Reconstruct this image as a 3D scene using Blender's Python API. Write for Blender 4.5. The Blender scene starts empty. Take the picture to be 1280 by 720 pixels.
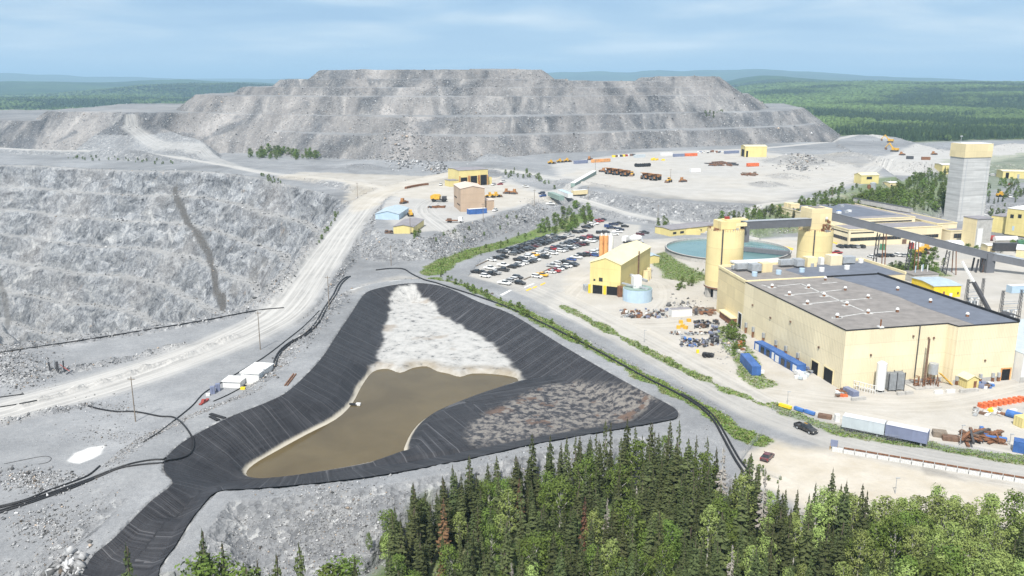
import bpy, math, random
import numpy as np
rnd = random.Random(7)
SC = bpy.context.scene
COL = SC.collection
# ------------------------------------------------------------------ camera
FPX, CH = 1075.0, 80.0                      # focal length in photo pixels (1280 wide), camera height
PITCH = math.atan(256.0/FPX)
PS, PC = math.sin(PITCH), math.cos(PITCH)
cam = bpy.data.cameras.new('camera'); cam.sensor_width = 36.0
cam.lens = 36.0*FPX/1280.0; cam.clip_start = 1.0; cam.clip_end = 90000.0
camo = bpy.data.objects.new('camera', cam); COL.objects.link(camo)
camo.location = (0, 0, CH); camo.rotation_euler = (math.pi/2-PITCH, 0, 0)
SC.camera = camo

def ray(px, py):
    u = (px-640)/FPX; w = (360-py)/FPX
    return u, PC+w*PS, -PS+w*PC
def G(px, py, z=0.0):                        # a point of the photo taken back to the level z
    r = ray(px, py); t = (z-CH)/r[2]
    return (r[0]*t, r[1]*t)
def GD(px, d, z=50.0):                       # a point under column px at distance d (view axis) at level z
    d *= 1.075; return ((px-640)/FPX*d, (d+(z-CH)*PS)/PC)
def GP(pts, z=0.0): return [G(a, b, z) for a, b in pts]

# ------------------------------------------------------------------ numpy noise and shapes
def _h(ix, iy, s):
    h = (ix.astype(np.int64)*374761393+iy.astype(np.int64)*668265263+int(s)*974634777) & 0xffffffff
    h = ((h ^ (h >> 13))*1274126177) & 0xffffffff; h = ((h ^ (h >> 15))*2246822519) & 0xffffffff
    return (h ^ (h >> 16))/4294967295.0
def vn(x, y, s=0):
    ix = np.floor(x); iy = np.floor(y); fx = x-ix; fy = y-iy
    fx = fx*fx*(3-2*fx); fy = fy*fy*(3-2*fy)
    a = _h(ix, iy, s); b = _h(ix+1, iy, s); c = _h(ix, iy+1, s); d = _h(ix+1, iy+1, s)
    return (a+(b-a)*fx)*(1-fy)+(c+(d-c)*fx)*fy
def fbm(x, y, sc, o=4, s=0, g=0.5):
    v = 0; a = 1.0; t = 0
    for i in range(o):
        v = v+a*(vn(x/sc+i*17.3, y/sc-i*9.1, s+i)-0.5); t += a; a *= g; sc = sc/2.03
    return v/t*2
def ss(a, b, x):
    t = np.clip((x-a)/(b-a), 0, 1); return t*t*(3-2*t)
def sd(poly, X, Y, far=60.0):
    """signed distance to a polygon (negative inside); beyond 'far' it just reads far"""
    P = np.asarray(poly, float); out = np.full(X.shape, float(far))
    m = (X > P[:, 0].min()-far) & (X < P[:, 0].max()+far) & (Y > P[:, 1].min()-far) & (Y < P[:, 1].max()+far)
    if not m.any(): return out
    x = X[m]; y = Y[m]; d2 = np.full(x.shape, 1e18); ins = np.zeros(x.shape, bool)
    for i in range(len(P)):
        ax, ay = P[i-1]; bx, by = P[i]; ex, ey = bx-ax, by-ay
        t = np.clip(((x-ax)*ex+(y-ay)*ey)/max(ex*ex+ey*ey, 1e-9), 0, 1)
        d2 = np.minimum(d2, (x-ax-t*ex)**2+(y-ay-t*ey)**2)
        if ay != by:
            c = ((ay > y) != (by > y)) & (x < ex*(y-ay)/ey+ax); ins ^= c
    d = np.sqrt(d2); out[m] = np.where(ins, -d, np.minimum(d, far)); return out
def sdn(poly, X, Y, far, noise):
    d = sd(poly, X, Y, far); return np.where(d >= far-.01, 1e3, d+noise)
def pl(line, X, Y, far=40.0):
    """distance, length along and signed side of a polyline; vals carries interpolated third values"""
    P = np.asarray(line, float); D = np.full(X.shape, float(far)); S = np.zeros(X.shape); Z = np.zeros(X.shape); L = np.zeros(X.shape)
    m = (X > P[:, 0].min()-far) & (X < P[:, 0].max()+far) & (Y > P[:, 1].min()-far) & (Y < P[:, 1].max()+far)
    if not m.any(): return D, S, L, Z
    x = X[m]; y = Y[m]; d = np.full(x.shape, float(far)); s = np.zeros(x.shape); z = np.zeros(x.shape); l = np.zeros(x.shape); acc = 0
    for i in range(len(P)-1):
        ax, ay = P[i, :2]; bx, by = P[i+1, :2]; ex, ey = bx-ax, by-ay; n = math.hypot(ex, ey)+1e-9
        t = np.clip(((x-ax)*ex+(y-ay)*ey)/(n*n), 0, 1)
        q = np.hypot(x-ax-t*ex, y-ay-t*ey); k = q < d
        d[k] = q[k]; l[k] = acc+t[k]*n; s[k] = (((x-ax)*ey-(y-ay)*ex)/n)[k]
        if P.shape[1] > 2: z[k] = (P[i, 2]+(P[i+1, 2]-P[i, 2])*t)[k]
        acc += n
    D[m] = d; S[m] = s; Z[m] = z; L[m] = l; return D, S, L, Z
def smooth(pts, n=6):                         # Catmull-Rom through the points
    P = [np.asarray(p, float) for p in pts]; P = [2*P[0]-P[1]]+P+[2*P[-1]-P[-2]]; out = []
    for i in range(1, len(P)-2):
        for k in range(n):
            t = k/n; a, b, c, d = P[i-1:i+3]
            out.append(0.5*((2*b)+(-a+c)*t+(2*a-5*b+4*c-d)*t*t+(-a+3*b-3*c+d)*t**3))
    out.append(P[-2]); return [tuple(p) for p in out]
def smooth_closed(pts, n=5):
    P = [np.asarray(p, float) for p in pts]; N = len(P); out = []
    for i in range(N):
        a, b, c, d = P[i-1], P[i], P[(i+1) % N], P[(i+2) % N]
        for k in range(n):
            t = k/n
            out.append(tuple(0.5*((2*b)+(-a+c)*t+(2*a-5*b+4*c-d)*t*t+(-a+3*b-3*c+d)*t**3)))
    return out

# ------------------------------------------------------------------ the outlines that the terrain is cut to
_ta, _tb = G(246, 612, 2), G(150, 735, -3)
_tl = math.hypot(_tb[0]-_ta[0], _tb[1]-_ta[1]); _td = ((_tb[0]-_ta[0])/_tl, (_tb[1]-_ta[1])/_tl)
def crest_z(x, y):
    x = np.asarray(x, float); y = np.asarray(y, float); t = (x-_ta[0])*_td[0]+(y-_ta[1])*_td[1]; return 2.0-5.0*ss(-2, _tl*1.2, t)*ss(-20, -40, x)
def GC(px, py):
    z = 2.0
    for _ in range(30): x, y = G(px, py, z); z = .5*z+.5*float(crest_z(x, y))
    return (x, y)
POND = smooth_closed([GC(a, b) for a, b in [(455,368),(470,361),(500,355),(530,354),(560,360),(600,378),(640,393),(700,430),(760,465),(800,487),(835,505),(847,514),(846,521),(835,525),(790,533),(720,545),(660,556),(600,570),(540,582),(480,593),(420,601),(360,607),(310,611),(272,614),(250,635),(235,655),(218,683),(200,707),(184,745),(100,745),(112,700),(140,675),(165,650),(190,625),(216,604),(205,588),(208,572),(225,555),(250,540),(290,520),(340,500),(365,485),(400,450),(420,420),(440,390)]], 3)
SHORE = GP(smooth_closed([(308,592),(318,580),(345,564),(385,542),(420,524),(440,505),(452,483),(466,465),(484,461),(500,466),(516,460),(533,458),(546,464),(560,467),(575,471),(590,467),(620,468),(646,473),(640,481),(600,493),(560,509),(530,524),(514,541),(505,560),(500,570),(450,581),(400,590),(350,597),(320,598)], 3), -5.6)
SALT = GP([(488,398),(490,383),(500,376),(518,375),(535,382),(550,397),(575,410),(605,425),(630,445),(652,474),(640,482),(560,480),(500,475),(455,480),(470,455),(480,425)], -4.6)
SHELF = GP([(655,478),(700,470),(730,478),(800,500),(832,512),(838,519),(800,527),(700,541),(600,560),(505,574),(500,566),(508,548),(520,535),(540,522),(580,505)], -3.0)
STAIN = GP([(640,500),(690,478),(725,480),(780,497),(822,511),(828,518),(790,524),(700,537),(590,556),(580,545),(600,520)], -2.0)
PITP = GP([(-260,196),(-100,199),(0,204),(60,205),(130,210),(200,217),(240,219),(290,224),(330,229),(380,239),(415,246),(437,256),(425,268),(405,292),(385,318),(362,345),(335,370),(322,380),(280,392),(200,407),(100,422),(0,436),(-150,455),(-420,470)], 1.0)
FOREST = [G(a, b, z) for a, b, z in [(-500,790,-8),(0,775,-8),(150,758,-8),(330,748,-8),(430,735,-8),(470,705,-8),(500,680,-8),(540,655,-7),(600,634,-6),(680,618,-4.5),(760,603,-3),(830,600,-3),(880,614,-3),(925,650,-2),(1000,668,-2),(1060,668,-2),(1130,672,-2),(1200,686,-2),(1290,686,-2),(1700,740,-2)]]+[(230,85),(-230,85)]
def floor_z(x): return -8+5*ss(-12, 18, x)+ss(30, 60, x)
DUMPS = [   # z, front edge as (column, distance), the stacked lifts of the waste dump
 (28, [(285,1010),(300,960),(340,890),(400,845),(500,800),(600,800),(700,835),(800,890),(900,930),(980,980),(1015,1030),(1022,1150)]),
 (34, [(-300,1000),(30,1000),(58,1012),(64,1100)]),
 (45, [(58,1040),(66,1012),(130,1006),(190,985),(290,950),(400,890),(500,858),(600,855),(700,888),(800,945),(900,985),(970,1030),(1000,1100),(1005,1180)]),
 (65, [(246,1080),(262,1010),(330,960),(420,927),(600,922),(700,950),(800,1005),(880,1030),(930,1090),(936,1180)]),
 (75, [(302,1110),(315,1060),(400,990),(520,965),(640,966),(690,985),(720,1012),(800,1035),(880,1050),(915,1110),(916,1190)]),
 (85, [(352,1140),(366,1080),(420,1015),(520,1003),(600,1003),(690,1015),(706,1040),(708,1190)]),
 (83, [(680,1040),(700,1042),(820,1055),(880,1062),(896,1100),(897,1190)]),
 (89.0, [(826,1085),(836,1068),(892,1072),(898,1110),(898,1190)]),
 (97.5, [(402,1140),(414,1085),(440,1062),(600,1058),(662,1062),(676,1100),(678,1190)]),
 (101.5, [(590,1092),(600,1085),(640,1088),(645,1110),(640,1150),(592,1150)]),
]
def dump_poly(front, z):
    p = [GD(a, b, z) for a, b in front]
    x0, x1 = p[0][0], p[-1][0]
    if z > 100: return p
    return p+[(x1*1.12, 1560), (x0*1.12, 1560)]
SHOP = GP([(455,262),(470,285),(488,299),(530,298),(552,290),(580,280),(609,273),(646,263),(665,253),(690,246),(735,243),(760,236),(720,222),(640,212),(560,215),(500,228),(470,240)], 8)
TRUCKPAD = GP([(560,214),(640,212),(690,222),(700,227),(735,237),(770,244),(800,249),(870,254),(960,257),(1010,254),(1060,243),(1120,222),(1100,208),(1060,190),(1050,178),(930,176),(700,190),(600,200)], 11)
QUARRY = GP([(1090,196),(1180,203),(1300,203),(1500,210),(1500,190),(1300,184),(1230,190),(1180,190),(1120,174),(1050,168),(1050,180)], 14)
ROADS = [  # centre line (px, py, z), half width, bank slope
 ([(-120,552,0),(0,516,0),(120,483,0),(230,448,0),(310,415,0),(355,388,.5),(385,350,1.5),(410,315,3),(437,278,5),(462,250,7),(490,236,8),(530,225,8.5),(560,219,9)], 9.5, .5),
 ([(490,236,8),(440,228,8),(390,221,7),(330,216,6),(290,208,6)], 6.0, .5),
 ([(290,208,6),(262,196,7),(246,180,18),(225,167,27),(195,155,36),(160,143,44)], 8.5, .65),
 ([(290,208,6),(200,194,5),(120,189,5),(40,187,5),(-80,180,6)], 5.0, .5),
 ([(700,243,8.5),(735,252,6),(790,268,3),(850,279,1.5),(900,290,1),(935,297,1)], 5.0, .6),
 ([(700,224,11),(640,214,10),(590,213,9.5),(540,221,9)], 6.0, .6),
]
# ------------------------------------------------------------------ terrain sheet
NU, NV = 1000, 1150
Y0, Y1 = 88.0, 1900.0
uu = np.linspace(-0.86, 0.86, NU); yy = np.exp(np.linspace(math.log(Y0), math.log(Y1), NV))
X = uu[None, :]*yy[:, None]; Y = np.repeat(yy[:, None], NU, 1)
def pond_height(x, y):
    """the lined basin: sloping sides, a salt floor, a dug pool and a raised shelf"""
    di = -sd(POND, x, y, 40); rim = crest_z(x, y)
    fl = -4.9+1.7*ss(215, 330, y)
    sh = sd(SHORE, x, y, 40); fl = np.where(sh < 0, np.maximum(fl+sh*0.35-.7, -8.0), fl)
    fl = np.maximum(fl, np.minimum(-2.4-0.38*np.maximum(sd(SHELF, x, y, 40), 0)+0*x, -2.4))
    chan = ss(-55, -75, x)*ss(166, 150, y)
    tt = (x-_ta[0])*_td[0]+(y-_ta[1])*_td[1]; chan = ss(-3, 10, tt); fl = fl*(1-chan)+(rim-1.2)*chan
    nr = pl(GP([(846,521),(835,525),(790,533),(720,545),(660,556),(600,570),(540,582),(480,593),(420,601),(360,607),(310,611),(272,614)], 2), x, y, 40)[0]
    sidew = np.maximum(rim-0.52*np.maximum(di, 0), rim-0.36*nr-.02)
    hh = np.maximum(sidew, fl); hh = np.where(sh < 8, np.minimum(hh, -5.72+.8*np.maximum(sh, 0)+.25*np.minimum(sh, 0)), hh)
    return np.where(di > 0, hh, rim), di
def build_height():
    wx = fbm(X, Y, 70, 4, 3); wy = fbm(X, Y, 70, 4, 9)
    rough = np.zeros(X.shape)
    h = 6*ss(470, 760, Y)*ss(420, 250, np.abs(X))+fbm(X, Y, 60, 4, 1)*0.5*ss(200, 500, Y)
    h = h+4*ss(600, 900, Y)*ss(250, 420, X)
    # waste dump lifts, eroded edges
    ax = 5.0*fbm(X, Y, 55, 5, 21); zn = fbm(X, Y, 22, 4, 5)
    hd = np.full(X.shape, -99.0)
    for z, fr in DUMPS:
        d = sdn(dump_poly(fr, z), X, Y, 70, ax+1.2*fbm(X, Y, 9, 3, int(z)))
        crest = z+1.2*zn*ss(-14, 0, d)
        hd = np.maximum(hd, np.where(d > 900, -99, crest-0.72*np.maximum(d, 0)))
    dump = hd > h; h = np.maximum(h, hd)
    # terraces
    for poly, z, sl in ((SHOP, 8.3, .62), (TRUCKPAD, 11, .7), (QUARRY, 13, .5)):
        d = sdn(poly, X, Y, 50, 2.0*fbm(X, Y, 18, 4, int(z)+40))
        top = np.where(d > 900, -99, z-sl*np.maximum(d, 0)); h = np.where(dump & (d > 0), h, np.maximum(h, top))
        flat = (d < 0) & ~dump; h = np.where(flat, z+0.15*zn, h)
    # little mounds and rubble between
    rub = np.zeros(X.shape)
    for px, py, z, r, hh in ((1005,203,12,26,7),(1060,196,12,20,5),(985,222,11,12,3),(960,232,11,10,2.5),(640,222,9,12,3.5),(668,224,9,10,3.5),(612,203,8,14,4),(25,470,0,7,3.0),(-5,462,0,9,3.5),(500,196,8,20,5),(450,207,8,16,3),(700,262,4,14,5),(660,282,3,12,4),(1240,186,13,60,8),(1120,172,14,40,6)):
        gx, gy = G(px, py, z); q = np.exp(-(((X-gx)/r)**2+((Y-gy)/(r*1.4))**2)); h = h+hh*q*(1+.5*zn); rub = np.maximum(rub, q)
    # bluff behind the office and trees
    d = sd(GP([(905,291),(960,283),(1040,276),(1180,264),(1330,262),(1500,255),(1300,222),(1150,228),(1050,240),(960,268)], 3), X, Y, 40)
    bl = np.where(d > 39, -99, 7.0-.9*np.maximum(d+2*zn, 0)); h = np.maximum(h, np.where(bl > -50, bl, -99))
    ra = np.zeros(X.shape); lat = np.zeros(X.shape); lon = np.zeros(X.shape)
    for line, w, sl in ROADS:
        P = [G(a, b, z)+(z,) for a, b, z in line]; P = smooth(P, 5)
        D, S, L, Z = pl(P, X, Y, 60); e = np.maximum(D-w, 0)
        k = D < 59.9
        h = np.where(k, np.clip(h, Z-sl*e*1.2, Z+sl*e), h)
        q = ss(w*1.3, w*.55, D+1.8*zn)*(.5 if w == 8.5 else 1); lat = np.where(q > ra, S, lat); lon = np.where(q > ra, L, lon); ra = np.maximum(ra, q)
    # pond embankment
    dp = sd(POND, X, Y, 60)
    crest = crest_z(X, Y)
    emb = crest-0.30*np.maximum(dp-7.5, 0); m = dp < 59
    near = m & (Y > 100)
    h = h+(crest-2.0)*ss(45, 6, dp); h = np.where(near, np.maximum(h, np.minimum(emb, crest)), h); emb2 = np.where(m, crest-0.62*np.maximum(dp-4.5, 0), -99)
    # ground falls to the wood and to lower left
    df = sd(FOREST, X, Y, 60); FZ_ = floor_z(X); cut = FZ_+0.42*np.maximum(df, 0); cut = np.where(df > 59.5, 99, np.maximum(cut, emb2))
    h = np.minimum(h, np.where(df < 0, FZ_+0.5*fbm(X, Y, 12, 3, 8), cut))
    sl = ss(172, 120, Y)*ss(-45, -80, X); h = h-3.0*sl*ss(8, 40, dp)
    # pit
    rg = 1-np.abs(fbm(X, Y, 26, 4, 37))*2.4
    dn = 4.0*fbm(X, Y, 60, 3, 31)+1.3*rg+0.9*fbm(X, Y, 8, 3, 33)
    dpit = -sd(PITP, X, Y, 420); din = dpit+dn*ss(2, 14, dpit)
    p, bm, dr = 20.0, 7.0, 19.0
    ramp = din+0.03*(X+250)
    f = dr*np.floor(ramp/p)+dr*np.clip((np.mod(ramp, p)-bm)/(p-bm), 0, 1)
    f = np.clip(f, 0, 172)+1.6*np.abs(fbm(X, Y, 13, 4, 35))*ss(3, 15, dpit); berm = ss(bm+.5, bm-1.0, np.mod(ramp, p))*(dpit > 3)
    h = np.where(dpit > 0, h-f, h)
    pit = dpit > 2
    # windrows along the haul road
    for line, hh, w in (([(30,508),(90,490),(160,470),(220,452),(260,435),(292,422)], 1.3, 1.6), ([(0,476),(60,470),(120,458),(170,448),(230,432)], 1.2, 1.6), ([(0,441),(100,427),(200,412),(280,397),(330,383),(352,365),(375,335),(400,303),(420,275),(437,258)], 1.6, 2.4), ([(-40,540),(40,520),(110,507)], .8, 1.5), ([(430,375),(380,430),(330,480)], 1.0, 3.0), ([(700,243),(760,253)], .8, 2.)):
        D, S, L, Z = pl(GP(line, 0), X, Y, 20); q = np.exp(-(D/w)**2); h = h+hh*q*(1+.8*fbm(X, Y, 3, 2, 4)); rub = np.maximum(rub, q*.9)
    # liner bed
    ph, di = pond_height(X, Y)
    h = np.where(dp < .6, np.minimum(h, ph-0.5*np.clip((.6-dp)/.9, 0, 1)), h)
    gy, gx = np.gradient(h); sy = gy/np.gradient(Y, axis=0); sx = gx/np.maximum(np.gradient(X, axis=1), 1e-6)
    slope = np.hypot(sx, sy)
    steep = ss(.22, .5, slope)*(dp > 0)*(1-ra)
    h = h+steep*(0.9*fbm(X, Y, 5, 3, 61)*ss(150, 500, Y)+0.35*fbm(X, Y, 1.6, 2, 62))+rub*.5*fbm(X, Y, 2.0, 3, 64)
    h = h+(di < 0)*0.12*fbm(X, Y, 4, 3, 63)*(1-ra)
    return h, dict(dump=dump, ra=ra, lat=lat, lon=lon, dp=dp, df=df, pit=pit, dpit=dpit, slope=slope, rub=rub, steep=steep, zn=zn, berm=berm)
Hh, MK = build_height()
lgY0, lgK = math.log(Y0), (NV-1)/(math.log(Y1)-math.log(Y0))
def HT(x, y):                                  # height of the built terrain
    if y <= Y0 or y >= Y1: return 0.0
    v = (math.log(y)-lgY0)*lgK; u = (x/y+0.86)/1.72*(NU-1)
    i = int(min(max(v, 0), NV-2)); j = int(min(max(u, 0), NU-2)); fv = v-i; fu = min(max(u-j, 0), 1)
    return float((Hh[i, j]*(1-fu)+Hh[i, j+1]*fu)*(1-fv)+(Hh[i+1, j]*(1-fu)+Hh[i+1, j+1]*fu)*fv)
def HV(x, y):                                  # the same for arrays
    v = np.clip((np.log(np.clip(y, Y0, Y1))-lgY0)*lgK, 0, NV-1.001); u = np.clip((x/y+0.86)/1.72*(NU-1), 0, NU-1.001); i = v.astype(int); j = u.astype(int); fv = v-i; fu = u-j
    return (Hh[i, j]*(1-fu)+Hh[i, j+1]*fu)*(1-fv)+(Hh[i+1, j]*(1-fu)+Hh[i+1, j+1]*fu)*fv
def GT(px, py):                                # the point of the terrain seen at a photo pixel
    r = ray(px, py); t = 95.0 if py < 208 else max(95.0, (CH-26)/-r[2]); pt = t
    while t < 1900:
        z = CH+r[2]*t
        if z < HT(r[0]*t, r[1]*t):
            a, b = pt, t
            for _ in range(18):
                m = (a+b)/2
                if CH+r[2]*m < HT(r[0]*m, r[1]*m): b = m
                else: a = m
            return (r[0]*b, r[1]*b, CH+r[2]*b)
        pt = t; t += max(.6, t*.004)
    return (r[0]*t, r[1]*t, CH+r[2]*t)
# ------------------------------------------------------------------ material helpers
def new_mat(name):
    m = bpy.data.materials.new(name); m.use_nodes = True; nt = m.node_tree
    return m, nt, nt.nodes['Principled BSDF']
class NB:
    """short node building"""
    def __init__(s, nt): s.nt = nt
    def n(s, t, **kw):
        x = s.nt.nodes.new(t)
        for k, v in kw.items(): setattr(x, k, v)
        return x
    def link(s, a, b): s.nt.links.new(a, b)
    def put(s, sock, v):
        if hasattr(v, 'is_output') or isinstance(v, bpy.types.NodeSocket): s.link(v, sock)
        else: sock.default_value = v
    def math(s, op, a, b=0.0, c=None, clamp=False):
        x = s.n('ShaderNodeMath', operation=op, use_clamp=clamp); s.put(x.inputs[0], a); s.put(x.inputs[1], b)
        if c is not None: s.put(x.inputs[2], c)
        return x.outputs[0]
    def mix(s, f, a, b, bt='MIX'):
        x = s.n('ShaderNodeMix', data_type='RGBA', blend_type=bt); s.put(x.inputs[0], f)
        for i, v in ((6, a), (7, b)):
            if isinstance(v, (tuple, list)): v = tuple(v)+(1,) if len(v) == 3 else v
            s.put(x.inputs[i], v)
        return x.outputs[2]
    def noise(s, vec, scale, detail=3, rough=.55, dist=0.0):
        x = s.n('ShaderNodeTexNoise'); s.link(vec, x.inputs['Vector'])
        x.inputs['Scale'].default_value = scale; x.inputs['Detail'].default_value = detail; x.inputs['Roughness'].default_value = rough
        x.inputs['Distortion'].default_value = dist; return x.outputs['Fac']
    def vor(s, vec, scale, rand=1.0):
        x = s.n('ShaderNodeTexVoronoi'); s.link(vec, x.inputs['Vector']); x.inputs['Scale'].default_value = scale
        x.inputs['Randomness'].default_value = rand; return x
    def rng(s, v, a, b, c=0.0, d=1.0):
        x = s.n('ShaderNodeMapRange'); s.put(x.inputs[0], v)
        for i, q in enumerate((a, b, c, d)): x.inputs[i+1].default_value = q
        return x.outputs[0]
    def scale(s, vec, xyz):
        x = s.n('ShaderNodeMapping'); s.link(vec, x.inputs['Vector']); x.inputs['Scale'].default_value = xyz; return x.outputs[0]
    def ramp(s, v, stops):
        x = s.n('ShaderNodeValToRGB'); s.link(v, x.inputs[0]); e = x.color_ramp.elements
        while len(e) < len(stops): e.new(.5)
        for q, (p, c) in zip(e, stops): q.position = p; q.color = tuple(c)+(1,)
        return x.outputs[0]
    def attr(s, name):
        x = s.n('ShaderNodeAttribute', attribute_name=name); y = s.n('ShaderNodeSeparateColor'); s.link(x.outputs['Color'], y.inputs[0])
        return list(y.outputs)+[x.outputs['Alpha']]
    def bump(s, bsdf, h, strength, dist):
        x = s.n('ShaderNodeBump'); s.put(x.inputs['Strength'], strength); x.inputs['Distance'].default_value = dist; s.link(h, x.inputs['Height'])
        s.link(x.outputs[0], bsdf.inputs['Normal']); return x
def grid_mesh(name, X, Y, Z, mat, attrs=None, smooth=True):
    nv, nu = X.shape; me = bpy.data.meshes.new(name)
    co = np.empty((nv*nu, 3), np.float32); co[:, 0] = X.ravel(); co[:, 1] = Y.ravel(); co[:, 2] = Z.ravel()
    i = np.arange(nv*nu).reshape(nv, nu); q = np.stack([i[:-1, :-1], i[:-1, 1:], i[1:, 1:], i[1:, :-1]], -1).reshape(-1, 4)
    np_mesh(me, co, q); me.materials.append(mat)
    for k, v in (attrs or {}).items():
        a = me.attributes.new(k, 'FLOAT_COLOR', 'POINT'); a.data.foreach_set('color', np.ascontiguousarray(v, np.float32).ravel())
    me.polygons.foreach_set('use_smooth', np.full(len(q), smooth))
    o = bpy.data.objects.new(name, me); COL.objects.link(o); return o
def np_mesh(me, co, faces):
    f = np.asarray(faces, np.int32); k = f.shape[1]
    me.vertices.add(len(co)); me.vertices.foreach_set('co', np.asarray(co, np.float32).ravel())
    me.loops.add(f.size); me.loops.foreach_set('vertex_index', f.ravel())
    me.polygons.add(len(f)); me.polygons.foreach_set('loop_start', np.arange(0, f.size, k, dtype=np.int32))
    me.update(calc_edges=True)
def tag(o, label=None, cat=None, group=None, kind=None):
    for k, v in (('label', label), ('category', cat), ('group', group), ('kind', kind)):
        if v: o[k] = v
    return o

# ------------------------------------------------------------------ terrain masks and material
zn = MK['zn']; dp, df, ra = MK['dp'], MK['df'], MK['ra']
fine = fbm(X, Y, 6, 4, 71)
def area(pts, z=0.0, soft=3.0, wob=2.0):
    d = sd(GP(pts, z), X, Y, 40)+wob*fine; return ss(soft, -soft, d)
def strip(line, w, z=0.0, wob=1.0):
    D = pl(GP(line, z), X, Y, 30)[0]; return ss(w*1.15, w*.75, D+wob*fine*1.5)
mx = np.maximum
road = ra.copy(); dust = np.zeros(X.shape); grass = np.zeros(X.shape); asph = np.zeros(X.shape); white = np.zeros(X.shape); dark = np.zeros(X.shape)
flat = ss(.2, .08, MK['slope'])
road = mx(road, .9*area(TP := [(500,238),(620,222),(720,250),(640,262),(560,288),(500,292),(470,262)], 8, 4, 3)*flat)
road = mx(road, .95*area([(690,205),(800,190),(930,186),(1060,205),(1100,222),(960,252),(860,248),(700,222)], 11, 6, 5)*flat)
road = mx(road, area([(1090,200),(1150,180),(1230,190),(1300,185),(1300,192),(1230,205),(1110,206)], 13, 5, 4))
road = mx(road, strip([(920,188),(980,183),(1030,178),(1075,172),(1110,178)], 6, 11))
road = mx(road, strip([(880,284),(960,272),(1030,262),(1060,258)], 3.5, 3))
road = mx(road, area([(690,390),(700,330),(735,300),(840,300),(900,320),(900,380),(930,400),(1000,470),(1290,440),(1290,560),(1040,530),(940,490)], 0, 2, 2)*.85)
road = mx(road, area([(985,345),(1000,300),(1290,300),(1290,440),(1100,350)], 0, 2, 2)*.8)
road = mx(road, area([(930,300),(1000,296),(1000,330),(960,330)], 0, 2, 2))
dust = mx(dust, area([(430,235),(470,226),(540,215),(600,214),(600,222),(540,228),(490,245),(465,256),(440,262)], 8, 4, 5)*.6)
dust = mx(dust, area([(700,250),(620,262),(540,250),(470,245),(420,225),(340,218),(380,212),(520,216),(620,226)], 8, 5, 6)*.55)
dust = mx(dust, area([(1020,560),(960,552),(925,575),(930,600),(1060,665),(1130,680),(1290,710),(1290,603),(1140,578)], 0, 3, 3))
dust = mx(dust, area([(930,500),(1030,520),(1130,545),(1290,570),(1290,555),(1050,500),(900,440),(760,395),(740,402)], 0, 2, 2)*.55)
dust = mx(dust, area([(1000,470),(960,440),(880,392),(840,400),(870,440)], 0, 3, 3)*.65)
dust = mx(dust, area([(795,345),(850,338),(905,368),(900,392),(840,378)], 0, 3, 4)*.5)
dust = mx(dust, area([(700,375),(700,330),(735,300),(900,300),(1000,300),(1290,300),(1290,575),(1040,530),(900,470)], 0, 4, 6)*(.52+.3*fbm(X, Y, 25, 4, 77)))
dust = mx(dust, area([(690,222),(800,192),(930,186),(1100,200),(1100,224),(960,256),(800,246)], 11, 4, 6)*(.22+.3*fbm(X, Y, 40, 4, 78)))
dust = mx(dust, strip([(470,242),(500,232),(560,226),(620,223)], 5, 9)*.7)
dust = mx(dust, area([(430,372),(450,350),(500,338),(540,342),(470,352)], 2, 3, 3)*.3)
asph = mx(asph, area([(585,345),(610,325),(650,308),(700,290),(745,276),(800,282),(800,300),(745,312),(715,330),(700,352),(680,372),(640,360)], 0, 1.5, .6))
asph = mx(asph, strip(MAINROAD := [(640,352),(680,368),(730,392),(790,423),(850,456),(905,487),(960,515),(1030,540),(1120,566),(1200,582),(1320,600)], 8.0, 0, .5)*.75)
asph = mx(asph, strip([(690,362),(690,345),(720,325),(770,305),(840,300)], 4, 0, .6)*.9)
asph = mx(asph, area([(1000,320),(1040,303),(1170,306),(1240,312),(1240,322),(1100,330),(1060,330)], 0, 1.5, .6)*.9)
def trk(line, w, z=0.0, k=1.0):                # a driven track: pale, with streaks along it
    global road, LAT, LON
    D, S, L, Z = pl(smooth(GP(line, z), 5), X, Y, 30); q = ss(w*1.15, w*.7, D+.7*fine); LAT = np.where(q > .3, S, LAT); LON = np.where(q > .3, L, LON); road = mx(road, q*k)
LAT, LON = MK['lat'].copy(), MK['lon'].copy()
trk([(742,388),(790,408),(850,440),(905,466),(960,492),(1030,512),(1120,532),(1200,548),(1300,566)], 5.5); trk([(700,384),(712,372),(735,350),(775,330),(820,322)], 5.0); trk([(905,398),(860,402),(800,405),(750,395)], 6, 0, .9); trk([(960,490),(1040,500),(1120,505),(1200,500),(1290,480)], 7, 0, .9)
trk([(690,236),(760,226),(850,236),(960,240),(1060,226),(1110,200),(1180,190)], 9, 11, .9); trk([(820,395),(835,375),(830,355),(800,345)], 4, 0, .9); trk([(1000,345),(1100,372),(1200,385),(1300,380)], 8, 0, .8); trk([(560,288),(530,262),(560,246),(620,248),(680,250)], 7, 8, .9)
D, S, L, Z = pl(smooth(GP(MAINROAD), 5), X, Y, 30); k = D < 9; LAT = np.where(k, S, LAT); LON = np.where(k, L, LON)
for ln, w, z, k in (([(540,345),(580,358),(620,377),(680,405),(740,438),(800,470),(860,503),(905,525),(948,546)], 2.9, 1.2, .9), ([(703,383),(740,402),(790,428),(850,460),(905,486),(955,506)], 1.6, 0, .75), ([(965,507),(1050,540),(1130,553),(1210,565),(1300,578)], 2.6, 0, .7), ([(540,332),(560,318),(600,305),(650,293),(690,284),(730,268)], 6, 3, .95), ([(905,405),(920,425),(935,450),(950,470)], 3.5, 2, .6)):
    grass = mx(grass, k*strip(ln, w, z, 1.6))
grass = mx(grass, area([(812,320),(830,312),(845,322),(870,335),(890,345),(870,352),(830,345)], 1, 2, 2)*.85)
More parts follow.
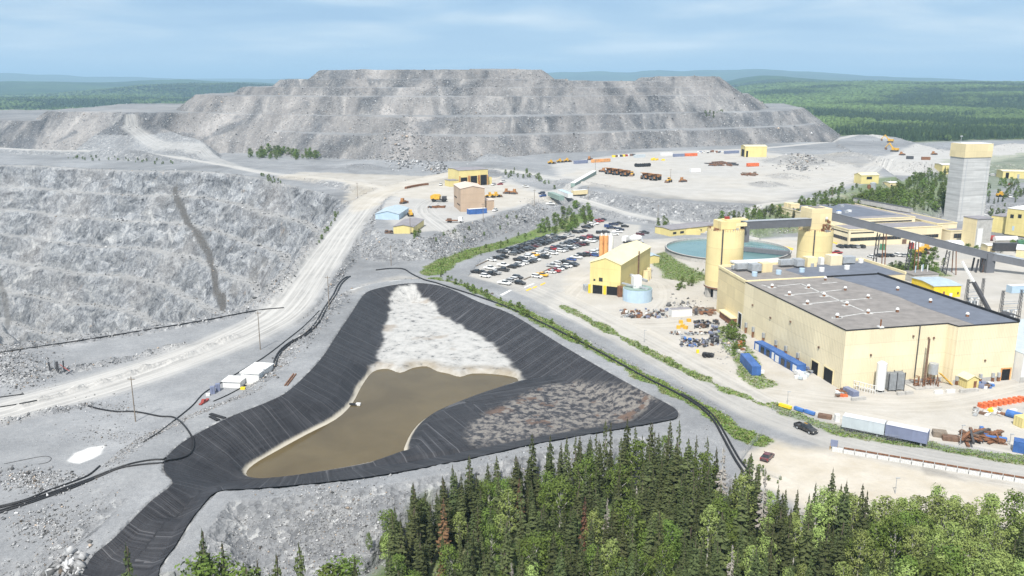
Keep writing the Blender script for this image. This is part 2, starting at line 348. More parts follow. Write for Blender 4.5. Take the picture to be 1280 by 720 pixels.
grass = mx(grass, area([(905,282),(960,272),(1040,262),(1090,235),(1180,225),(1190,262),(1040,276),(930,290)], 4, 5, 5)*.7)
grass = mx(grass, area([(1080,335),(1150,328),(1190,345),(1130,350)], 0, 3, 3)*.7)
grass = mx(grass, area([(1185,262),(1300,225),(1300,205),(1180,212)], 4, 5, 9)*.4)
grass = mx(grass, ss(1, -4, df+2*fine)*.9)
white = mx(white, area([(88,575),(95,567),(112,560),(130,557),(126,568),(100,579)], 0, .6, .8))
white = mx(white, area([(0,716),(20,702),(10,700),(-10,712)], 0, .6, .8)*.7)
white = mx(white, strip([(440,362),(470,352),(500,350)], 1.2, 2, 1.2)*.5)
dark = mx(dark, area([(1150,582),(1170,584),(1205,600),(1180,596),(1155,594)], 0, .8, .8)*.35)
HOR = 640+FPX*X/np.maximum(Y*PC, 1)
forest_far = mx(ss(1050, 1120, Y+25*fbm(X, Y, 90, 3, 4)-.30*(X-300))*(HOR > 930)*(HOR < 1700), ss(1130, 1180, Y+30*fbm(X, Y, 80, 3, 6))*(HOR < 300))*(1-MK['dump'])*(1-ss(.3, .6, road))
grass = mx(grass, forest_far); road = road*(1-forest_far)
old = ss(1000, 1080, Y+30*fbm(X, Y, 90, 3, 4)-.12*np.abs(X))*(X > 250)*(1-ss(.3, .6, road))
HOR0 = 640+FPX*X/np.maximum(Y*PC, 1)
def seen_line(pts, w):                        # a band on the rock face through points seen in the photo
    P = [GT(a, b)[:2] for a, b in pts]; w = w*.45; return ss(w*1.2, w*.6, pl(P, X, Y, 30)[0]+1.2*fine)
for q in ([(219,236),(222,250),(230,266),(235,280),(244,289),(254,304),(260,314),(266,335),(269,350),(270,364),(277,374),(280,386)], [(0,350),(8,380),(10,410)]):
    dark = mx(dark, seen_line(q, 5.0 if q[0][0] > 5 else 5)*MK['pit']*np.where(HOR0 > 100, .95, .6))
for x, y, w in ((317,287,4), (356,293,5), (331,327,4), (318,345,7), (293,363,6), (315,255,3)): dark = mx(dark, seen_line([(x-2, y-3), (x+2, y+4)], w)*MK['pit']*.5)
for q in ([(187,265),(198,280)], [(165,282),(185,275)], [(40,300),(44,308)], [(60,290),(62,302),(55,296)], [(210,288),(216,300)], [(228,242),(245,240)], [(100,283),(88,287)], [(330,330),(320,345)], [(0,362),(20,350),(40,345)], [(130,300),(142,298)]):
    white = mx(white, seen_line(q, 2.4)*MK['pit']*.4)
m1 = np.stack([road, dust, grass, np.where(MK['pit'], MK['berm'], mx(mx(MK['steep'], MK['rub']), .12*MK['dump']*(1-ra)))], -1)
m2 = np.stack([MK['pit']*1.0, asph, white, dark], -1)
m3 = np.stack([LAT, LON, MK['dump']*1.0, ss(-1, 9, dp)*ss(30, 4, dp)*(Y < 420)], -1)

gm, nt, bs = new_mat('gravel and rock'); B = NB(nt)
pos = B.n('ShaderNodeNewGeometry').outputs['Position']
R_, D_, Gr_, Rub_ = B.attr('m1'); Pit_, As_, Wh_, Dk_ = B.attr('m2'); La_, Lo_, Du_, Em_ = B.attr('m3')
big = B.noise(pos, .012, 4, .6); med = B.noise(pos, .09, 5, .62); sm = B.noise(pos, .9, 4, .65); tiny = B.noise(pos, 4.5, 3, .7)
v1 = B.vor(pos, .42); v2 = B.vor(pos, 1.1); v3 = B.vor(pos, 2.6)
cell1 = B.n('ShaderNodeSeparateColor'); B.link(v1.outputs['Color'], cell1.inputs[0])
cell2 = B.n('ShaderNodeSeparateColor'); B.link(v2.outputs['Color'], cell2.inputs[0])
gravel = B.ramp(B.math('ADD', B.math('MULTIPLY', med, .6), B.math('MULTIPLY', sm, .4)), [(.32, (.125, .131, .142)), (.5, (.195, .201, .212)), (.66, (.275, .28, .288))])
gravel = B.mix(B.rng(tiny, .3, .7), gravel, (.42, .43, .45), 'MIX') if False else B.mix(.35, gravel, B.ramp(tiny, [(.3, (.10, .105, .115)), (.7, (.44, .45, .46))]))
tone = B.rng(big, .3, .7, .72, 1.22)
blocks = B.ramp(B.math('MULTIPLY', B.math('ADD', cell1.outputs[0], cell2.outputs[1]), .5), [(.12, (.06, .063, .07)), (.4, (.18, .185, .195)), (.72, (.28, .28, .285)), (.9, (.56, .56, .55))])
rubf = B.math('MULTIPLY', Rub_, B.rng(med, .3, .62, .35, 1.0), clamp=True)
col = B.mix(B.math('MULTIPLY', rubf, .62), gravel, blocks)
# waste dump: tipped streaks running down the face, pinkish and dark loads
st = B.noise(B.scale(pos, (.05, .012, .02)), 1.0, 5, .62, .6); st2 = B.noise(B.scale(pos, (.016, .004, .01)), 1.0, 3, .5, .4)
dc = B.ramp(st, [(.34, (.032, .036, .043)), (.45, (.08, .083, .09)), (.55, (.145, .143, .144)), (.67, (.28, .268, .26))])
dc = B.mix(B.rng(st2, .42, .6, 0, .8), dc, B.mix(.55, dc, (.40, .37, .35))); st3 = B.noise(B.scale(pos, (.022, .006, .03)), 1.0, 4, .55, .8); dc = B.mix(B.rng(st3, .56, .64, 0, .75), dc, (.085, .09, .10)); dc = B.mix(B.rng(cell2.outputs[0], .0, 1.0, 0, .35), dc, blocks)
col = B.mix(B.math('MULTIPLY', Du_, B.rng(Rub_, .1, .55, .3, .95)), col, dc)
tn = B.n('ShaderNodeVectorMath', operation='SCALE'); B.link(col, tn.inputs[0]); B.link(tone, tn.inputs['Scale']); col = tn.outputs[0]
# pit rock: folded, streaky
pw = B.noise(B.scale(pos, (.05, .05, .09)), 1.0, 6, .68, 2.2); pw2 = B.noise(B.scale(pos, (.3, .22, .12)), 1.0, 5, .7, 1.2); pb = B.noise(pos, .02, 3, .5)
pr = B.ramp(B.math('ADD', B.math('MULTIPLY', pw, .55), B.math('MULTIPLY', pw2, .45)), [(.37, (.05, .053, .059)), (.45, (.15, .157, .17)), (.53, (.24, .248, .26)), (.61, (.33, .335, .34)), (.72, (.55, .54, .525))])
vb = B.vor(B.scale(pos, (.10, .10, .16)), 1.0); cb = B.n('ShaderNodeSeparateColor'); B.link(vb.outputs['Color'], cb.inputs[0]); vm = B.n('ShaderNodeVectorMath', operation='SCALE'); B.link(pr, vm.inputs[0]); B.link(B.rng(cb.outputs[0], 0, 1, .68, 1.25), vm.inputs['Scale']); pr = vm.outputs[0]
pr = B.mix(B.rng(pb, .5, .72, 0, .22), pr, (.38, .35, .325))
rust = B.math('MULTIPLY', B.rng(B.noise(pos, .045, 5, .7, 1.0), .62, .72), B.rng(pw2, .45, .6)); pr = B.mix(B.math('MULTIPLY', rust, .6), pr, (.33, .22, .13))
pr = B.mix(B.math('MULTIPLY', Rub_, .7), pr, B.mix(sm, (.25, .25, .255), (.40, .395, .385))); col = B.mix(Pit_, col, pr)
# pale compacted haul roads with wheel streaks along them
cmb = B.n('ShaderNodeCombineXYZ'); B.link(B.math('MULTIPLY', La_, .75), cmb.inputs[0]); B.link(B.math('MULTIPLY', Lo_, .012), cmb.inputs[1])
strk = B.noise(cmb.outputs[0], 1.0, 4, .6)
rc = B.mix(B.rng(strk, .40, .60), (.26, .257, .25), (.455, .446, .43)); rc = B.mix(B.rng(med, .35, .7, 0, .6), rc, (.455, .446, .43)); rc = B.mix(B.rng(sm, .4, .75, 0, .35), rc, (.34, .335, .325))
col = B.mix(B.math('MULTIPLY', R_, B.rng(sm, .2, .5, .75, 1.0)), col, rc)
tc = B.mix(B.rng(med, .35, .65), (.40, .358, .29), (.49, .455, .40)); tc = B.mix(B.rng(sm, .45, .7, 0, .5), tc, (.40, .37, .325))
col = B.mix(D_, col, tc)
ac = B.mix(B.rng(med, .3, .7), (.30, .29, .272), (.41, .395, .365)); ac = B.mix(B.rng(sm, .4, .7, 0, .4), ac, (.19, .19, .19))
ac = B.mix(B.rng(strk, .42, .62, 0, .8), ac, (.42, .405, .38)); col = B.mix(As_, col, ac)
gc = B.mix(B.rng(sm, .35, .65), (.06, .105, .022), (.14, .195, .05)); gc = B.mix(B.rng(med, .5, .7), gc, (.20, .20, .10))
gmask = B.math('MULTIPLY', Gr_, B.rng(B.math('ADD', B.math('MULTIPLY', sm, .5), B.math('MULTIPLY', med, .5)), .27, .42), clamp=True)
col = B.mix(gmask, col, gc)
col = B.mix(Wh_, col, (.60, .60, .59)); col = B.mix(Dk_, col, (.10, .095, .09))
B.link(col, bs.inputs['Base Color']); bs.inputs['Roughness'].default_value = .95; bs.inputs['Specular IOR Level'].default_value = .15
ht = B.math('ADD', B.math('MULTIPLY', v1.outputs['Distance'], 1.0), B.math('MULTIPLY', v2.outputs['Distance'], .5)); ht = B.math('ADD', ht, B.math('MULTIPLY', sm, .9))
bst = B.math('MAXIMUM', B.math('MULTIPLY', Rub_, .75), B.math('MAXIMUM', B.math('MULTIPLY', Pit_, .9), .12))
B.bump(bs, ht, bst, .9)
gsurf = grid_mesh('ground', X, Y, Hh, gm, dict(m1=m1, m2=m2, m3=m3)); gsurf['kind'] = 'structure'

# ------------------------------------------------------------------ far country: one polar sheet of wooded hills out to the horizon
fa = np.linspace(-math.radians(62), math.radians(62), 420); fr = np.exp(np.linspace(math.log(1000), math.log(60000), 330))
FX = fr[:, None]*np.sin(fa)[None, :]; FY = fr[:, None]*np.cos(fa)[None, :]
def far_h(x, y):
    r = np.hypot(x, y); px = 640+FPX*x/np.maximum(y*PC, 1)
    h = -6+26*fbm(x, y, 900, 4, 81)*ss(1500, 3500, r)+50*np.maximum(fbm(x, y, 3800, 4, 83), -.25)*ss(6000, 12000, r)
    h = h+70*np.maximum(fbm(x, y, 9000, 4, 87)+.1, 0)*ss(9000, 20000, r)-(r/1000.)**2*.02
    for d, c, w, a in ((5600, 235, 130, 62), (8500, 60, 330, 105), (7000, 950, 90, 50), (13000, 790, 230, 215), (13000, 1120, 330, 100), (16000, -100, 700, 165), (22000, 300, 260, 150), (6500, 420, 150, 30)):
        h = h+a*np.exp(-((px-c)/w)**2)*np.exp(-((r-d)/(d*.16))**2)*(1+.5*fbm(x, y, d*.12, 4, c))
    h = h+70*ss(1300, 5200, r)*ss(820, 1000, px)*ss(16000, 8000, r)+10*ss(1500, 4000, r)
    return h
FZ = far_h(FX, FY); FZ = np.where((FY < 1850) & (np.abs(FX) < FY*.84), np.minimum(FZ, -14), FZ)
fm, nt, bs = new_mat('wooded hills'); B = NB(nt); pos = B.n('ShaderNodeNewGeometry').outputs['Position']
n1 = B.noise(pos, .0022, 5, .6); n2 = B.noise(pos, .02, 4, .65); n3 = B.noise(pos, .11, 2, .6)
c = B.ramp(B.math('ADD', B.math('MULTIPLY', n1, .6), B.math('MULTIPLY', n2, .4)), [(.36, (.020, .038, .018)), (.5, (.040, .075, .024)), (.62, (.075, .125, .035)), (.75, (.11, .16, .06))])
c = B.mix(B.rng(n3, .35, .65, 0, .5), c, (.015, .03, .013)); B.link(c, bs.inputs['Base Color']); bs.inputs['Roughness'].default_value = 1; bs.inputs['Specular IOR Level'].default_value = 0
B.bump(bs, B.math('ADD', n3, n2), 1.0, 8.0)
fo = grid_mesh('hills', FX, FY, FZ, fm); fo['kind'] = 'structure'
# the ground behind and beside the camera, one wide sheet below everything
base = grid_mesh('terrain', np.array([[-60000., 60000.], [-60000., 60000.]]), np.array([[-20000., -20000.], [60000., 60000.]]), np.array([[-190., -190.], [-190., -190.]]), fm); base['kind'] = 'structure'

# ------------------------------------------------------------------ daylight
W = bpy.data.worlds.new('World'); SC.world = W; W.use_nodes = True; nt = W.node_tree; B = NB(nt)
bg = nt.nodes['Background']; out = nt.nodes['World Output']
SUN_EL, SUN_AZ = math.radians(52), math.radians(196)
sky = B.n('ShaderNodeTexSky', sky_type='NISHITA', sun_disc=False, sun_elevation=SUN_EL, sun_rotation=SUN_AZ, altitude=400, air_density=1.0, dust_density=1.6, ozone_density=1.2)
B.link(sky.outputs[0], bg.inputs[0]); bg.inputs[1].default_value = .09
tc = B.n('ShaderNodeTexCoord').outputs['Generated']; sp = B.n('ShaderNodeSeparateXYZ'); B.link(tc, sp.inputs[0])
zc = B.math('MAXIMUM', B.math('ADD', sp.outputs[2], .10), .03); cv = B.n('ShaderNodeCombineXYZ')
B.link(B.math('DIVIDE', sp.outputs[0], zc), cv.inputs[0]); B.link(B.math('DIVIDE', sp.outputs[1], zc), cv.inputs[1])
mp = B.scale(cv.outputs[0], (.75, .8, 1)); c1 = B.noise(mp, 1.0, 6, .5, .3); c2 = B.noise(B.scale(cv.outputs[0], (.3, .4, 1)), 1.0, 4, .5)
cloudcol = B.ramp(B.math('ADD', B.math('MULTIPLY', c1, .6), B.math('MULTIPLY', c2, .4)), [(.40, (.27, .42, .62)), (.47, (.34, .49, .67)), (.54, (.50, .61, .73)), (.62, (.78, .83, .88))])
hz = B.rng(sp.outputs[2], -.02, .07); cloudcol = B.mix(hz, (.50, .66, .84), cloudcol)
cloudcol = B.mix(B.rng(sp.outputs[2], .16, .45, 0, .8), cloudcol, (.74, .76, .78))
bg2 = B.n('ShaderNodeBackground'); B.link(cloudcol, bg2.inputs[0]); bg2.inputs[1].default_value = .88
ms = B.n('ShaderNodeMixShader'); ms.inputs[0].default_value = .8; B.link(bg.outputs[0], ms.inputs[1]); B.link(bg2.outputs[0], ms.inputs[2]); B.link(ms.outputs[0], out.inputs[0])
sun = bpy.data.lights.new('sun', 'SUN'); sun.energy = 4.2; sun.angle = math.radians(3); sun.color = (1, .965, .90)
so = bpy.data.objects.new('sun', sun); COL.objects.link(so)
from mathutils import Vector, Matrix
sv = Vector((math.sin(SUN_AZ)*math.cos(SUN_EL), math.cos(SUN_AZ)*math.cos(SUN_EL), math.sin(SUN_EL)))
so.rotation_euler = sv.to_track_quat('Z', 'Y').to_euler(); so.location = (0, -50, 300)
SC.view_settings.view_transform = 'Standard'; SC.view_settings.look = 'None'; SC.view_settings.gamma = 1; SC.view_settings.exposure = 0.6
SC.cycles.volume_bounces = 0; SC.cycles.max_bounces = 4; SC.cycles.diffuse_bounces = 2; SC.cycles.glossy_bounces = 2; SC.cycles.transparent_max_bounces = 8
SC.cycles.use_denoising = True

# ------------------------------------------------------------------ pond liner and water
bx0, bx1 = min(p[0] for p in POND), max(p[0] for p in POND); by0, by1 = min(p[1] for p in POND), max(p[1] for p in POND)
st_ = .45; gx = np.arange(bx0-2, bx1+2, st_); gy = np.arange(by0-2, by1+2, st_); LX, LY = np.meshgrid(gx, gy)
PR = POND; LSD = sd(PR, LX, LY, 40); D_, S_, L_, _ = pl(PR+[PR[0]], LX, LY, 40)
PRa = np.array(PR); edge = (LSD > 0) & (LSD < st_*1.6)
for a, b in zip(*np.nonzero(edge)):              # snap the border vertices onto the outline
    q = PRa; p = np.array((LX[a, b], LY[a, b])); A_ = q; Bq = np.roll(q, -1, 0); e = Bq-A_
    t = np.clip(((p-A_)*e).sum(1)/np.maximum((e*e).sum(1), 1e-9), 0, 1); c_ = A_+e*t[:, None]; k = ((c_-p)**2).sum(1).argmin(); LX[a, b], LY[a, b] = c_[k]
LZ, LDI = pond_height(LX, LY)
i = np.arange(LX.size).reshape(LX.shape); q = np.stack([i[:-1, :-1], i[:-1, 1:], i[1:, 1:], i[1:, :-1]], -1).reshape(-1, 4)
LSn = np.where(edge, 0, LSD).ravel(); ok = (LSn[q] <= 0).all(1) & (LSD.ravel()[q] < 0).any(1); q = q[ok]
lf = fbm(LX, LY, 9, 5, 91); salt = ss(1.2, -.6, sd(SALT, LX, LY, 40)+2.0*fbm(LX, LY, 5, 4, 92)); shore = sd(SHORE, LX, LY, 40)
crust = ss(1.0, .3, np.abs(shore-.25)+.5*lf)*.85*(1-.8*salt); stain = ss(1.5, -2, sd(STAIN, LX, LY, 40)+3*lf)
wall = np.clip((LZ+5)/7, 0, 1)
used = np.unique(q); remap = -np.ones(LX.size, int); remap[used] = np.arange(len(used))
co = np.stack([LX.ravel(), LY.ravel(), LZ.ravel()+.02*fbm(LX, LY, 1.2, 2, 95).ravel()], -1)[used]
me = bpy.data.meshes.new('pond_liner'); np_mesh(me, co, remap[q])
for nm, ch in (('l1', (L_, D_, wall, np.ones_like(D_))), ('l2', (salt, crust, stain, ss(6.5, 0, shore+2.5*lf)))):
    a = me.attributes.new(nm, 'FLOAT_COLOR', 'POINT'); a.data.foreach_set('color', np.stack(ch, -1).reshape(-1, 4)[used].astype(np.float32).ravel())
me.polygons.foreach_set('use_smooth', np.full(len(q), True))
lm, nt, bs = new_mat('black liner'); B = NB(nt); pos = B.n('ShaderNodeNewGeometry').outputs['Position']
Ls, Lt, Lw, _a = B.attr('l1'); Sa, Cr, Sn, Wt = B.attr('l2')
def uvn(fx, fy, det=3):
    c = B.n('ShaderNodeCombineXYZ'); B.link(B.math('MULTIPLY', Ls, fx), c.inputs[0]); B.link(B.math('MULTIPLY', Lt, fy), c.inputs[1]); return B.noise(c.outputs[0], 1.0, det, .6)
w1 = uvn(1.3, .03); w2 = uvn(.05, 1.6); w3 = B.noise(pos, .25, 4, .6); w4 = uvn(3.1, .08); seam = B.math('LESS_THAN', B.math('FRACT', B.math('MULTIPLY', Ls, 1/6.8)), .03)
c = B.ramp(w1, [(.32, (.013, .013, .016)), (.55, (.026, .026, .030)), (.68, (.055, .055, .061)), (.76, (.13, .13, .14))])
c = B.mix(B.rng(w2, .55, .75, 0, .2), c, (.10, .10, .108)); c = B.mix(B.rng(w4, .6, .75, 0, .5), c, (.095, .095, .104)); c = B.mix(B.rng(w3, .45, .75, 0, .35), c, (.062, .064, .072))
c = B.mix(B.math('MULTIPLY', seam, .35), c, (.17, .17, .18))
sn1 = B.noise(pos, .5, 6, .68, .25); sn2 = B.noise(pos, .1, 4, .6, .2)
stc = B.ramp(sn1, [(.46, (.04, .04, .045)), (.52, (.13, .12, .115)), (.575, (.20, .185, .165)), (.68, (.15, .135, .125))]); stc = B.mix(B.rng(sn2, .60, .64), stc, (.115, .078, .06))
c = B.mix(B.math('MULTIPLY', Sn, B.rng(sn1, .36, .48, .1, 1)), c, stc)
s1 = B.noise(pos, .35, 7, .68, .2); s2 = B.noise(pos, .13, 4, .6); s3 = B.noise(pos, .07, 3, .5)
sc_ = B.ramp(s1, [(.30, (.15, .152, .158)), (.40, (.31, .308, .30)), (.50, (.385, .38, .368)), (.70, (.45, .443, .43))]); sc_ = B.mix(B.rng(s3, .60, .66, 0, .55), sc_, (.22, .17, .12)); sc_ = B.mix(B.math('MULTIPLY', Wt, B.rng(s2, .3, .6, .15, .8)), sc_, (.20, .16, .105))
c = B.mix(B.math('MULTIPLY', Sa, B.rng(s1, .28, .40, .15, 1)), c, sc_)
c = B.mix(Cr, c, (.50, .46, .38))
B.link(c, bs.inputs['Base Color']); bs.inputs['Roughness'].default_value = .62; bs.inputs['Specular IOR Level'].default_value = .3
B.bump(bs, B.math('MULTIPLY', B.math('ADD', B.math('ADD', w1, w4), B.math('MULTIPLY', w2, .6)), B.rng(Lw, .05, .5)), .6, .35); me.materials.append(lm)
lo = bpy.data.objects.new('pond_liner', me); COL.objects.link(lo); tag(lo, 'wrinkled black plastic liner covering the sides and floor of the settling pond', 'pond liner')
wm, nt, bs = new_mat('muddy water'); B = NB(nt); pos = B.n('ShaderNodeNewGeometry').outputs['Position']
n = B.noise(pos, .06, 4, .55, .4); B.link(B.ramp(n, [(.35, (.078, .058, .027)), (.65, (.105, .08, .039))]), bs.inputs['Base Color']); bs.inputs['Roughness'].default_value = .1; bs.inputs['Specular IOR Level'].default_value = .16
B.bump(bs, B.noise(pos, 1.6, 3, .5), .06, .1)
import bmesh
def poly_sheet(name, pts, z, mat):
    bm = bmesh.new(); f = bm.faces.new([bm.verts.new((a, b, z)) for a, b in pts]); bmesh.ops.triangulate(bm, faces=[f]); bmesh.ops.recalc_face_normals(bm, faces=bm.faces)
    me = bpy.data.meshes.new(name); bm.to_mesh(me); bm.free(); me.materials.append(mat); o = bpy.data.objects.new(name, me); COL.objects.link(o); return o
ctr = np.array(SHORE).mean(0)
wo = poly_sheet('water', [tuple(ctr+(np.array(p)-ctr)*1.004) for p in SHORE], -5.62, wm)
for f in wo.data.polygons:
    if f.normal.z < 0: wo.data.flip_normals(); break
wo['kind'] = 'structure'
# ------------------------------------------------------------------ mesh building
class MB:
    def __init__(s): s.v = []; s.f = []; s.m = []
    def add(s, vs, fs, m=0):
        o = len(s.v); s.v += [tuple(v) for v in vs]; s.f += [tuple(i+o for i in f) for f in fs]; s.m += [m]*len(fs); return s
    def prism(s, poly, z0, z1, m=0, top=None):
        n = len(poly); a = sum(poly[i-1][0]*poly[i][1]-poly[i][0]*poly[i-1][1] for i in range(n))
        if a < 0: poly = poly[::-1]
        s.add([(x, y, z0) for x, y in poly]+[(x, y, z1) for x, y in poly], [(i, (i+1) % n, n+(i+1) % n, n+i) for i in range(n)]+[tuple(range(n-1, -1, -1))], m)
        s.add([(x, y, z1) for x, y in poly], [tuple(range(n))], m if top is None else top); return s
    def box(s, c, size, ex=(1, 0), m=0, top=None):     # c = middle of the base
        (x, y, z), (a, b, h) = c, size; e = (-ex[1], ex[0]); a /= 2; b /= 2
        return s.prism([(x+p*a*ex[0]+q*b*e[0], y+p*a*ex[1]+q*b*e[1]) for p, q in ((-1, -1), (1, -1), (1, 1), (-1, 1))], z, z+h, m, top)
    def cyl(s, x, y, z0, z1, r0, r1=None, n=24, m=0, top=None):
        r1 = r0 if r1 is None else r1; A = [2*math.pi*i/n for i in range(n)]
        s.add([(x+r0*math.cos(t), y+r0*math.sin(t), z0) for t in A]+[(x+r1*math.cos(t), y+r1*math.sin(t), z1) for t in A], [(i, (i+1) % n, n+(i+1) % n, n+i) for i in range(n)], m)
        s.add([(x+r1*math.cos(t), y+r1*math.sin(t), z1) for t in A], [tuple(range(n))], m if top is None else top); return s
    def tube(s, pts, r, n=6, m=0, closed=False):
        P = [Vector(p) for p in pts]; rings = []
        for i, p in enumerate(P):
            d = (P[min(i+1, len(P)-1)]-P[max(i-1, 0)]); d = d.normalized() if d.length > 1e-6 else Vector((0, 0, 1))
            u = d.cross(Vector((0, 0, 1))); u = u.normalized() if u.length > 1e-3 else Vector((1, 0, 0)); w = u.cross(d)
            rr = r[i] if isinstance(r, (list, tuple)) else r
            rings.append([p+(u*math.cos(2*math.pi*k/n)+w*math.sin(2*math.pi*k/n))*rr for k in range(n)])
        s.add([q for R in rings for q in R], [(i*n+k, i*n+(k+1) % n, (i+1)*n+(k+1) % n, (i+1)*n+k) for i in range(len(P)-1) for k in range(n)]+[tuple(range(n-1, -1, -1)), tuple(range((len(P)-1)*n, len(P)*n))], m); return s
    def beam(s, a, b, w, h, m=0):                       # a straight box section between two points
        a = Vector(a); b = Vector(b); d = (b-a).normalized(); u = d.cross(Vector((0, 0, 1))); u = u.normalized() if u.length > 1e-3 else Vector((1, 0, 0)); v = u.cross(d)
        q = [(-1, -1), (1, -1), (1, 1), (-1, 1)]
        s.add([e+u*(p*w/2)+v*(r*h/2) for e in (a, b) for p, r in q], [(0, 1, 5, 4), (1, 2, 6, 5), (2, 3, 7, 6), (3, 0, 4, 7), (3, 2, 1, 0), (4, 5, 6, 7)], m); return s
    def gable(s, fr, a0, a1, b0, b1, z0, z1, zr, m=0, top=1, over=.3):   # ridge runs along b
        am = (a0+a1)/2; p = lambda a, b, z: fr(a, b)+(z,)
        s.add([p(a0, b0, z0), p(a1, b0, z0), p(a1, b0, z1), p(am, b0, zr), p(a0, b0, z1), p(a0, b1, z0), p(a1, b1, z0), p(a1, b1, z1), p(am, b1, zr), p(a0, b1, z1)],
              [(0, 1, 2, 3, 4), (6, 5, 9, 8, 7), (1, 6, 7, 2), (5, 0, 4, 9)], m)
        return s
    def gable_roof(s, fr, a0, a1, b0, b1, z1, zr, m=0, over=.3, t=.18):
        am = (a0+a1)/2; k = (zr-z1)/(am-a0); b0 -= over; b1 += over; p = lambda a, b, z: fr(a, b)+(z,)
        for q in (-1, 1):
            e = am+q*(am-a0+over); ze = z1-k*over+.03
            v = [p(am, b0, zr+.03), p(e, b0, ze), p(e, b1, ze), p(am, b1, zr+.03)]; v += [(x, y, z+t) for x, y, z in v]
            F = [(3, 2, 1, 0), (4, 5, 6, 7), (0, 1, 5, 4), (1, 2, 6, 5), (2, 3, 7, 6), (3, 0, 4, 7)]
            s.add(v, F if q < 0 else [f[::-1] for f in F], m)
        return s
    def build(s, name, mats, parent=None, smooth=False, loc=None):
        if not isinstance(mats, (list, tuple)): mats = [mats]
        off = parent_loc(parent) if parent is not None else Vector(loc if loc is not None else (0, 0, 0))
        me = bpy.data.meshes.new(name); me.from_pydata([(Vector(v)-off) for v in s.v], [], s.f)
        for m in mats: me.materials.append(m)
        if len(mats) > 1: me.polygons.foreach_set('material_index', s.m)
        if smooth: me.polygons.foreach_set('use_smooth', [True]*len(s.f))
        me.update(); o = bpy.data.objects.new(name, me); COL.objects.link(o)
        if parent is not None: o.parent = parent
        else: o.location = off
        return o
def parent_loc(o):
    l = Vector((0, 0, 0))
    while o is not None: l += Vector(o.location); o = o.parent
    return l
def thing(name, label, cat, loc, group=None):
    o = bpy.data.objects.new(name, None); COL.objects.link(o); o.location = loc; o.empty_display_size = .5
    return tag(o, label, cat, group)
def frame(o, ex):
    n = math.hypot(*ex); ex = (ex[0]/n, ex[1]/n); return lambda a, b: (o[0]+a*ex[0]-b*ex[1], o[1]+a*ex[1]+b*ex[0])
def rc(fr, a0, a1, b0, b1): return [fr(a0, b0), fr(a1, b0), fr(a1, b1), fr(a0, b1)]
MX = (.974, .225)
# ------------------------------------------------------------------ plain materials, each with its own wear
def paint(name, c, rough=.6, var=.12, scale=.5, metal=0.0, streak=0.0, seam=0.0, rust=0.0, spec=.3):
    m, nt, bs = new_mat(name); B = NB(nt); pos = B.n('ShaderNodeTexCoord').outputs['Object']
    n = B.noise(pos, scale, 4, .6); lo = tuple(x*(1-var*1.3) for x in c); hi = tuple(min(1, x*(1+var)) for x in c)
    col = B.mix(B.rng(n, .3, .7), lo, hi)
    if streak:
        s = B.noise(B.scale(pos, (1.1, 1.1, .05)), 1.0, 4, .65); col = B.mix(B.math('MULTIPLY', B.rng(s, .5, .75), streak), col, tuple(x*.55+.03 for x in c))
    if rust:
        s = B.noise(B.scale(pos, (1.5, 1.5, .25)), 1.0, 5, .7); col = B.mix(B.rng(s, .62-rust*.2, .72-rust*.2), col, (.22, .10, .05))
    if seam:
        sp = B.n('ShaderNodeSeparateXYZ'); B.link(pos, sp.inputs[0]); f = B.math('FRACT', B.math('DIVIDE', sp.outputs[2], seam)); q = B.math('LESS_THAN', f, .05)
        col = B.mix(B.math('MULTIPLY', q, .22), col, tuple(x*.5 for x in c))
    if seam:
        vs = B.n('ShaderNodeVectorMath', operation='DIVIDE'); B.link(pos, vs.inputs[0]); vs.inputs[1].default_value = (7.3, 7.3, seam); fl = B.n('ShaderNodeVectorMath', operation='FLOOR'); B.link(vs.outputs[0], fl.inputs[0]); wn = B.n('ShaderNodeTexWhiteNoise'); B.link(fl.outputs[0], wn.inputs['Vector']); sm_ = B.n('ShaderNodeVectorMath', operation='SCALE'); B.link(col, sm_.inputs[0]); B.link(B.rng(wn.outputs['Value'], 0, 1, .92, 1.05), sm_.inputs['Scale']); col = sm_.outputs[0]
    B.link(col, bs.inputs['Base Color']); bs.inputs['Roughness'].default_value = rough; bs.inputs['Metallic'].default_value = metal; bs.inputs['Specular IOR Level'].default_value = spec
    return m
def ribbed(m, step=.6):                       # vertical sheet ribs as relief
    nt = m.node_tree; B = NB(nt); bs = nt.nodes['Principled BSDF']; pos = B.n('ShaderNodeTexCoord').outputs['Object']; sp = B.n('ShaderNodeSeparateXYZ'); B.link(pos, sp.inputs[0])
    t = B.math('MULTIPLY', B.math('ADD', sp.outputs[0], sp.outputs[1]), 2*math.pi/step); B.bump(bs, B.math('SINE', t), .5, .05); return m
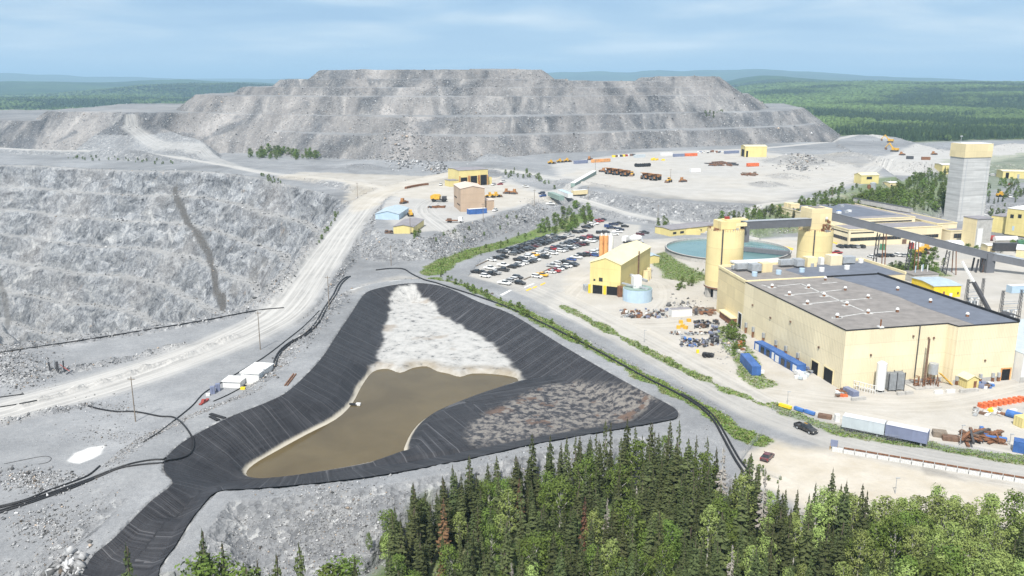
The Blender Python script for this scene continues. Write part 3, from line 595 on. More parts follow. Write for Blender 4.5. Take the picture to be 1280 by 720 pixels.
M = dict(
 cream=ribbed(paint('cream cladding', (.73, .64, .445), .55, .05, .12, streak=.2, seam=4.1)),
 cream2=ribbed(paint('yellowed cladding', (.70, .59, .355), .55, .06, .12, streak=.2, seam=4.1)),
 yellow=ribbed(paint('yellow cladding', (.66, .56, .245), .55, .06, .15, streak=.3, seam=5)),
 silo=paint('silo paint', (.68, .57, .30), .6, .06, .15, streak=.2, seam=6.5),
 paleroof=ribbed(paint('pale yellow roof sheet', (.74, .66, .40), .5, .06, .2, streak=.1)),
 tan=ribbed(paint('tan cladding', (.46, .345, .25), .6, .06, .15, streak=.25, seam=5)), tanroof=paint('pinkish roof', (.58, .475, .40), .6, .08, .2),
 grey=ribbed(paint('grey gallery sheet', (.145, .15, .165), .5, .1, .3, streak=.3)), dgrey=paint('dark grey steel', (.06, .06, .065), .5, .2, 1.0),
 roof=paint('gravelled roof', (.215, .20, .19), .95, .16, .35), membrane=paint('blue grey membrane', (.125, .14, .175), .7, .12, .3), trim=paint('cream trim', (.72, .62, .38), .6, .08),
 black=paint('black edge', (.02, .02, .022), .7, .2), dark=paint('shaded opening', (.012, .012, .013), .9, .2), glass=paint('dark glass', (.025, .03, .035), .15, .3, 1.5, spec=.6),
 conc=paint('banded concrete', (.56, .56, .55), .9, .05, .3, streak=.12, seam=2.3), concrete=paint('concrete', (.40, .39, .37), .9, .15, .8, streak=.3),
 steel=paint('galvanised steel', (.40, .42, .44), .45, .15, 1.0, metal=.3), rusty=paint('rusty steel', (.20, .095, .05), .85, .4, 1.2), brown=paint('brown steel', (.16, .10, .07), .7, .3, 1.0),
 white=paint('white paint', (.66, .66, .65), .45, .05, .4, streak=.15), ltblue=ribbed(paint('light blue sheet', (.40, .52, .63), .5, .08, .3, streak=.25)), blue=ribbed(paint('blue container paint', (.05, .125, .34), .5, .2, .5, streak=.4), .5),
 slate=ribbed(paint('slate blue trailer side', (.18, .205, .30), .5, .1, .4, streak=.4), .8), pale=ribbed(paint('pale grey blue trailer side', (.45, .50, .53), .5, .08, .4, streak=.35), .8), trroof=paint('white trailer roof', (.56, .56, .58), .5, .1, .5),
 orange=paint('orange plastic', (.62, .14, .05), .55, .25, .8), ochre=paint('yellow machine paint', (.62, .36, .04), .5, .2, .6, rust=.2), rustorange=paint('rust streaked orange paint', (.66, .33, .13), .7, .2, .5, streak=.4, rust=.3),
 haul=paint('worn orange truck paint', (.42, .20, .07), .7, .3, .5, rust=.6), tyre=paint('tyre rubber', (.022, .022, .023), .85, .3, 2), red=paint('red paint', (.30, .05, .04), .5, .25, streak=.3), green=paint('green paint', (.07, .19, .11), .5, .25, streak=.3), teal=paint('greenish grey sheet', (.22, .30, .27), .6, .12, streak=.3), black_hose=paint('black pipe plastic', (.016, .016, .018), .5, .3, 1), wood=paint('weathered wood pole', (.21, .175, .14), .9, .25, 1.5),
 yel=paint('bright yellow paint', (.74, .54, .03), .5, .1), bluep=paint('bright blue paint', (.06, .16, .42), .5, .25, streak=.3), white_line=paint('road paint white', (.72, .72, .70), .8, .2, 1.5), yel_line=paint('road paint yellow', (.75, .45, .04), .8, .2, 1.5), shedroof=ribbed(paint('grey blue shed roof', (.38, .46, .52), .5, .1, streak=.2)), greyroof=paint('grey shed roof', (.23, .22, .235), .8, .12, .3), roofline=paint('pale roof patching', (.46, .46, .45), .9, .25, 1.2), gravelw=paint('white crushed stone', (.55, .55, .54), .95, .2, 3))
nt = M['conc'].node_tree; B = NB(nt); bs = nt.nodes['Principled BSDF']; pos = B.n('ShaderNodeTexCoord').outputs['Object']; old = bs.inputs['Base Color'].links[0].from_socket
B.link(B.mix(B.rng(B.noise(B.scale(pos, (.02, .02, .55)), 1.0, 4, .7), .36, .64, 0, .75), old, (.30, .30, .298)), bs.inputs['Base Color'])
# thickener pool
wt, nt, bs = new_mat('teal process water'); B = NB(nt); pos = B.n('ShaderNodeTexCoord').outputs['Object']
B.link(B.mix(B.rng(B.noise(pos, .08, 3), .35, .65), (.09, .185, .19), (.115, .215, .215)), bs.inputs['Base Color']); bs.inputs['Roughness'].default_value = .22; B.bump(bs, B.noise(pos, 2.5, 2), .05, .1)

def wallbox(mb, p, q, z0, z1, t=.05, off=.03):   # a thin panel on a wall from p to q (xy), its outside to the right of p->q
    p = Vector(p); q = Vector(q); d = (q-p).normalized(); n = Vector((d.y, -d.x)); a = p+n*off; b = q+n*off
    return mb.prism([tuple(a), tuple(b), tuple(b+n*t), tuple(a+n*t)], z0, z1)
def opening(root, p, q, z0, z1, mat='dark', name='door', frame_mat=None):
    mb = MB(); wallbox(mb, p, q, z0, z1); o = mb.build(name, M[mat], root)
    if frame_mat:
        P = Vector(p); Q = Vector(q); d = (Q-P).normalized(); w = .35; f = MB()
        for a, b, c, e in ((P-d*w, P, z0, z1+w), (Q, Q+d*w, z0, z1+w), (P, Q, z1, z1+w)): wallbox(f, a, b, c, e, .12, .03)
        f.build('frame', M[frame_mat], o)
    return o
# ---- the mill
ins = lambda P, k: [tuple(np.array(P).mean(0)+(np.array(p)-np.array(P).mean(0))*k) for p in P]
fr = frame((88.2, 218.1), MX); Zm = 16.6
mill = thing('mill_building', 'largest building, cream metal walls under a wide flat dark roof with small vents', 'building', (88.2, 218.1, 0))
lf = lambda b, o=0.0: fr(o+(1.6*b/58.4 if b < 58.42 else 1.8+.1*(b-58.4)), b)   # the left wall, slightly out of square
annp = [lf(58.45), fr(62, 58.45), fr(62, 83), lf(83)]
mainp = [fr(0, 0), fr(31, 0), fr(31.7, -3.2), fr(51, -3.2), fr(51, 58.4), lf(58.4)]
MB().prism(mainp, -1.5, Zm-.25).build('wall', M['cream'], mill)
MB().prism(annp, -1.5, Zm-.75).build('annex_wall', M['cream2'], mill)
MB().prism(mainp, Zm-.24, Zm-.02).build('roof', M['roof'], mill)
MB().prism(ins(annp, .992), Zm-.74, Zm-.5).build('annex_roof', M['roof'], mill)
mb = MB(); mb.prism([fr(37, -3.0), fr(50.7, -3.0), fr(50.7, 58.1), fr(33.5, 58.1), fr(36, 44), fr(37.5, 30), fr(36.2, 18)], Zm-.019, Zm+.03); mb.build('roof_membrane', M['membrane'], mill)
mb = MB(); mb.prism([fr(27, 59), fr(61.4, 59), fr(61.4, 80), fr(33, 78), fr(25, 74)], Zm-.499, Zm-.45); mb.build('roof_membrane', M['membrane'], mill)
mb = MB()
for a, b in (((1.6, 58.4), (51, 58.4)), ((1.9, 58.4), (4.3, 83)), ((4.3, 83), (62, 83)), ((62, 83), (62, 58.4))):
    mb.beam(fr(*a)+(Zm-.1,), fr(*b)+(Zm-.1,), .5, .9)
mb.build('parapet', M['trim'], mill)
mb = MB()
for a, b in (((0, 0), (31, 0)), ((31, 0), (31.7, -3.2)), ((31.7, -3.2), (51, -3.2)), ((0, 0), (1.6, 58))): mb.beam(fr(*a)+(Zm-.05,), fr(*b)+(Zm-.05,), .22, .25)
mb.beam(fr(51, -3.2)+(Zm+.25,), fr(51, 58.4)+(Zm+.25,), .5, .8); mb.beam(fr(31, 58.0)+(Zm+.2,), fr(51, 58.0)+(Zm+.2,), .4, .6)
mb.build('roof_edge', M['black'], mill)
z6 = lambda x, y: (840+x/5.333, 300+y/5.333); z7 = lambda x, y: (1040+x/5.333, 300+y/5.333)
vents = [z6(667, 318), z6(782, 368), z6(902, 428), z6(1100, 518), z6(910, 321), z6(1013, 376), z6(1165, 436), z6(1022, 268), z7(240, 389), z7(240, 490), z7(35, 516), z7(435, 480), z7(437, 336), z7(655, 418), z7(902, 511), z7(88, 335)]
for x, y in vents:
    g = G(x, y, Zm); mb = MB(); mb.cyl(g[0], g[1], Zm, Zm+.75, .42, n=10); o = mb.build('roof_vent', M['rusty'], mill)
    MB().cyl(g[0], g[1], Zm+.75, Zm+1.25, .55, .35, n=10).build('cap', M['white'], o)
for x, y, k in ((550, 240, 'ltblue'), (648, 200, 'ltblue'), (710, 227, 'ltblue'), (865, 214, 'ltblue'), (997, 210, 'white'), (1165, 195, 'white'), (928, 178, 'steel'), (1258, 152, 'white')):
    g = G(*z6(x, y), Zm-.5); MB().cyl(g[0], g[1], Zm-.5, Zm+.9, .95, .95, n=14).build('exhaust_fan', M[k], mill)
g = G(*z7(323, 583), Zm); o = MB().cyl(g[0], g[1], Zm, Zm+2.2, .22, n=8).build('vent_pipe', M['rusty'], mill); MB().box((g[0], g[1], Zm), (1.3, 1.3, .35), MX).build('kerb', M['white'], o)
mb = MB()
def rl(a, b, w=.45):
    p = G(*a, Zm); q = G(*b, Zm); mb.beam((p[0], p[1], Zm+.0), (q[0], q[1], Zm+.0), w, .12)
for a, b in ((z6(705, 308), z6(860, 292)), (z6(860, 292), z6(1280, 475)), (z6(750, 370), z6(1130, 332)), (z6(870, 430), z6(1110, 405)), (z6(1110, 405), z7(265, 388)), (z6(1065, 522), z7(200, 490)), (z7(200, 490), z7(430, 475)), (z6(1000, 290), z6(1100, 282)), (z6(600, 300), z6(680, 320))): rl(a, b)
for x, y in vents[:7]+vents[9:11]:
    g = G(x, y, Zm); mb.box((g[0], g[1], Zm-.01), (2.6, 1.5, .06), MX)
mb.build('roof_patching', M['roofline'], mill)
# roof plant at the far end
def duct(a, b, n, parts):
    o = None
    for c, s, k in parts:
        mb = MB()
        for cc, ss_ in zip(c, s): mb.box(fr(cc[0], cc[1])+(Zm-.5+cc[2],), ss_, MX)
        mb.build('roof_duct' if k == 'steel' else 'air_handler', M[k], mill)
duct(0, 0, 0, [([(9.5, 75.5, 1.0), (12.5, 72.5, .8), (7.2, 77.5, .5)], [(5, 2.2, 1.8), (3.5, 3.5, 2.4), (1.2, 1.4, 1.2)], 'steel'), ([(17, 73.5, 0)], [(3.8, 3.6, 3.2)], 'cream2'), ([(28, 78.5, .9), (32, 77, .7)], [(5, 2.2, 1.8), (3, 3.5, 2.4)], 'steel'), ([(37, 78, 0)], [(3.8, 3.8, 3.4)], 'cream2'), ([(47, 78.5, 0)], [(4.6, 4, 3.6)], 'cream'), ([(52.5, 78.5, .5)], [(5, 3.2, 2.3)], 'steel'), ([(43, 80, 0)], [(1.4, 2, 2.5)], 'white')])
MB().prism(rc(fr, 14, 33, 83.3, 93), -1, Zm-1).build('annex_wall', M['cream2'], mill); MB().prism(rc(fr, 13.8, 33.2, 83.3, 93.2), Zm-.99, Zm-.4).build('annex_roof', M['white'], mill)
# doors, pipes and fittings on the walls
for b0, b1, h in ((4.2, 8.6, 3.8), (11.5, 15.0, 3.6)): opening(mill, lf(b1), lf(b0), -.2, h, 'dark', 'door', 'trim')
opening(mill, lf(62.5), lf(59.8), -.2, 5.0, 'dark', 'door', 'white'); opening(mill, fr(47.5, -3.2), fr(50.2, -3.2), -.1, 3.2, 'dark', 'door', 'rustorange')
mb = MB(); mb.prism([lf(64, -1.9), lf(64, -.05), lf(75, -.05), lf(75, -1.9)], 0, 2.4); mb.build('lean_to', M['rusty'], mill)
MB().prism([lf(63.8, -2.3), lf(63.8, -.02), lf(75.2, -.02), lf(75.2, -2.3)], 2.41, 2.8).build('canopy', M['trim'], mill)
for b in (22, 29, 35, 43, 50, 55): 
    mb = MB(); c = lf(b, -.45); mb.cyl(c[0], c[1], -.5, 2.0, .35, n=8, m=0); mb.box(c+(2.0,), (.6, .9, 1.5), MX, 1); mb.build('wall_vent', [M['rusty'], M['steel']], mill)
for a in (33, 40.5, 44.5, 46.4): 
    c = fr(a, -3.6); mb = MB().box(c+(0,), (.6, .6, 1.2), MX, 0).box(c+(1.2,), (.7, .6, 1.3), MX, 1); mb.build('wall_vent', [M['rusty'], M['steel']], mill)
mb = MB(); c = fr(22.2, -.3); mb.cyl(c[0], c[1], 2.0, Zm, .16, n=6); mb.build('downpipe', M['dgrey'], mill)
mb = MB(); mb.prism(rc(fr, 11, 31, -.14, -.04), -.5, 1.3); mb.prism(rc(fr, 32, 46, -3.36, -3.24), -.5, 1.3); mb.build('plinth', M['concrete'], mill)
for a, z in ((20.5, 13.4), (25.3, 12.6), (27, 12.5), (41.5, 6), (8, 9), (13, 5)): MB().box(fr(a, -.25 if a < 31 else -3.4)+(z,), (.4, .3, .5), MX).build('wall_lamp', M['brown'], mill)
for b, z in ((12, 8), (28, 11), (40, 9), (52, 10)): MB().box(lf(b, -.2)+(z,), (.3, .6, .5), MX).build('wall_lamp', M['brown'], mill)
# annexe at the right edge
an = thing('annex_building', 'lower pale grey building joined to the right end of the cream mill', 'building', fr(53, 0)+(0,))
MB().prism(rc(fr, 51.3, 80, -6, 24), -1, 8.0).build('wall', M['white'], an); MB().prism(rc(fr, 51.3, 80.3, -6.3, 24.3), 8.01, 8.3).build('roof', M['pale'], an)
mb = MB(); mb.prism(rc(fr, 51.2, 80.05, -6.15, -6.02), -.5, 1.5); mb.build('plinth', M['concrete'], an)
opening(an, fr(52.6, -6), fr(53.1, -6), 3.2, 4.6, 'dark', 'window')
for q in (56, 62, 68): MB().box(fr(q, 10)+(8.3,), (1.6, 1.6, 1.3), MX).build('roof_vent', M['dgrey'], an)
# ---- silos
def silo(label, c, r, h, base, head, legs):
    o = thing('ore_silo', label, 'silo', c+(0,), 'two yellow ore silos')
    MB().cyl(c[0], c[1], base, h, r, n=48).build('shell', M['silo'], o, True).data.polygons[-1].use_smooth = False
    mb = MB()
    for k in range(44):
        t = 2*math.pi*k/44; x, y = c[0]+(r-.1)*math.cos(t), c[1]+(r-.1)*math.sin(t); mb.tube([(x, y, h), (x, y, h+1.1)], .04, 4)
    for z in (.55, 1.1): mb.tube([(c[0]+(r-.1)*math.cos(2*math.pi*k/32), c[1]+(r-.1)*math.sin(2*math.pi*k/32), h+z) for k in range(33)], .05, 4)
    mb.build('railing', M['brown'], o)
    mb = MB(); t = math.radians(-112); x, y = c[0]+(r+.25)*math.cos(t), c[1]+(r+.25)*math.sin(t)
    mb.box((x, y, base), (.5, .35, h-base+1), (math.cos(t+math.pi/2), math.sin(t+math.pi/2))); mb.build('ladder', M['dgrey'], o)
    for k in range(18):
        mb = MB(); t = rnd.uniform(0, 6.28); q = rnd.uniform(.35, .9)*r; mb.box((c[0]+q*math.cos(t), c[1]+q*math.sin(t), h), (rnd.uniform(.3, 1.4), rnd.uniform(.3, 1), rnd.uniform(.2, 1.0)), MX); mb.build('roof_box', M[rnd.choice(('rusty', 'rusty', 'steel'))], o)
    if legs:
        mb = MB()
        for k in range(8):
            t = 2*math.pi*k/8+.2; mb.box((c[0]+(r-.9)*math.cos(t), c[1]+(r-.9)*math.sin(t), -1.5), (2.4, 1.3, base+1.5), (math.cos(t+math.pi/2), math.sin(t+math.pi/2)))
        mb.cyl(c[0], c[1], base-.55, base, r+.25, n=48); mb.build('concrete_base', M['concrete'], o)
        mb = MB().cyl(c[0], c[1], -1, base-.6, r-1.9, n=24); mb.build('inner_wall', M['dgrey'], o)
        mb = MB().cyl(c[0], c[1], base-.6, base-.1, r+.32, n=48); mb.build('rusty_ring', M['rusty'], o)
    for bx, sz, z0, z1, k in head:
        n = 'headhouse' if z1-z0 > 2.4 else 'roof_box'; MB().box((c[0]+bx[0], c[1]+bx[1], z0), (sz[0], sz[1], z1-z0), MX).build(n, M[k], o)
    return o
S1 = (81.2, 322.6); S2 = (124.8, 349.0)
s1 = silo('yellow ore silo nearer the shed, on a concrete base, with a low headhouse', S1, 6.9, 26.0, 4.6, [((.6, 1.5), (8, 6.5), 26, 29.4, 'silo'), ((3.5, 1.5), (9, 4, 0), 29.42, 29.9, 'silo'), ((5.2, 1.2), (4.5, 4), 27.3, 28.6, 'cream2')], True)
mb = MB().box((S1[0]+.5, S1[1]+1, 29.9), (1.8, 1.2, .9), MX); mb.build('roof_machine', M['red'], s1); MB().box((S1[0]+1.7, S1[1]+.6, 29.9), (.8, .9, 1.2), MX).build('roof_machine', M['steel'], s1)
s2 = silo('yellow ore silo further right with a tall square headhouse on top', S2, 6.9, 21.4, -1, [((-.3, .5), (9.2, 8.2), 21.4, 30.6, 'cream2'), ((-.3, .5), (4.5, 5.5), 30.62, 30.8, 'roof')], False)
for k in range(14): MB().box((S2[0]+rnd.uniform(0, 4.5), S2[1]-3.9-rnd.uniform(0, 1.2), 21.4+rnd.uniform(0, 4)), (rnd.uniform(.3, 1), .5, rnd.uniform(.3, 1.4)), MX).build('head_machine', M['rusty'], s2)
MB().box((S2[0]+2.6, S2[1]-3.8, 26.4), (1.1, .15, 1.0), MX).build('sign_plate', M['white'], s2)
# ---- conveyor galleries and their trestles
def gallery(label, a, b, w, h, mat='grey'):
    o = thing('conveyor_gallery', label, 'conveyor', ((a[0]+b[0])/2, (a[1]+b[1])/2, (a[2]+b[2])/2-h/2)); MB().beam(a, b, w, h).build('casing', M[mat], o)
    A = Vector(a); Bv = Vector(b); MB().beam(A+Vector((0, 0, h/2+.1)), Bv+Vector((0, 0, h/2+.1)), w+.3, .14).build('roof', M['dgrey'] if mat != 'grey' else M['steel'], o); return o
gallery('level grey conveyor gallery bridging the two yellow silos', (S1[0]+5.5, S1[1]+3.6, 27.0), (S2[0]-4.5, S2[1]-3.4, 25.2), 3.0, 3.0)
MB().box((S1[0]+8.3, S1[1]+4, 20.5), (2.6, 2.6, 6.2), MX).build('chute', M['grey'], s1)
TT = (206.6, 366.0)
gallery('long grey conveyor gallery sloping down from the far silo past the office', (S2[0]+4.2, S2[1]+.6, 27.4), (TT[0], TT[1], 7.2), 3.2, 3.2)
gallery('short grey conveyor gallery running on right from the grey transfer tower', (TT[0]+1.7, TT[1]-.6, 6.9), (232, 352, 3.4), 3.2, 3.0)
tt = thing('transfer_tower', 'small grey sheet metal tower where the sloping conveyor changes', 'tower', TT+(0,)); MB().box(TT+(-1,), (4.2, 4.2, 9.6), MX).build('casing', M['grey'], tt)
mb = MB()
for dx, dy in ((-5.5, -1.5), (-5.5, 2), (-3.2, -1.6)): mb.tube([(TT[0]+dx, TT[1]+dy, -1), (TT[0]+dx+.6, TT[1]+dy, 6)], .4, 6)
mb.build('leg', M['dgrey'], tt); MB().box((TT[0]-2.6, TT[1]-1.2, 0), (.7, .7, 6.2), MX).build('rusty_leg', M['rusty'], tt)
dv = Vector((TT[0]-S2[0]-4.2, TT[1]-S2[1]-.6, 7.2-27.4))
for t, lab in ((.33, 'tallest steel trestle under the sloping conveyor, nearest the silo'), (.53, 'middle steel trestle under the sloping conveyor'), (.765, 'shortest steel trestle under the sloping conveyor, nearest the grey tower')):
    p = Vector((S2[0]+4.2, S2[1]+.6, 27.4))+dv*t; z = p.z-1.7; o = thing('conveyor_trestle', lab, 'trestle', (p.x, p.y, 0), 'conveyor trestles'); mb = MB(); m2 = MB(); e = Vector((-.1, 1.0, 0))
    for q in (-1, 1):
        for s_ in (-1, 1):
            (mb if q < 0 else m2).tube([(p.x+q*2.2+s_*.4, p.y+s_*2.6, -.5), (p.x+q*1.3, p.y+s_*1.3, z)], .22, 5)
    for k in range(5):
        f0, f1 = k/5, (k+1)/5; L = lambda f, s_: (p.x-2.2+.9*f+s_*.4*(1-f), p.y+s_*(2.6-1.3*f), -.5+f*(z+.5)); mb.tube([L(f0, -1), L(f1, 1)], .1, 4); mb.tube([L(f0, 1), L(f1, -1)], .1, 4)
    mb.build('lattice_leg', M['dgrey'], o); m2.build('rusty_leg', M['rusty'], o)
# ---- thickener
TC = G(909, 310, 2.4); TR = 29.0
th = thing('thickener_tank', 'wide round concrete thickener tank of teal water behind the silos', 'tank', TC+(0,)); n = 96; mb = MB(); A = [2*math.pi*k/n for k in range(n)]
for r0, z0, r1, z1 in ((TR+.5, -2, TR+.5, 2.5), (TR+.5, 2.5, TR, 2.5), (TR, 2.5, TR, -1)): mb.add([(TC[0]+r0*math.cos(t), TC[1]+r0*math.sin(t), z0) for t in A]+[(TC[0]+r1*math.cos(t), TC[1]+r1*math.sin(t), z1) for t in A], [(i, (i+1) % n, n+(i+1) % n, n+i) for i in range(n)])
mb.build('wall', M['concrete'], th, False); MB().cyl(TC[0], TC[1], -.9, 1.55, TR+.2, n=96).build('pool_water', wt, th)
ang = math.radians(-32); e1 = (TC[0]+(TR+.5)*math.cos(ang), TC[1]+(TR+.5)*math.sin(ang)); o = MB().beam(TC+(2.9,), e1+(2.9,), 2.6, 1.8).build('bridge', M['grey'], th)
mb = MB()
for k in range(12):
    f = k/11; x, y = TC[0]+(e1[0]-TC[0])*f, TC[1]+(e1[1]-TC[1])*f; mb.tube([(x, y-1.2, 3.8), (x, y-1.2, 4.9)], .05, 4)
mb.beam((TC[0], TC[1]-1.2, 4.9), (e1[0], e1[1]-1.2, 4.9), .1, .1); mb.build('railing', M['steel'], o)
MB().cyl(TC[0], TC[1], -.5, 3.6, 2.6, n=20).build('drive_well', M['dgrey'], th)
tg = MB(); tg.tube([(TC[0]+(TR+.6)*math.cos(2*math.pi*k/80), TC[1]+(TR+.6)*math.sin(2*math.pi*k/80), 2.1) for k in range(81)], .22, 5); tg.build('launder_pipe', M['dgrey'], th)
# ---- generic sheds
def shed(name, label, cat, pL, pC, pR, z, h, ridge=0, wall='yellow', roof='greyroof', doors=(), dep=None, along='b', wid=None, group=None):
    """pC nearest bottom corner, pL / pR the ends of the faces left and right of it (photo pixels), or dep/wid in metres along the mill grid"""
    if z is None: z = GT(*pC)[2]
    C_ = Vector(G(*pC, z)); R_v = Vector(G(*pR, z))-C_; L_v = (Vector(G(*pL, z))-C_) if pL else Vector((-1, 1))
    if wid: u = Vector(MX); U = wid
    else: u = R_v.normalized(); U = R_v.length
    v = Vector((-u.y, u.x)); V = dep or abs(L_v.dot(v))
    f = frame(tuple(C_), tuple(u)); o = thing(name, label, cat, (C_.x, C_.y, z), group); mb = MB()
    if ridge:
        if along == 'b': mb.gable(f, 0, U, 0, V, z-1.5, z+h, z+h+ridge); mb.build('wall', M[wall], o); MB().gable_roof(f, 0, U, 0, V, z+h, z+h+ridge).build('roof', M[roof], o)
        else:
            g = lambda a, b: f(b, V-a) if False else f(U-b, a); mb.gable(g, 0, V, 0, U, z-1.5, z+h, z+h+ridge); 
            mb.f = [q[::1] for q in mb.f]; mb.build('wall', M[wall], o); MB().gable_roof(g, 0, V, 0, U, z+h, z+h+ridge).build('roof', M[roof], o)
    else:
        mb.prism(rc(f, 0, U, 0, V), z-1.5, z+h); mb.build('wall', M[wall], o); MB().prism(rc(f, -.25, U+.25, -.25, V+.25), z+h+.005, z+h+.3).build('roof', M[roof], o)
    for side, a0, a1, z0, z1, k in doors:
        n = 'window' if z0 > .8 and k == 'glass' else 'door'
        if side == 'r': opening(o, f(a0*U, 0), f(a1*U, 0), z+z0, z+z1, k, n)
        else: opening(o, f(0, a1*V), f(0, a0*V), z+z0, z+z1, k, n)
    o['_f'] = 0; return o, f, U, V
# batch plant shed
bp, f, U, V = shed('batch_plant', 'tall yellow gabled shed with two open bays beside the car park', 'building', None, (737, 366), (775, 370), 0, 12.2, 2.2, 'yellow', 'paleroof', [('r', .1, .42, -.2, 3.4, 'dark'), ('r', .56, .94, -.2, 3.4, 'dark'), ('r', .3, .42, 5.0, 6.5, 'glass'), ('r', .12, .18, 5.0, 5.8, 'glass')], dep=41)
mb = MB()
for a in (-.02, .49, .98): mb.box(f(a*U+.15, -.25)+(0,), (.8, .5, 3.5), MX)
mb.build('door_post', M['yel'], bp)
mb = MB(); mb.tube([f(U+.3, 23)+(0,), f(U+.3, 23)+(13.6,)], .3, 8); mb.build('flue', M['brown'], bp)
for b, z, r in ((17, 3.2, 1.3), (30, 3.0, 1.5), (34, 3.4, 1.2)): c = f(U+1.6, b); MB().cyl(c[0], c[1], z-3.4, z+1.2, r, r*.8, n=14).build('dust_hopper', M['cream2'], bp)
c = f(U+.2, -1.0); MB().box(c+(0,), (1.6, 1.6, 4.2), MX).build('bin_frame', M['rusty'], bp); MB().box(f(-2.4, 3)+(0,), (2, 3, 2.4), MX).build('compressor_box', M['steel'], bp)
mb = MB(); mb.beam(f(U+.6, 11)+(6.2,), f(U+8, 9)+(4.8,), 1.1, .9); mb.build('feed_chute', M['steel'], bp)
# pale blue water tank with a box on its lid
g = G(797, 379); TK = (g[0]+.6, g[1]+5.2); wtk = thing('water_tank', 'round light blue water tank with a white box on its lid, beside the batch shed', 'tank', TK+(0,))
MB().cyl(TK[0], TK[1], -.5, 4.6, 5.5, n=40, top=0).build('shell', M['ltblue'], wtk, False); MB().cyl(TK[0], TK[1], 4.61, 4.8, 5.3, n=40).build('lid', M['teal'], wtk)
MB().box((TK[0]-.5, TK[1]+.2, 4.8), (3.2, 3.0, 4.6), MX).build('box_housing', M['white'], wtk); mb = MB().beam((TK[0]+.6, TK[1]-1.5, 5.4), (TK[0]+3.5, TK[1]-3.6, 5.0), 1.0, .6).beam((TK[0]-1, TK[1]-1.4, 5.6), (TK[0]-5.6, TK[1]+2.4, 6.0), .8, .5); mb.build('inlet_pipe', M['steel'], wtk)
# cement silos behind the batch shed
for px, k, lab in ((751, 'rustorange', 'orange streaked cement silo standing behind the yellow batch shed'), (756.5, 'rustorange', 'narrow orange and white cement silo between its two neighbours behind the batch shed'), (762.5, 'white', 'white cement silo right of the orange ones behind the batch shed')):
    c = G(px, 330); c = (c[0]*1.0, c[1]); d = 372.0; c = ((px-640)/FPX*d, (d-80*PS)/PC); o = thing('cement_silo', lab, 'silo', c+(0,), 'cement silos'); r = 1.0 if k == 'rustorange' else 1.15
    MB().cyl(c[0], c[1], 3.5, 16.5, r, n=16).build('shell', M[k], o, True); MB().cyl(c[0], c[1], 1.6, 3.5, .3, r, n=16).build('cone', M[k], o); mb = MB()
    for q in (-1, 1):
        for w in (-1, 1): mb.tube([(c[0]+q*.8, c[1]+w*.8, -.5), (c[0]+q*.8, c[1]+w*.8, 3.8)], .1, 4)
    mb.build('leg', M['steel'], o); MB().cyl(c[0], c[1], 16.5, 17.6, .45, n=8).build('filter', M['white'], o)
shed('pump_shed', 'small low yellow shed with a light blue roof behind the batch shed', 'shed', None, (809, 330), (824, 329), 0, 3.2, .7, 'yellow', 'shedroof', dep=9)
lo_, f, U, V = shed('laboratory_building', 'long low yellow building with a grey roof behind the thickener tank', 'building', None, (838, 296), (896, 289.5), 0, 3.7, .5, 'yellow', 'greyroof', [('r', .05, .12, 1.2, 2.4, 'glass'), ('r', .2, .28, 1.2, 2.4, 'glass'), ('r', .34, .5, .2, 2.6, 'glass'), ('r', .6, .66, 1.2, 2.4, 'glass'), ('r', .78, .84, 1.2, 2.4, 'glass')], dep=13, along='a')
MB().box(f(.42*U, -1.2)+(0,), (9, 1.8, 2.9), (1, -.1)).build('porch', M['yellow'], lo_)
# ---- office block
fr = frame((169.3, 426.4), MX); of = thing('office_building', 'wide cream office building with dark ribbon windows and a flat grey roof', 'building', (169.3, 426.4, 0))
def blk(a0, a1, b0, b1, z, nm='wall', rf='greyroof', k='cream'): MB().prism(rc(fr, a0, a1, b0, b1), -1, z).build(nm, M[k], of); MB().prism(rc(fr, a0+.4, a1-.4, b0+.4, b1-.4), z+.003, z+.12).build('roof', M[rf], of); mb = MB(); [mb.beam(fr(*p)+(z+.2,), fr(*q)+(z+.2,), .4, .5) for p, q in (((a0, b0), (a1, b0)), ((a1, b0), (a1, b1)), ((a0, b0), (a0, b1)))]; mb.build('parapet', M['trim'], of)
blk(0, 54, 0, 16, 8.2); blk(.2, 50, 16.2, 72, 10.6); blk(54.2, 66, 4, 60, 8.8); blk(56, 70.5, -4, 3.8, 6.2)
MB().prism([fr(6, 24), fr(46, 26), fr(44, 70), fr(10, 68)], 10.74, 10.8).build('roof_membrane', M['membrane'], of)
def ribbon(a0, a1, b, z0, z1, left=False):
    p, q = (fr(a0, b), fr(a1, b)) if not left else (fr(b, a1), fr(b, a0)); o = opening(of, p, q, z0, z1, 'glass', 'window'); mb = MB(); P, Q = Vector(p), Vector(q); n = max(2, int((Q-P).length/1.9))
    for k in range(n+1): c = P+(Q-P)*k/n; d = (Q-P).normalized(); wallbox(mb, c-d*.06, c+d*.06, z0, z1, .1, .04)
    mb.build('mullion', M['brown'], o)
ribbon(1, 30, 0, 2.6, 4.3); ribbon(42, 52, 0, 2.6, 4.3); ribbon(1, 14, 0, 6.4, 7.0); ribbon(18, 48, 16.2, 8.6, 9.3); ribbon(58, 69, -4, 2.6, 4.9); ribbon(1, 15, 0, 2.6, 4.3, True); ribbon(1, 15, 0, 6.4, 7.0, True)
opening(of, fr(31, 0), fr(33.5, 0), 0, 2.4, 'brown', 'door'); opening(of, fr(36, 0), fr(40, 0), 0, 3.0, 'white', 'door')
for x, y, k in ((20, 40, 'bluep'), (23, 38, 'steel'), (18, 37, 'white'), (27, 41, 'white'), (35, 60, 'steel')): MB().box(fr(x, y)+(10.7,), (2.2, 1.6, 1.2), MX).build('roof_unit', M[k], of)
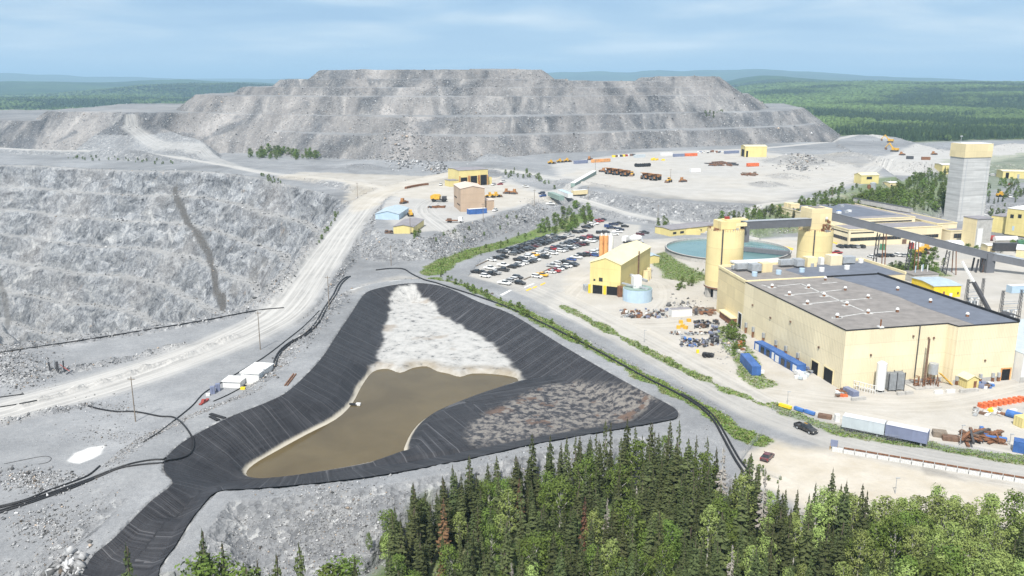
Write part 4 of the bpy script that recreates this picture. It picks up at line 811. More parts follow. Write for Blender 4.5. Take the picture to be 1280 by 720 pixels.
for x, lab in ((-4, 'left of two cream rooftop cabins behind the far silo'), (3.5, 'right of two cream rooftop cabins behind the far silo')): MB().box(fr(x+2, 62)+(10.7 if x > 0 else 10.7,), (5.5, 3.5, 2.6), MX).build('roof_cabin', M['cream2'], of) if x > 0 else None
MB().box(fr(5, 66)+(10.7,), (5, 3.5, 2.6), MX).build('roof_cabin', M['cream2'], of)
gallery('thin white roofed inclined gallery behind the office roof', fr(54, 76)+(12,), fr(66, 40)+(10.4,), 2.2, 2.4, 'concrete')
# ---- concrete headframe
frt = frame((264.3, 506.2), MX); hf = thing('headframe_tower', 'tall square concrete mine headframe with a yellow top', 'tower', (264.3, 506.2, 0))
MB().prism(rc(frt, 0, 18.2, 0, 11.6), -1.5, 37.6).build('shaft', M['conc'], hf); MB().prism(rc(frt, -.35, 18.55, -.35, 11.95), 37.61, 45.5).build('cap', M['cream2'], hf); MB().prism(rc(frt, .4, 17.8, .4, 11.2), 45.5, 45.75).build('roof', M['white'], hf)
mb = MB()
for a in (2, 16.2): wallbox(mb, frt(a, 0), frt(a+.25, 0), 0, 37.5, .06, .02)
mb.build('cable_tray', M['steel'], hf); mb = MB(); c = frt(3, 8); mb.tube([c+(45.5,), c+(49.5,)], .12, 5); mb.box(c+(49.2,), (1.2, .6, .8), MX); mb.build('antenna', M['steel'], hf)
mb = MB()
for k in range(7): c = frt(2+k*2.4, .6); mb.tube([c+(45.6,), c+(46.6,)], .06, 4)
mb.beam(frt(.6, .6)+(46.6,), frt(17.6, .6)+(46.6,), .08, .08); mb.build('railing', M['steel'], hf)
stw = thing('stair_tower', 'bare pale concrete and cream stair tower below the headframe', 'tower', G(1217, 312)+(0,)); f = frame(G(1217, 312), MX); MB().prism(rc(f, 0, 9, 0, 9), -1, 15.0).build('concrete_wall', M['concrete'], stw)
MB().prism(rc(f, -.12, -.005, -.1, 9.1), -1, 15.02).build('side_cladding', M['cream2'], stw); MB().prism(rc(f, -.3, 9.2, -.3, 9.2), 15.03, 15.35).build('roof', M['greyroof'], stw); opening(stw, f(1.0, 0), f(4.0, 0), 1, 10.5, 'white', 'panel'); 
# ---- sheds of the shop terrace (ground 8)
tn, f, U, V = shed('tan_workshop', 'tall tan workshop with a curved pinkish roof on the gravel terrace', 'building', None, (576, 265), (606, 264), 8.3, 13.2, 1.4, 'tan', 'tanroof', [('l', .55, .9, 6.2, 6.9, 'dark'), ('l', .1, .5, 3.2, 3.8, 'dark')], dep=24)
MB().prism(rc(f, U+.02, U+6.2, 3, 12), 7.5, 14.0).build('side_annex', M['tan'], tn); MB().prism(rc(f, U+.02, U+6.4, 2.8, 12.2), 14.01, 14.3).build('annex_roof', M['tanroof'], tn)
ys, f, U, V = shed('yellow_workshop', 'yellow workshop with three open dark bays behind the tan workshop', 'building', None, (574, 233), (610, 231), 8.3, 11.2, .5, 'yellow', 'greyroof', [('r', .06, .28, -.2, 6.2, 'dark'), ('r', .40, .62, -.2, 7.0, 'dark'), ('r', .74, .96, -.2, 7.4, 'dark')], dep=21, along='a')
mb = MB()
for a in (.02, .32, .36, .66, .70, .985): mb.box(f(a*U, -.3)+(8.2,), (.7, .4, 7.4), (1, 0))
mb.build('door_post', M['haul'], ys); MB().prism(rc(f, -7, -.02, 1, 10), 7, 12.5).build('side_annex', M['yellow'], ys); MB().prism(rc(f, -7.2, -.02, .8, 10.2), 12.51, 12.8).build('annex_roof', M['greyroof'], ys); MB().prism(rc(f, U+.02, U+4, 2, 10), 7, 13.5).build('side_annex', M['yellow'], ys)
MB().box(f(U+2, 14)+(13.5,), (3.2, 3, 3), MX).build('water_cistern', M['bluep'], ys)
bsx, f, U, V = shed('blue_shed', 'light blue metal shed with a pale ribbed roof at the haul road', 'shed', None, (499, 277.5), (511, 269), 7.0, 4.2, 1.6, 'ltblue', 'shedroof', dep=13, along='a')
yl, f, U, V = shed('yellow_shed', 'low yellow shed with a wide grey roof next to the blue shed', 'shed', None, (492, 294), (517, 294.5), 7.4, 4.2, .9, 'yellow', 'greyroof', dep=24)
MB().box(f(U*.95, -.4)+(7,), (1.5, .6, 2), MX).build('meter_box', M['dgrey'], yl)
# ---- other small buildings
shed('yellow_garage', 'yellow garage with an open dark door at the far end of the truck yard', 'building', None, (931, 196.5), (958, 196.5), 11, 10, 1.0, 'yellow', 'paleroof', [('l', .2, .8, -.2, 7, 'dark'), ('r', .05, .14, 0, 6, 'dark')], dep=16, along='a')
hs, f, U, V = shed('hopper_house', 'small yellow house with a sloping pale front above a silver tank in the shrubs', 'building', None, (1076, 230), (1098, 229.5), None, 6.0, 1.2, 'yellow', 'paleroof', [('r', .3, .6, 3.2, 5.0, 'glass')], dep=9, along='a')
for px, r, k in ((1091, 2.0, 'steel'), (1086, 1.2, 'rusty')):
    zz = GT(px, 236)[2]; c = G(px, 236, zz); o = thing('storage_tank', 'silver upright tank in front of the small yellow house' if k == 'steel' else 'small rusty tank left of the silver tank by the yellow house', 'tank', c+(zz,)); MB().cyl(c[0], c[1], zz-1, zz+4.1 if k == 'steel' else zz+2.6, r, n=18).build('shell', M[k], o, True); MB().cyl(c[0], c[1], zz+4.1 if k == 'steel' else zz+2.6, zz+4.7 if k == 'steel' else zz+3, r*.9, .2, n=18).build('cone_top', M[k], o)
shed('site_hut', 'small cream hut with a white roof right of the yellow house in the shrubs', 'hut', None, (1112, 235), (1123, 234.5), None, 3.6, .4, 'cream2', 'white', [('r', .1, .3, 1, 2.4, 'glass')], dep=7, along='a')
shed('yellow_shed', 'narrow yellow shed half hidden behind the concrete headframe', 'shed', None, (1177, 219), (1200, 219), None, 8.5, .6, 'yellow', 'white', dep=14, along='a')
fs, f, U, V = shed('yellow_garage', 'distant low yellow garage with one dark door right of the headframe', 'building', None, (1253, 223), (1282, 223.5), None, 5.5, .5, 'yellow', 'cream', [('r', .12, .26, -.2, 4.6, 'dark'), ('r', .62, .72, -.2, 3.5, 'steel')], dep=14, along='a'); 
rb, f, U, V = shed('yellow_plant_building', 'stepped yellow building with small square windows at the right edge', 'building', None, (1256, 289), (1300, 295), 2, 12.5, 0, 'yellow', 'white', [('r', .1, .2, 7.5, 9.5, 'glass'), ('r', .32, .42, 8, 10, 'glass'), ('r', .2, .26, 1.0, 3.4, 'ltblue'), ('l', .3, .5, 7, 9, 'glass')], dep=24)
MB().prism(rc(f, -10, -.02, 4, 20), 0, 9).build('side_annex', M['yellow'], rb); MB().prism(rc(f, -10.2, -.02, 3.8, 20.2), 9.01, 9.3).build('annex_roof', M['greyroof'], rb)
rr, f, U, V = shed('cream_control_house', 'cream building at the right edge where the last conveyor ends', 'building', None, (1268, 331), (1300, 334), 0, 7.0, 0, 'cream2', 'white', dep=14)
shed('switch_house', 'bright yellow shed with a light blue roof behind the mill', 'shed', None, (1166, 372), (1200, 371), 0, 4.4, .5, 'yel', 'shedroof', [('r', .35, .42, -.2, 2.3, 'rusty'), ('r', .88, .93, 1, 2, 'glass'), ('r', .6, .7, 0, 1.6, 'white')], dep=15, along='a')
shed('valve_hut', 'small cream hut with a dark grey gallery beside it right of the stair tower', 'hut', None, (1234, 316), (1244, 316), 2, 3.4, .3, 'cream2', 'white', dep=6, along='a'); 
a = G(1241, 318, 2); b = G(1271, 318, 2); gallery('short dark grey gallery between the valve hut and the control house', a+(5.5,), b+(5.5,), 2.6, 3.6, 'dgrey')
# front yard of the mill
fr = frame((88.2, 218.1), MX)
c = fr(9.2, -3.6); tk = thing('gas_tank', 'tall white upright gas tank standing in front of the mill', 'tank', c+(0,)); MB().cyl(c[0], c[1], .7, 8.0, 1.25, n=28).cyl(c[0], c[1], 8.0, 8.5, 1.25, .5, n=28).build('vessel', M['white'], tk, True)
mb = MB(); [mb.tube([(c[0]+.9*math.cos(t), c[1]+.9*math.sin(t), -.3), (c[0]+.9*math.cos(t), c[1]+.9*math.sin(t), .9)], .12, 5) for t in (.5, 2.1, 3.7, 5.2)]; mb.build('leg', M['steel'], tk); MB().box(c+(-.2,), (3.4, 3.2, .3), MX).build('base_slab', M['concrete'], tk)
for a, lab in ((12.6, 'left of two grey finned vaporiser frames beside the white gas tank'), (15.0, 'right of two grey finned vaporiser frames beside the white gas tank')):
    c = fr(a, -3.4); o = thing('vaporiser', lab, 'vaporiser', c+(0,), 'vaporiser frames'); mb = MB()
    for i in range(5):
        for j in range(5):
            p = (c[0]+(i-2)*.42, c[1]+(j-2)*.42); mb.box(p+(.4,), (.09, .36, 4.6), MX); mb.box(p+(.4,), (.36, .09, 4.6), MX)
    mb.build('fins', M['steel'], o); mb = MB(); [mb.box((c[0]+q*1.05, c[1]+w*1.05, -.2), (.15, .15, 5.4), MX) for q in (-1, 1) for w in (-1, 1)]; mb.build('frame', M['dgrey'], o)
c = fr(23.6, -2.6); o = thing('burner_stack', 'thin dark steel stack rising from rusty pipework at the mill wall', 'stack', c+(0,)); MB().cyl(c[0], c[1], 0, 13.5, .32, .26, n=10).build('flue', M['brown'], o); mb = MB()
for k in range(34):
    p = Vector(c+(0,))+Vector((rnd.uniform(-2.6, 3.6), rnd.uniform(-1.6, 1.4), 0)); q = p+Vector((rnd.uniform(-1.5, 1.5), rnd.uniform(-.8, .8), rnd.uniform(.3, 3.0))); mb.tube([(p.x, p.y, -.2), (p.x, p.y, q.z), tuple(q)], rnd.uniform(.06, .16), 5)
mb.build('pipework', M['rusty'], o); MB().box(c+(-.2,), (8, 4.4, .5), MX).build('base_slab', M['concrete'], o)
c = fr(26.8, -1.6); o = thing('drum_tank', 'grey steel drum tank on legs beside the thin stack', 'tank', c+(0,)); MB().cyl(c[0], c[1], 3.0, 6.0, 1.25, n=20).build('vessel', M['steel'], o); mb = MB(); [mb.tube([(c[0]+q, c[1]+w, -.2), (c[0]+q, c[1]+w, 3.1)], .12, 5) for q in (-.9, .9) for w in (-.9, .9)]; mb.build('leg', M['rusty'], o)
mb = MB()
for k in range(8): mb.box(fr(29.2+k*.32, -1.6-k*.25)+(2.8-k*.36,), (.34, 1.2, .12), MX)
tag(mb.build('steel_stairs', M['ochre'], None, loc=fr(29.2, -1.6)+(0,)), 'yellow steel steps between the drum tank and the small yellow shed', 'stairs')
f2 = frame(fr(33.4, -7.0), MX); o = thing('yellow_hut', 'small yellow hut with a pale sloping roof against the mill front', 'hut', f2(0, 0)+(0,)); MB().gable(f2, 0, 3.6, 0, 5.0, -1, 2.6, 3.5).build('wall', M['yellow'], o); MB().gable_roof(f2, 0, 3.6, 0, 5, 2.6, 3.5).build('roof', M['paleroof'], o); opening(o, f2(2.0, 0), f2(2.9, 0), 0, 2, 'rusty', 'door')
# ------------------------------------------------------------------ copies and small helpers
def dup(root, loc, rotz=0.0, label=None, scale=None, name=None, cat=None, group=None):
    r = root.copy(); COL.objects.link(r); r.location = loc; r.rotation_euler = (0, 0, rotz)
    if label: r['label'] = label
    if group: r['group'] = group
    if scale: r.scale = scale if isinstance(scale, (tuple, list)) else (scale,)*3
    for ch in list(root.children):
        c = ch.copy(); COL.objects.link(c); c.parent = r
        for g_ in list(ch.children):
            d = g_.copy(); COL.objects.link(d); d.parent = c
    return r
class Kind:
    """first use moves the prototype, later uses copy it"""
    def __init__(s, make): s.make = make; s.p = None
    def put(s, loc, rz, label, scale=None, group=None):
        if s.p is None:
            s.p = s.make(); o = s.p; o.location = loc; o.rotation_euler = (0, 0, rz); o['label'] = label
            if scale: o.scale = (scale,)*3
            if group: o['group'] = group
            return o
        o = dup(s.p, loc, rz, label, scale or (1, 1, 1), group=group); return o
def at(px, py): x, y, z = GT(px, py); return (x, y, z)
def head(p, q, z=0.0): a = G(*p, z); b = G(*q, z); return math.atan2(b[1]-a[1], b[0]-a[0])
I2 = frame((0, 0), (1, 0))
def side_prism(mb, prof, w, m=0, y0=0.0):       # a side outline (x, z) given a width
    n = len(prof); a = sum(prof[i-1][0]*prof[i][1]-prof[i][0]*prof[i-1][1] for i in range(n)); prof = prof if a > 0 else prof[::-1]
    v = [(x, y0-w/2, z) for x, z in prof]+[(x, y0+w/2, z) for x, z in prof]
    return mb.add(v, [tuple(range(n)), tuple(range(2*n-1, n-1, -1))]+[(i, n+i, n+(i+1) % n, (i+1) % n) for i in range(n)], m)
def frustum(mb, x0, x1, tx0, tx1, w0, w1, z0, z1, m=0):
    v = [(x0, -w0/2, z0), (x1, -w0/2, z0), (x1, w0/2, z0), (x0, w0/2, z0), (tx0, -w1/2, z1), (tx1, -w1/2, z1), (tx1, w1/2, z1), (tx0, w1/2, z1)]
    return mb.add(v, [(3, 2, 1, 0), (4, 5, 6, 7), (0, 1, 5, 4), (1, 2, 6, 5), (2, 3, 7, 6), (3, 0, 4, 7)], m)
def wheel(mb, x, y, r, w, m=0, m2=None, n=14):
    A = [2*math.pi*k/n for k in range(n)]; s = w/2
    mb.add([(x+r*math.cos(t), y-s, r+r*math.sin(t)) for t in A]+[(x+r*math.cos(t), y+s, r+r*math.sin(t)) for t in A], [(i, n+i, n+(i+1) % n, (i+1) % n) for i in range(n)]+[tuple(range(n)), tuple(range(2*n-1, n-1, -1))], m)
    if m2 is not None:
        q = s+.02; h = r*.55
        for e in (-q, q): mb.add([(x+h*math.cos(t), y+e, r+h*math.sin(t)) for t in A], [tuple(range(n)) if e < 0 else tuple(range(n-1, -1, -1))], m2)
    return mb
CARC = dict(black=(.012, .012, .014), charcoal=(.035, .037, .042), grey=(.12, .125, .13), silver=(.38, .39, .40), white=(.74, .74, .73), red=(.33, .02, .025), maroon=(.10, .012, .02), blue=(.02, .07, .26), navy=(.012, .022, .06), yellow=(.75, .42, .02), teal=(.05, .12, .13))
def gloss(name, c):
    m, nt, bs = new_mat(name); B = NB(nt); pos = B.n('ShaderNodeTexCoord').outputs['Object']; n = B.noise(pos, 1.2, 3)
    B.link(B.mix(B.rng(n, .45, .8, 0, .25), c, (.30, .28, .25)), bs.inputs['Base Color']); bs.inputs['Roughness'].default_value = .3; bs.inputs['Coat Weight'].default_value = .4; return m
CM = {k: gloss(k+' car paint', c) for k, c in CARC.items()}; M['lamp'] = paint('lamp glass', (.7, .68, .62), .15, .05); M['tail'] = paint('tail lamp red', (.4, .02, .015), .3, .1)
def car_shape(kind):
    b = MB(); g = MB(); w = []
    if kind == 'sedan':
        side_prism(b, [(-2.3, .32), (2.28, .32), (2.32, .62), (1.25, .92), (-1.45, .96), (-2.3, .9)], 1.78); frustum(g, -1.75, 1.25, -1.05, .3, 1.66, 1.3, .93, 1.40); frustum(b, -1.1, .35, -1.0, .25, 1.34, 1.24, 1.40, 1.46); W_ = (1.4, -1.4, .33)
    elif kind == 'suv':
        side_prism(b, [(-2.3, .4), (2.3, .4), (2.34, .85), (1.35, 1.08), (-2.3, 1.12)], 1.88); frustum(g, -2.25, 1.2, -2.0, .45, 1.76, 1.46, 1.08, 1.64); frustum(b, -2.05, .5, -1.95, .4, 1.5, 1.4, 1.64, 1.72); W_ = (1.42, -1.42, .38)
    else:
        side_prism(b, [(-2.9, .5), (2.85, .5), (2.9, 1.0), (1.6, 1.18), (-.9, 1.2), (-.9, .78), (-2.9, .78)], 1.95); frustum(g, -.95, 1.5, -.75, .65, 1.84, 1.5, 1.17, 1.78); frustum(b, -.8, .7, -.72, .6, 1.54, 1.46, 1.78, 1.86)
        for s in (-1, 1): b.box((-1.9, s*.92, .78), (2.0, .12, .42))
        b.box((-2.85, 0, .78), (.1, 1.9, .42)); W_ = (1.85, -1.75, .42)
    return b, g, W_
def park_car(kind, col):
    b, g, (xf, xr, r) = car_shape(kind)
    for x in (xf, xr):
        for s in (-1, 1): wheel(b, x, s*.82, r, .26, 1, None, 10)
    o = b.build('parked_car', [CM[col], M['tyre']]); g.build('windows', M['glass'], o); tag(o, 'x', {'sedan': 'car', 'suv': 'car', 'pickup': 'pickup truck'}[kind]); o.name = 'parked_pickup' if kind == 'pickup' else 'parked_car'; return o
PK = {}
def put_car(kind, col, loc, rz, label, group):
    k = (kind, col)
    if k not in PK: PK[k] = Kind(lambda: park_car(kind, col))
    return PK[k].put(loc, rz, label, None, group)
zc4 = lambda x, y: (560+x/6.37, 260+y/6.37+1.2)
axis = head(zc4(560, 415), zc4(1150, 225)); CW = ['black']*5+['charcoal']*5+['navy']*3+['grey']*4+['white']*6+['silver']*4+['maroon', 'red', 'blue', 'teal']
ROWS = [('in the short row by the shrubs of the car park', [(1020,192),(1050,188),(1080,180),(1100,154),(1120,147),(1140,132),(1165,122),(1185,107),(1207,101),(1230,90)], 'b b b b b w w r r b'),
 ('in the upper line of the back row of the car park', [(595,300),(625,290),(650,282),(675,272),(700,264),(725,255),(745,247),(765,241),(785,233),(808,228),(830,222)], ''),
 ('in the lower line of the back row of the car park', [(690,303),(715,296),(740,288),(765,282),(790,274),(815,266),(840,257),(865,250),(890,241),(910,239),(935,224),(965,219)], 'm g b b c c g b b b w s'),
 ('at the left end of the back row of the car park', [(430,353),(462,347),(485,335),(508,328),(530,322),(553,318),(512,367),(545,355),(575,345),(610,334),(640,328),(665,322)], 'b w b b b c g b b b b b'),
 ('beside the log edging at the left of the car park', [(350,415),(400,402),(438,390)], 'w b b'),
 ('in the upper line of the long middle row', [(565,415),(595,407),(622,388),(650,381),(680,377),(710,360),(742,356),(770,345),(798,336),(825,328),(853,318),(882,310),(908,298),(935,287),(960,280),(985,271),(1010,262),(1037,255),(1064,244),(1090,239),(1115,230),(1140,227)], 'b b w w y w s w b r n b s b b n c w b r r b'),
 ('in the lower line of the long middle row', [(570,452),(605,440),(640,430),(670,424),(700,412),(757,393),(785,386),(840,362),(900,343),(925,336),(955,325),(980,318),(1005,310),(1030,300),(1055,292),(1082,287),(1135,265),(1160,257),(1190,246)], 'w w b g w b w w w s b w s b m b w s b'),
 ('in the loose group at lower left', [(230,512),(268,510),(298,544),(335,526),(374,518),(335,482),(440,458),(440,494),(508,470),(542,460)], 'b c w b s w w c b b'),
 ('in the upper line of the front right row', [(985,410),(1022,395),(1060,378),(1086,374),(1115,370),(1140,355),(1165,350),(1187,343),(1177,378)], 'B w b c r w w w B'),
 ('in the lower line of the front right row', [(925,434),(862,442),(830,462),(885,487),(915,476),(950,465),(985,456),(1006,446),(850,502),(820,510)], 'b w s w b w b b r w'),
 ('by the car park entrance', [(450,601),(483,582),(516,570),(555,555),(575,600),(710,548),(748,536)], 'w s w c b w Y'),
]
CODE = dict(b='black', w='white', r='red', m='maroon', g='grey', s='silver', n='navy', c='charcoal', y='yellow', Y='yellow', B='blue')
for phrase, pts, code in ROWS:
    code = code.split()
    for i, (x, y) in enumerate(pts):
        c = CODE[code[i]] if i < len(code) else rnd.choice(CW); kd = 'pickup' if c == 'yellow' and code[i] == 'Y' else rnd.choices(('sedan', 'suv', 'pickup'), (2, 4, 4))[0]
        p = at(*zc4(x, y)); put_car(kd, c, p, axis-math.pi/2+rnd.choice((0, math.pi))+rnd.uniform(-.06, .06), f"{c} {dict(sedan='car', suv='estate car', pickup='pickup truck')[kd]} parked {phrase}", 'cars parked in the gravel car park')
for (x, y), c in zip([(750,292),(757,291),(764,286),(760,284),(767,281.5),(773,280.5),(781,284),(775,288),(772,291),(768,294),(805,292),(800,294)], 'b c n B n b b n w w c m'.split()):
    p = at(x, y); c = CODE[c]; kd = rnd.choice(('suv', 'pickup')); put_car(kd, c, p, axis-math.pi/2+.5+rnd.uniform(-.1, .1), f"{c} {'estate car' if kd == 'suv' else 'pickup truck'} parked in the small cluster at the top of the car park", 'cars parked in the gravel car park')
oax = math.atan2(MX[1], MX[0])
for i, (x, y) in enumerate([(1050,309.5),(1057,309.5),(1064,309.5),(1070,309.7),(1077,309.7)]): put_car('suv', ('black', 'black', 'charcoal', 'silver', 'charcoal')[i], at(x, y), oax+1.57, f"{('black', 'black', 'charcoal', 'silver', 'charcoal')[i]} estate car parked at the left end of the office front", 'cars parked by the office')
put_car('pickup', 'red', at(1046, 317.5), oax+.2, 'red pickup truck parked right of the yellow silo by the office', 'cars parked by the office')
for i, (x, y) in enumerate([(1089,322),(1099,321),(1106,320.5),(1113,320.5),(1121,320),(1127,320.5),(1133,320),(1139,319.8),(1146,319.6)]):
    c = ('white', 'charcoal', 'black', 'black', 'white', 'silver', 'white', 'black', 'black')[i]; put_car('suv' if i % 3 else 'sedan', c, at(x, y), oax+1.57, f"{c} {'estate car' if i % 3 else 'car'} in the parking row under the sloping conveyor", 'cars parked by the office')
for x, y, c, k, l in ((677,242.5,'navy','suv','navy estate car at the right edge of the workshop terrace'), (678.5,246,'blue','suv','bright blue estate car at the right edge of the workshop terrace'), (619,264,'white','pickup','white pickup truck parked against the tan workshop'), (657,234,'white','pickup','white pickup truck standing alone on the workshop terrace'), (629,228,'white','pickup','white pickup truck beside the shrubs near the yellow workshop'), (617,231.5,'white','pickup','white pickup truck at the right corner of the yellow workshop'), (551,231.5,'white','pickup','white pickup truck left of the yellow workshop'), (625,231,'red','sedan','small red car near the yellow workshop'), (1263,231,'red','suv','red car on the far gravel lot right of the headframe'), (1262,247,'white','pickup','white truck on the gravel below the far right garage'), (688,256,'white','pickup','white pickup truck on the slope road below the white trailers'), (655,275,'silver','pickup','silver pickup truck at the upper edge of the shrub bank')):
    put_car(k, c, at(x, y), rnd.uniform(0, 6), l, None)
for i in range(14): 
    c = rnd.choice(CW); x = 1238+i*3.0; put_car('suv', c, at(x, 219.5+.2*rnd.random()), 1.5, f'{c} estate car in the distant row right of the headframe', 'cars in the distant row')
# detailed road vehicles
def detailed(kind, col, name, label, cat):
    b, g, (xf, xr, r) = car_shape(kind); o = thing(name, label, cat, (0, 0, 0)); b.build('body', CM[col], o); g.build('windows', M['glass'], o)
    for x in (xf, xr):
        for s in (-1, 1):
            w = MB(); wheel(w, x, s*(.86 if kind == 'pickup' else .80), r, .26, 0); ww = w.build('wheel', M['tyre'], o); h = MB(); wheel(h, x, s*(.86 if kind == 'pickup' else .80), r*.6, .27, 0); h.v = [(a, bb, c+r*.4) for a, bb, c in h.v]; h.build('rim', M['steel'], ww)
    L = 2.9 if kind == 'pickup' else 2.3; zl = .85 if kind == 'pickup' else .66
    for s in (-1, 1): MB().box((L-.02, s*.7, zl-.1), (.08, .35, .18)).build('headlight', M['lamp'], o); MB().box((-L, s*.8, zl-.05), (.06, .18, .3)).build('tail_light', M['tail'], o); MB().box((.9, s*1.02, 1.05), (.15, .22, .16)).build('mirror', CM[col], o)
    MB().box((L+.02, 0, .42), (.1, 1.7, .2)).build('bumper', M['dgrey'], o); MB().box((-L-.03, 0, .45), (.1, 1.7, .2)).build('bumper', M['dgrey'], o)
    if kind == 'pickup': MB().box((-1.9, 0, .785), (1.9, 1.7, .03)).build('bed_liner', M['dgrey'], o); MB().box((-.1, 0, 1.87), (.9, .12, .1)).build('light_bar', M['ochre'], o)
    return o
o = detailed('pickup', 'black', 'pickup_truck', 'black pickup truck driving on the main gravel road', 'pickup truck'); o.location = at(1007, 538.5); o.rotation_euler = (0, 0, head((995, 532), (1020, 543))); 
o = detailed('sedan', 'maroon', 'car', 'dark red car parked alone on the tan dirt lot above the wood', 'car'); o.location = at(959, 573.5); o.rotation_euler = (0, 0, head((954, 578), (964, 568)))
# ------------------------------------------------------------------ heavy machines
def mk_haul():
    o = thing('haul_truck', 'x', 'haul truck', (0, 0, 0)); MB().box((0, 0, 1.3), (9, 2.4, .8)).build('chassis', M['dgrey'], o)
    b = MB(); side_prism(b, [(-5.0, 2.6), (-4.6, 4.0), (2.4, 5.0), (5.0, 5.1), (5.0, 4.8), (2.4, 4.6), (1.4, 2.4), (-3.5, 2.0)], 5.0); b.build('dump_bed', M['haul'], o); MB().box((2.9, 1.0, 2.2), (1.8, 1.9, 1.9)).build('cab', M['haul'], o); MB().box((3.83, 1.0, 3.0), (.06, 1.6, .8)).build('windshield', M['glass'], o)
    MB().box((3.2, 0, 1.5), (2.6, 4.8, .7)).build('deck', M['haul'], o); MB().box((4.55, -.2, 1.2), (.3, 2.4, 1.6)).build('grille', M['dgrey'], o)
    for x, y in ((2.9, -2.2), (2.9, 2.2), (-2.6, -2.2), (-2.6, 2.2)): wheel(MB(), x, y, 1.45, 1.1 if x > 0 else 1.5).build('wheel', M['tyre'], o) if False else (lambda w: (wheel(w, x, y, 1.45, 1.1 if x > 0 else 1.5, 0), w.build('wheel', M['tyre'], o)))(MB())
    return o
def mk_excavator():
    o = thing('excavator', 'x', 'excavator', (0, 0, 0))
    for s in (-1, 1): b = MB(); side_prism(b, [(-2.6, .5), (-2.2, 0), (2.2, 0), (2.6, .5), (2.3, 1.1), (-2.3, 1.1)], .8, 0, s*1.5); b.build('track', M['dgrey'], o)
    MB().box((-.6, 0, 1.2), (4.4, 3.2, 1.6)).build('body', M['ochre'], o); MB().box((1.0, 1.0, 1.25), (1.6, 1.1, 2.2)).build('cab', M['ochre'], o); MB().box((1.83, 1.0, 2.0), (.05, .9, 1.2)).build('window', M['glass'], o)
    MB().beam((1.2, -.3, 2.0), (4.6, -.3, 6.4), .7, .8).build('boom', M['ochre'], o); MB().beam((4.4, -.3, 6.5), (7.4, -.3, 3.0), .55, .6).build('stick', M['ochre'], o); b = MB(); side_prism(b, [(7.0, 3.0), (7.9, 2.6), (7.6, 1.2), (6.4, 1.0), (6.2, 1.9)], 1.5, 0, -.3); b.build('bucket', M['brown'], o); return o
def mk_loader():
    o = thing('wheel_loader', 'x', 'loader', (0, 0, 0)); b = MB(); side_prism(b, [(-3.2, 1.0), (-3.2, 2.1), (-.9, 2.3), (-.9, 1.9), (1.8, 1.8), (2.2, .9)], 1.9); b.build('body', M['ochre'], o); MB().box((-.1, 0, 1.9), (1.5, 1.6, 1.6)).build('cab', M['ochre'], o); MB().box((.68, 0, 2.3), (.06, 1.4, .9)).build('window', M['glass'], o)
    for x in (-1.7, 1.7):
        for y in (-1.2, 1.2): (lambda w: (wheel(w, x, y, .85, .7, 0), w.build('wheel', M['tyre'], o)))(MB())
    MB().beam((1.0, 0, 2.0), (3.6, 0, .9), 1.0, .35).build('arm', M['ochre'], o); b = MB(); side_prism(b, [(3.3, .1), (4.6, .15), (4.0, .5), (3.6, 1.4), (3.2, 1.4)], 2.9); b.build('bucket', M['brown'], o); return o
def mk_dozer():
    o = thing('bulldozer', 'x', 'bulldozer', (0, 0, 0))
    for s in (-1, 1): b = MB(); side_prism(b, [(-2.0, .5), (-1.6, 0), (1.6, 0), (2.0, .5), (1.5, 1.2), (-1.4, 1.3)], .7, 0, s*1.2); b.build('track', M['dgrey'], o)
    b = MB(); side_prism(b, [(-1.8, .9), (-1.8, 1.9), (2.0, 1.9), (2.2, .9)], 1.7); b.build('body', M['haul'], o); MB().box((-.6, 0, 1.9), (1.7, 1.6, 1.5)).build('cab', M['haul'], o); b = MB(); side_prism(b, [(2.6, .1), (2.9, .2), (2.75, .8), (2.9, 1.5), (2.6, 1.4)], 3.9); b.build('blade', M['brown'], o); MB().beam((-1.5, 0, .8), (-3.0, 0, .5), .5, 1.2).build('ripper', M['brown'], o); return o
KH, KE, KL, KD = Kind(mk_haul), Kind(mk_excavator), Kind(mk_loader), Kind(mk_dozer)
for x, y, l in ((763,217.2,'leftmost worn orange haul truck of the row of three'), (771.5,218.4,'middle worn orange haul truck of the row of three'), (781.5,220,'right worn orange haul truck of the row of three, beside a small loader'), (808,223.8,'left truck of the pair of worn orange haul trucks'), (819,225.2,'right truck of the pair of worn orange haul trucks')): KH.put(at(x, y), math.radians(-125)+rnd.uniform(-.1, .1), l, 1.0, 'parked haul trucks')
for x, y, rz, l in ((1112.5,178,2.6,'upper orange excavator on the crest of the far rock pile'), (1118,189.5,2.3,'lower orange excavator digging at the foot of the far rock pile')): KE.put(at(x, y), rz, l, 1.3)
for x, y, rz, l in ((790,219.8,-1.9,'small yellow loader beside the row of three haul trucks'), (836,227.8,-2.2,'yellow loader at the lip of the truck yard'), (612,247,3.4,'dusty yellow loader at the corner of the tan workshop'), (620,246.5,.4,'second yellow loader right of the tan workshop, nose to nose'), (513,270,1.8,'yellow loader behind the light blue shed'), (1151,318,.3,'yellow loader at the end of the row under the sloping conveyor'), (1158,313.5,.3,'yellow loader among black tyres before the office'), (1251,246,.2,'yellow and black loader on the gravel right of the headframe'), (689,204.8,.4,'leftmost of three yellow machines along the yard road'), (700,203.2,.4,'middle of three yellow machines along the yard road'), (709,202.4,.4,'right of three yellow machines along the yard road')): KL.put(at(x, y), rz, l)
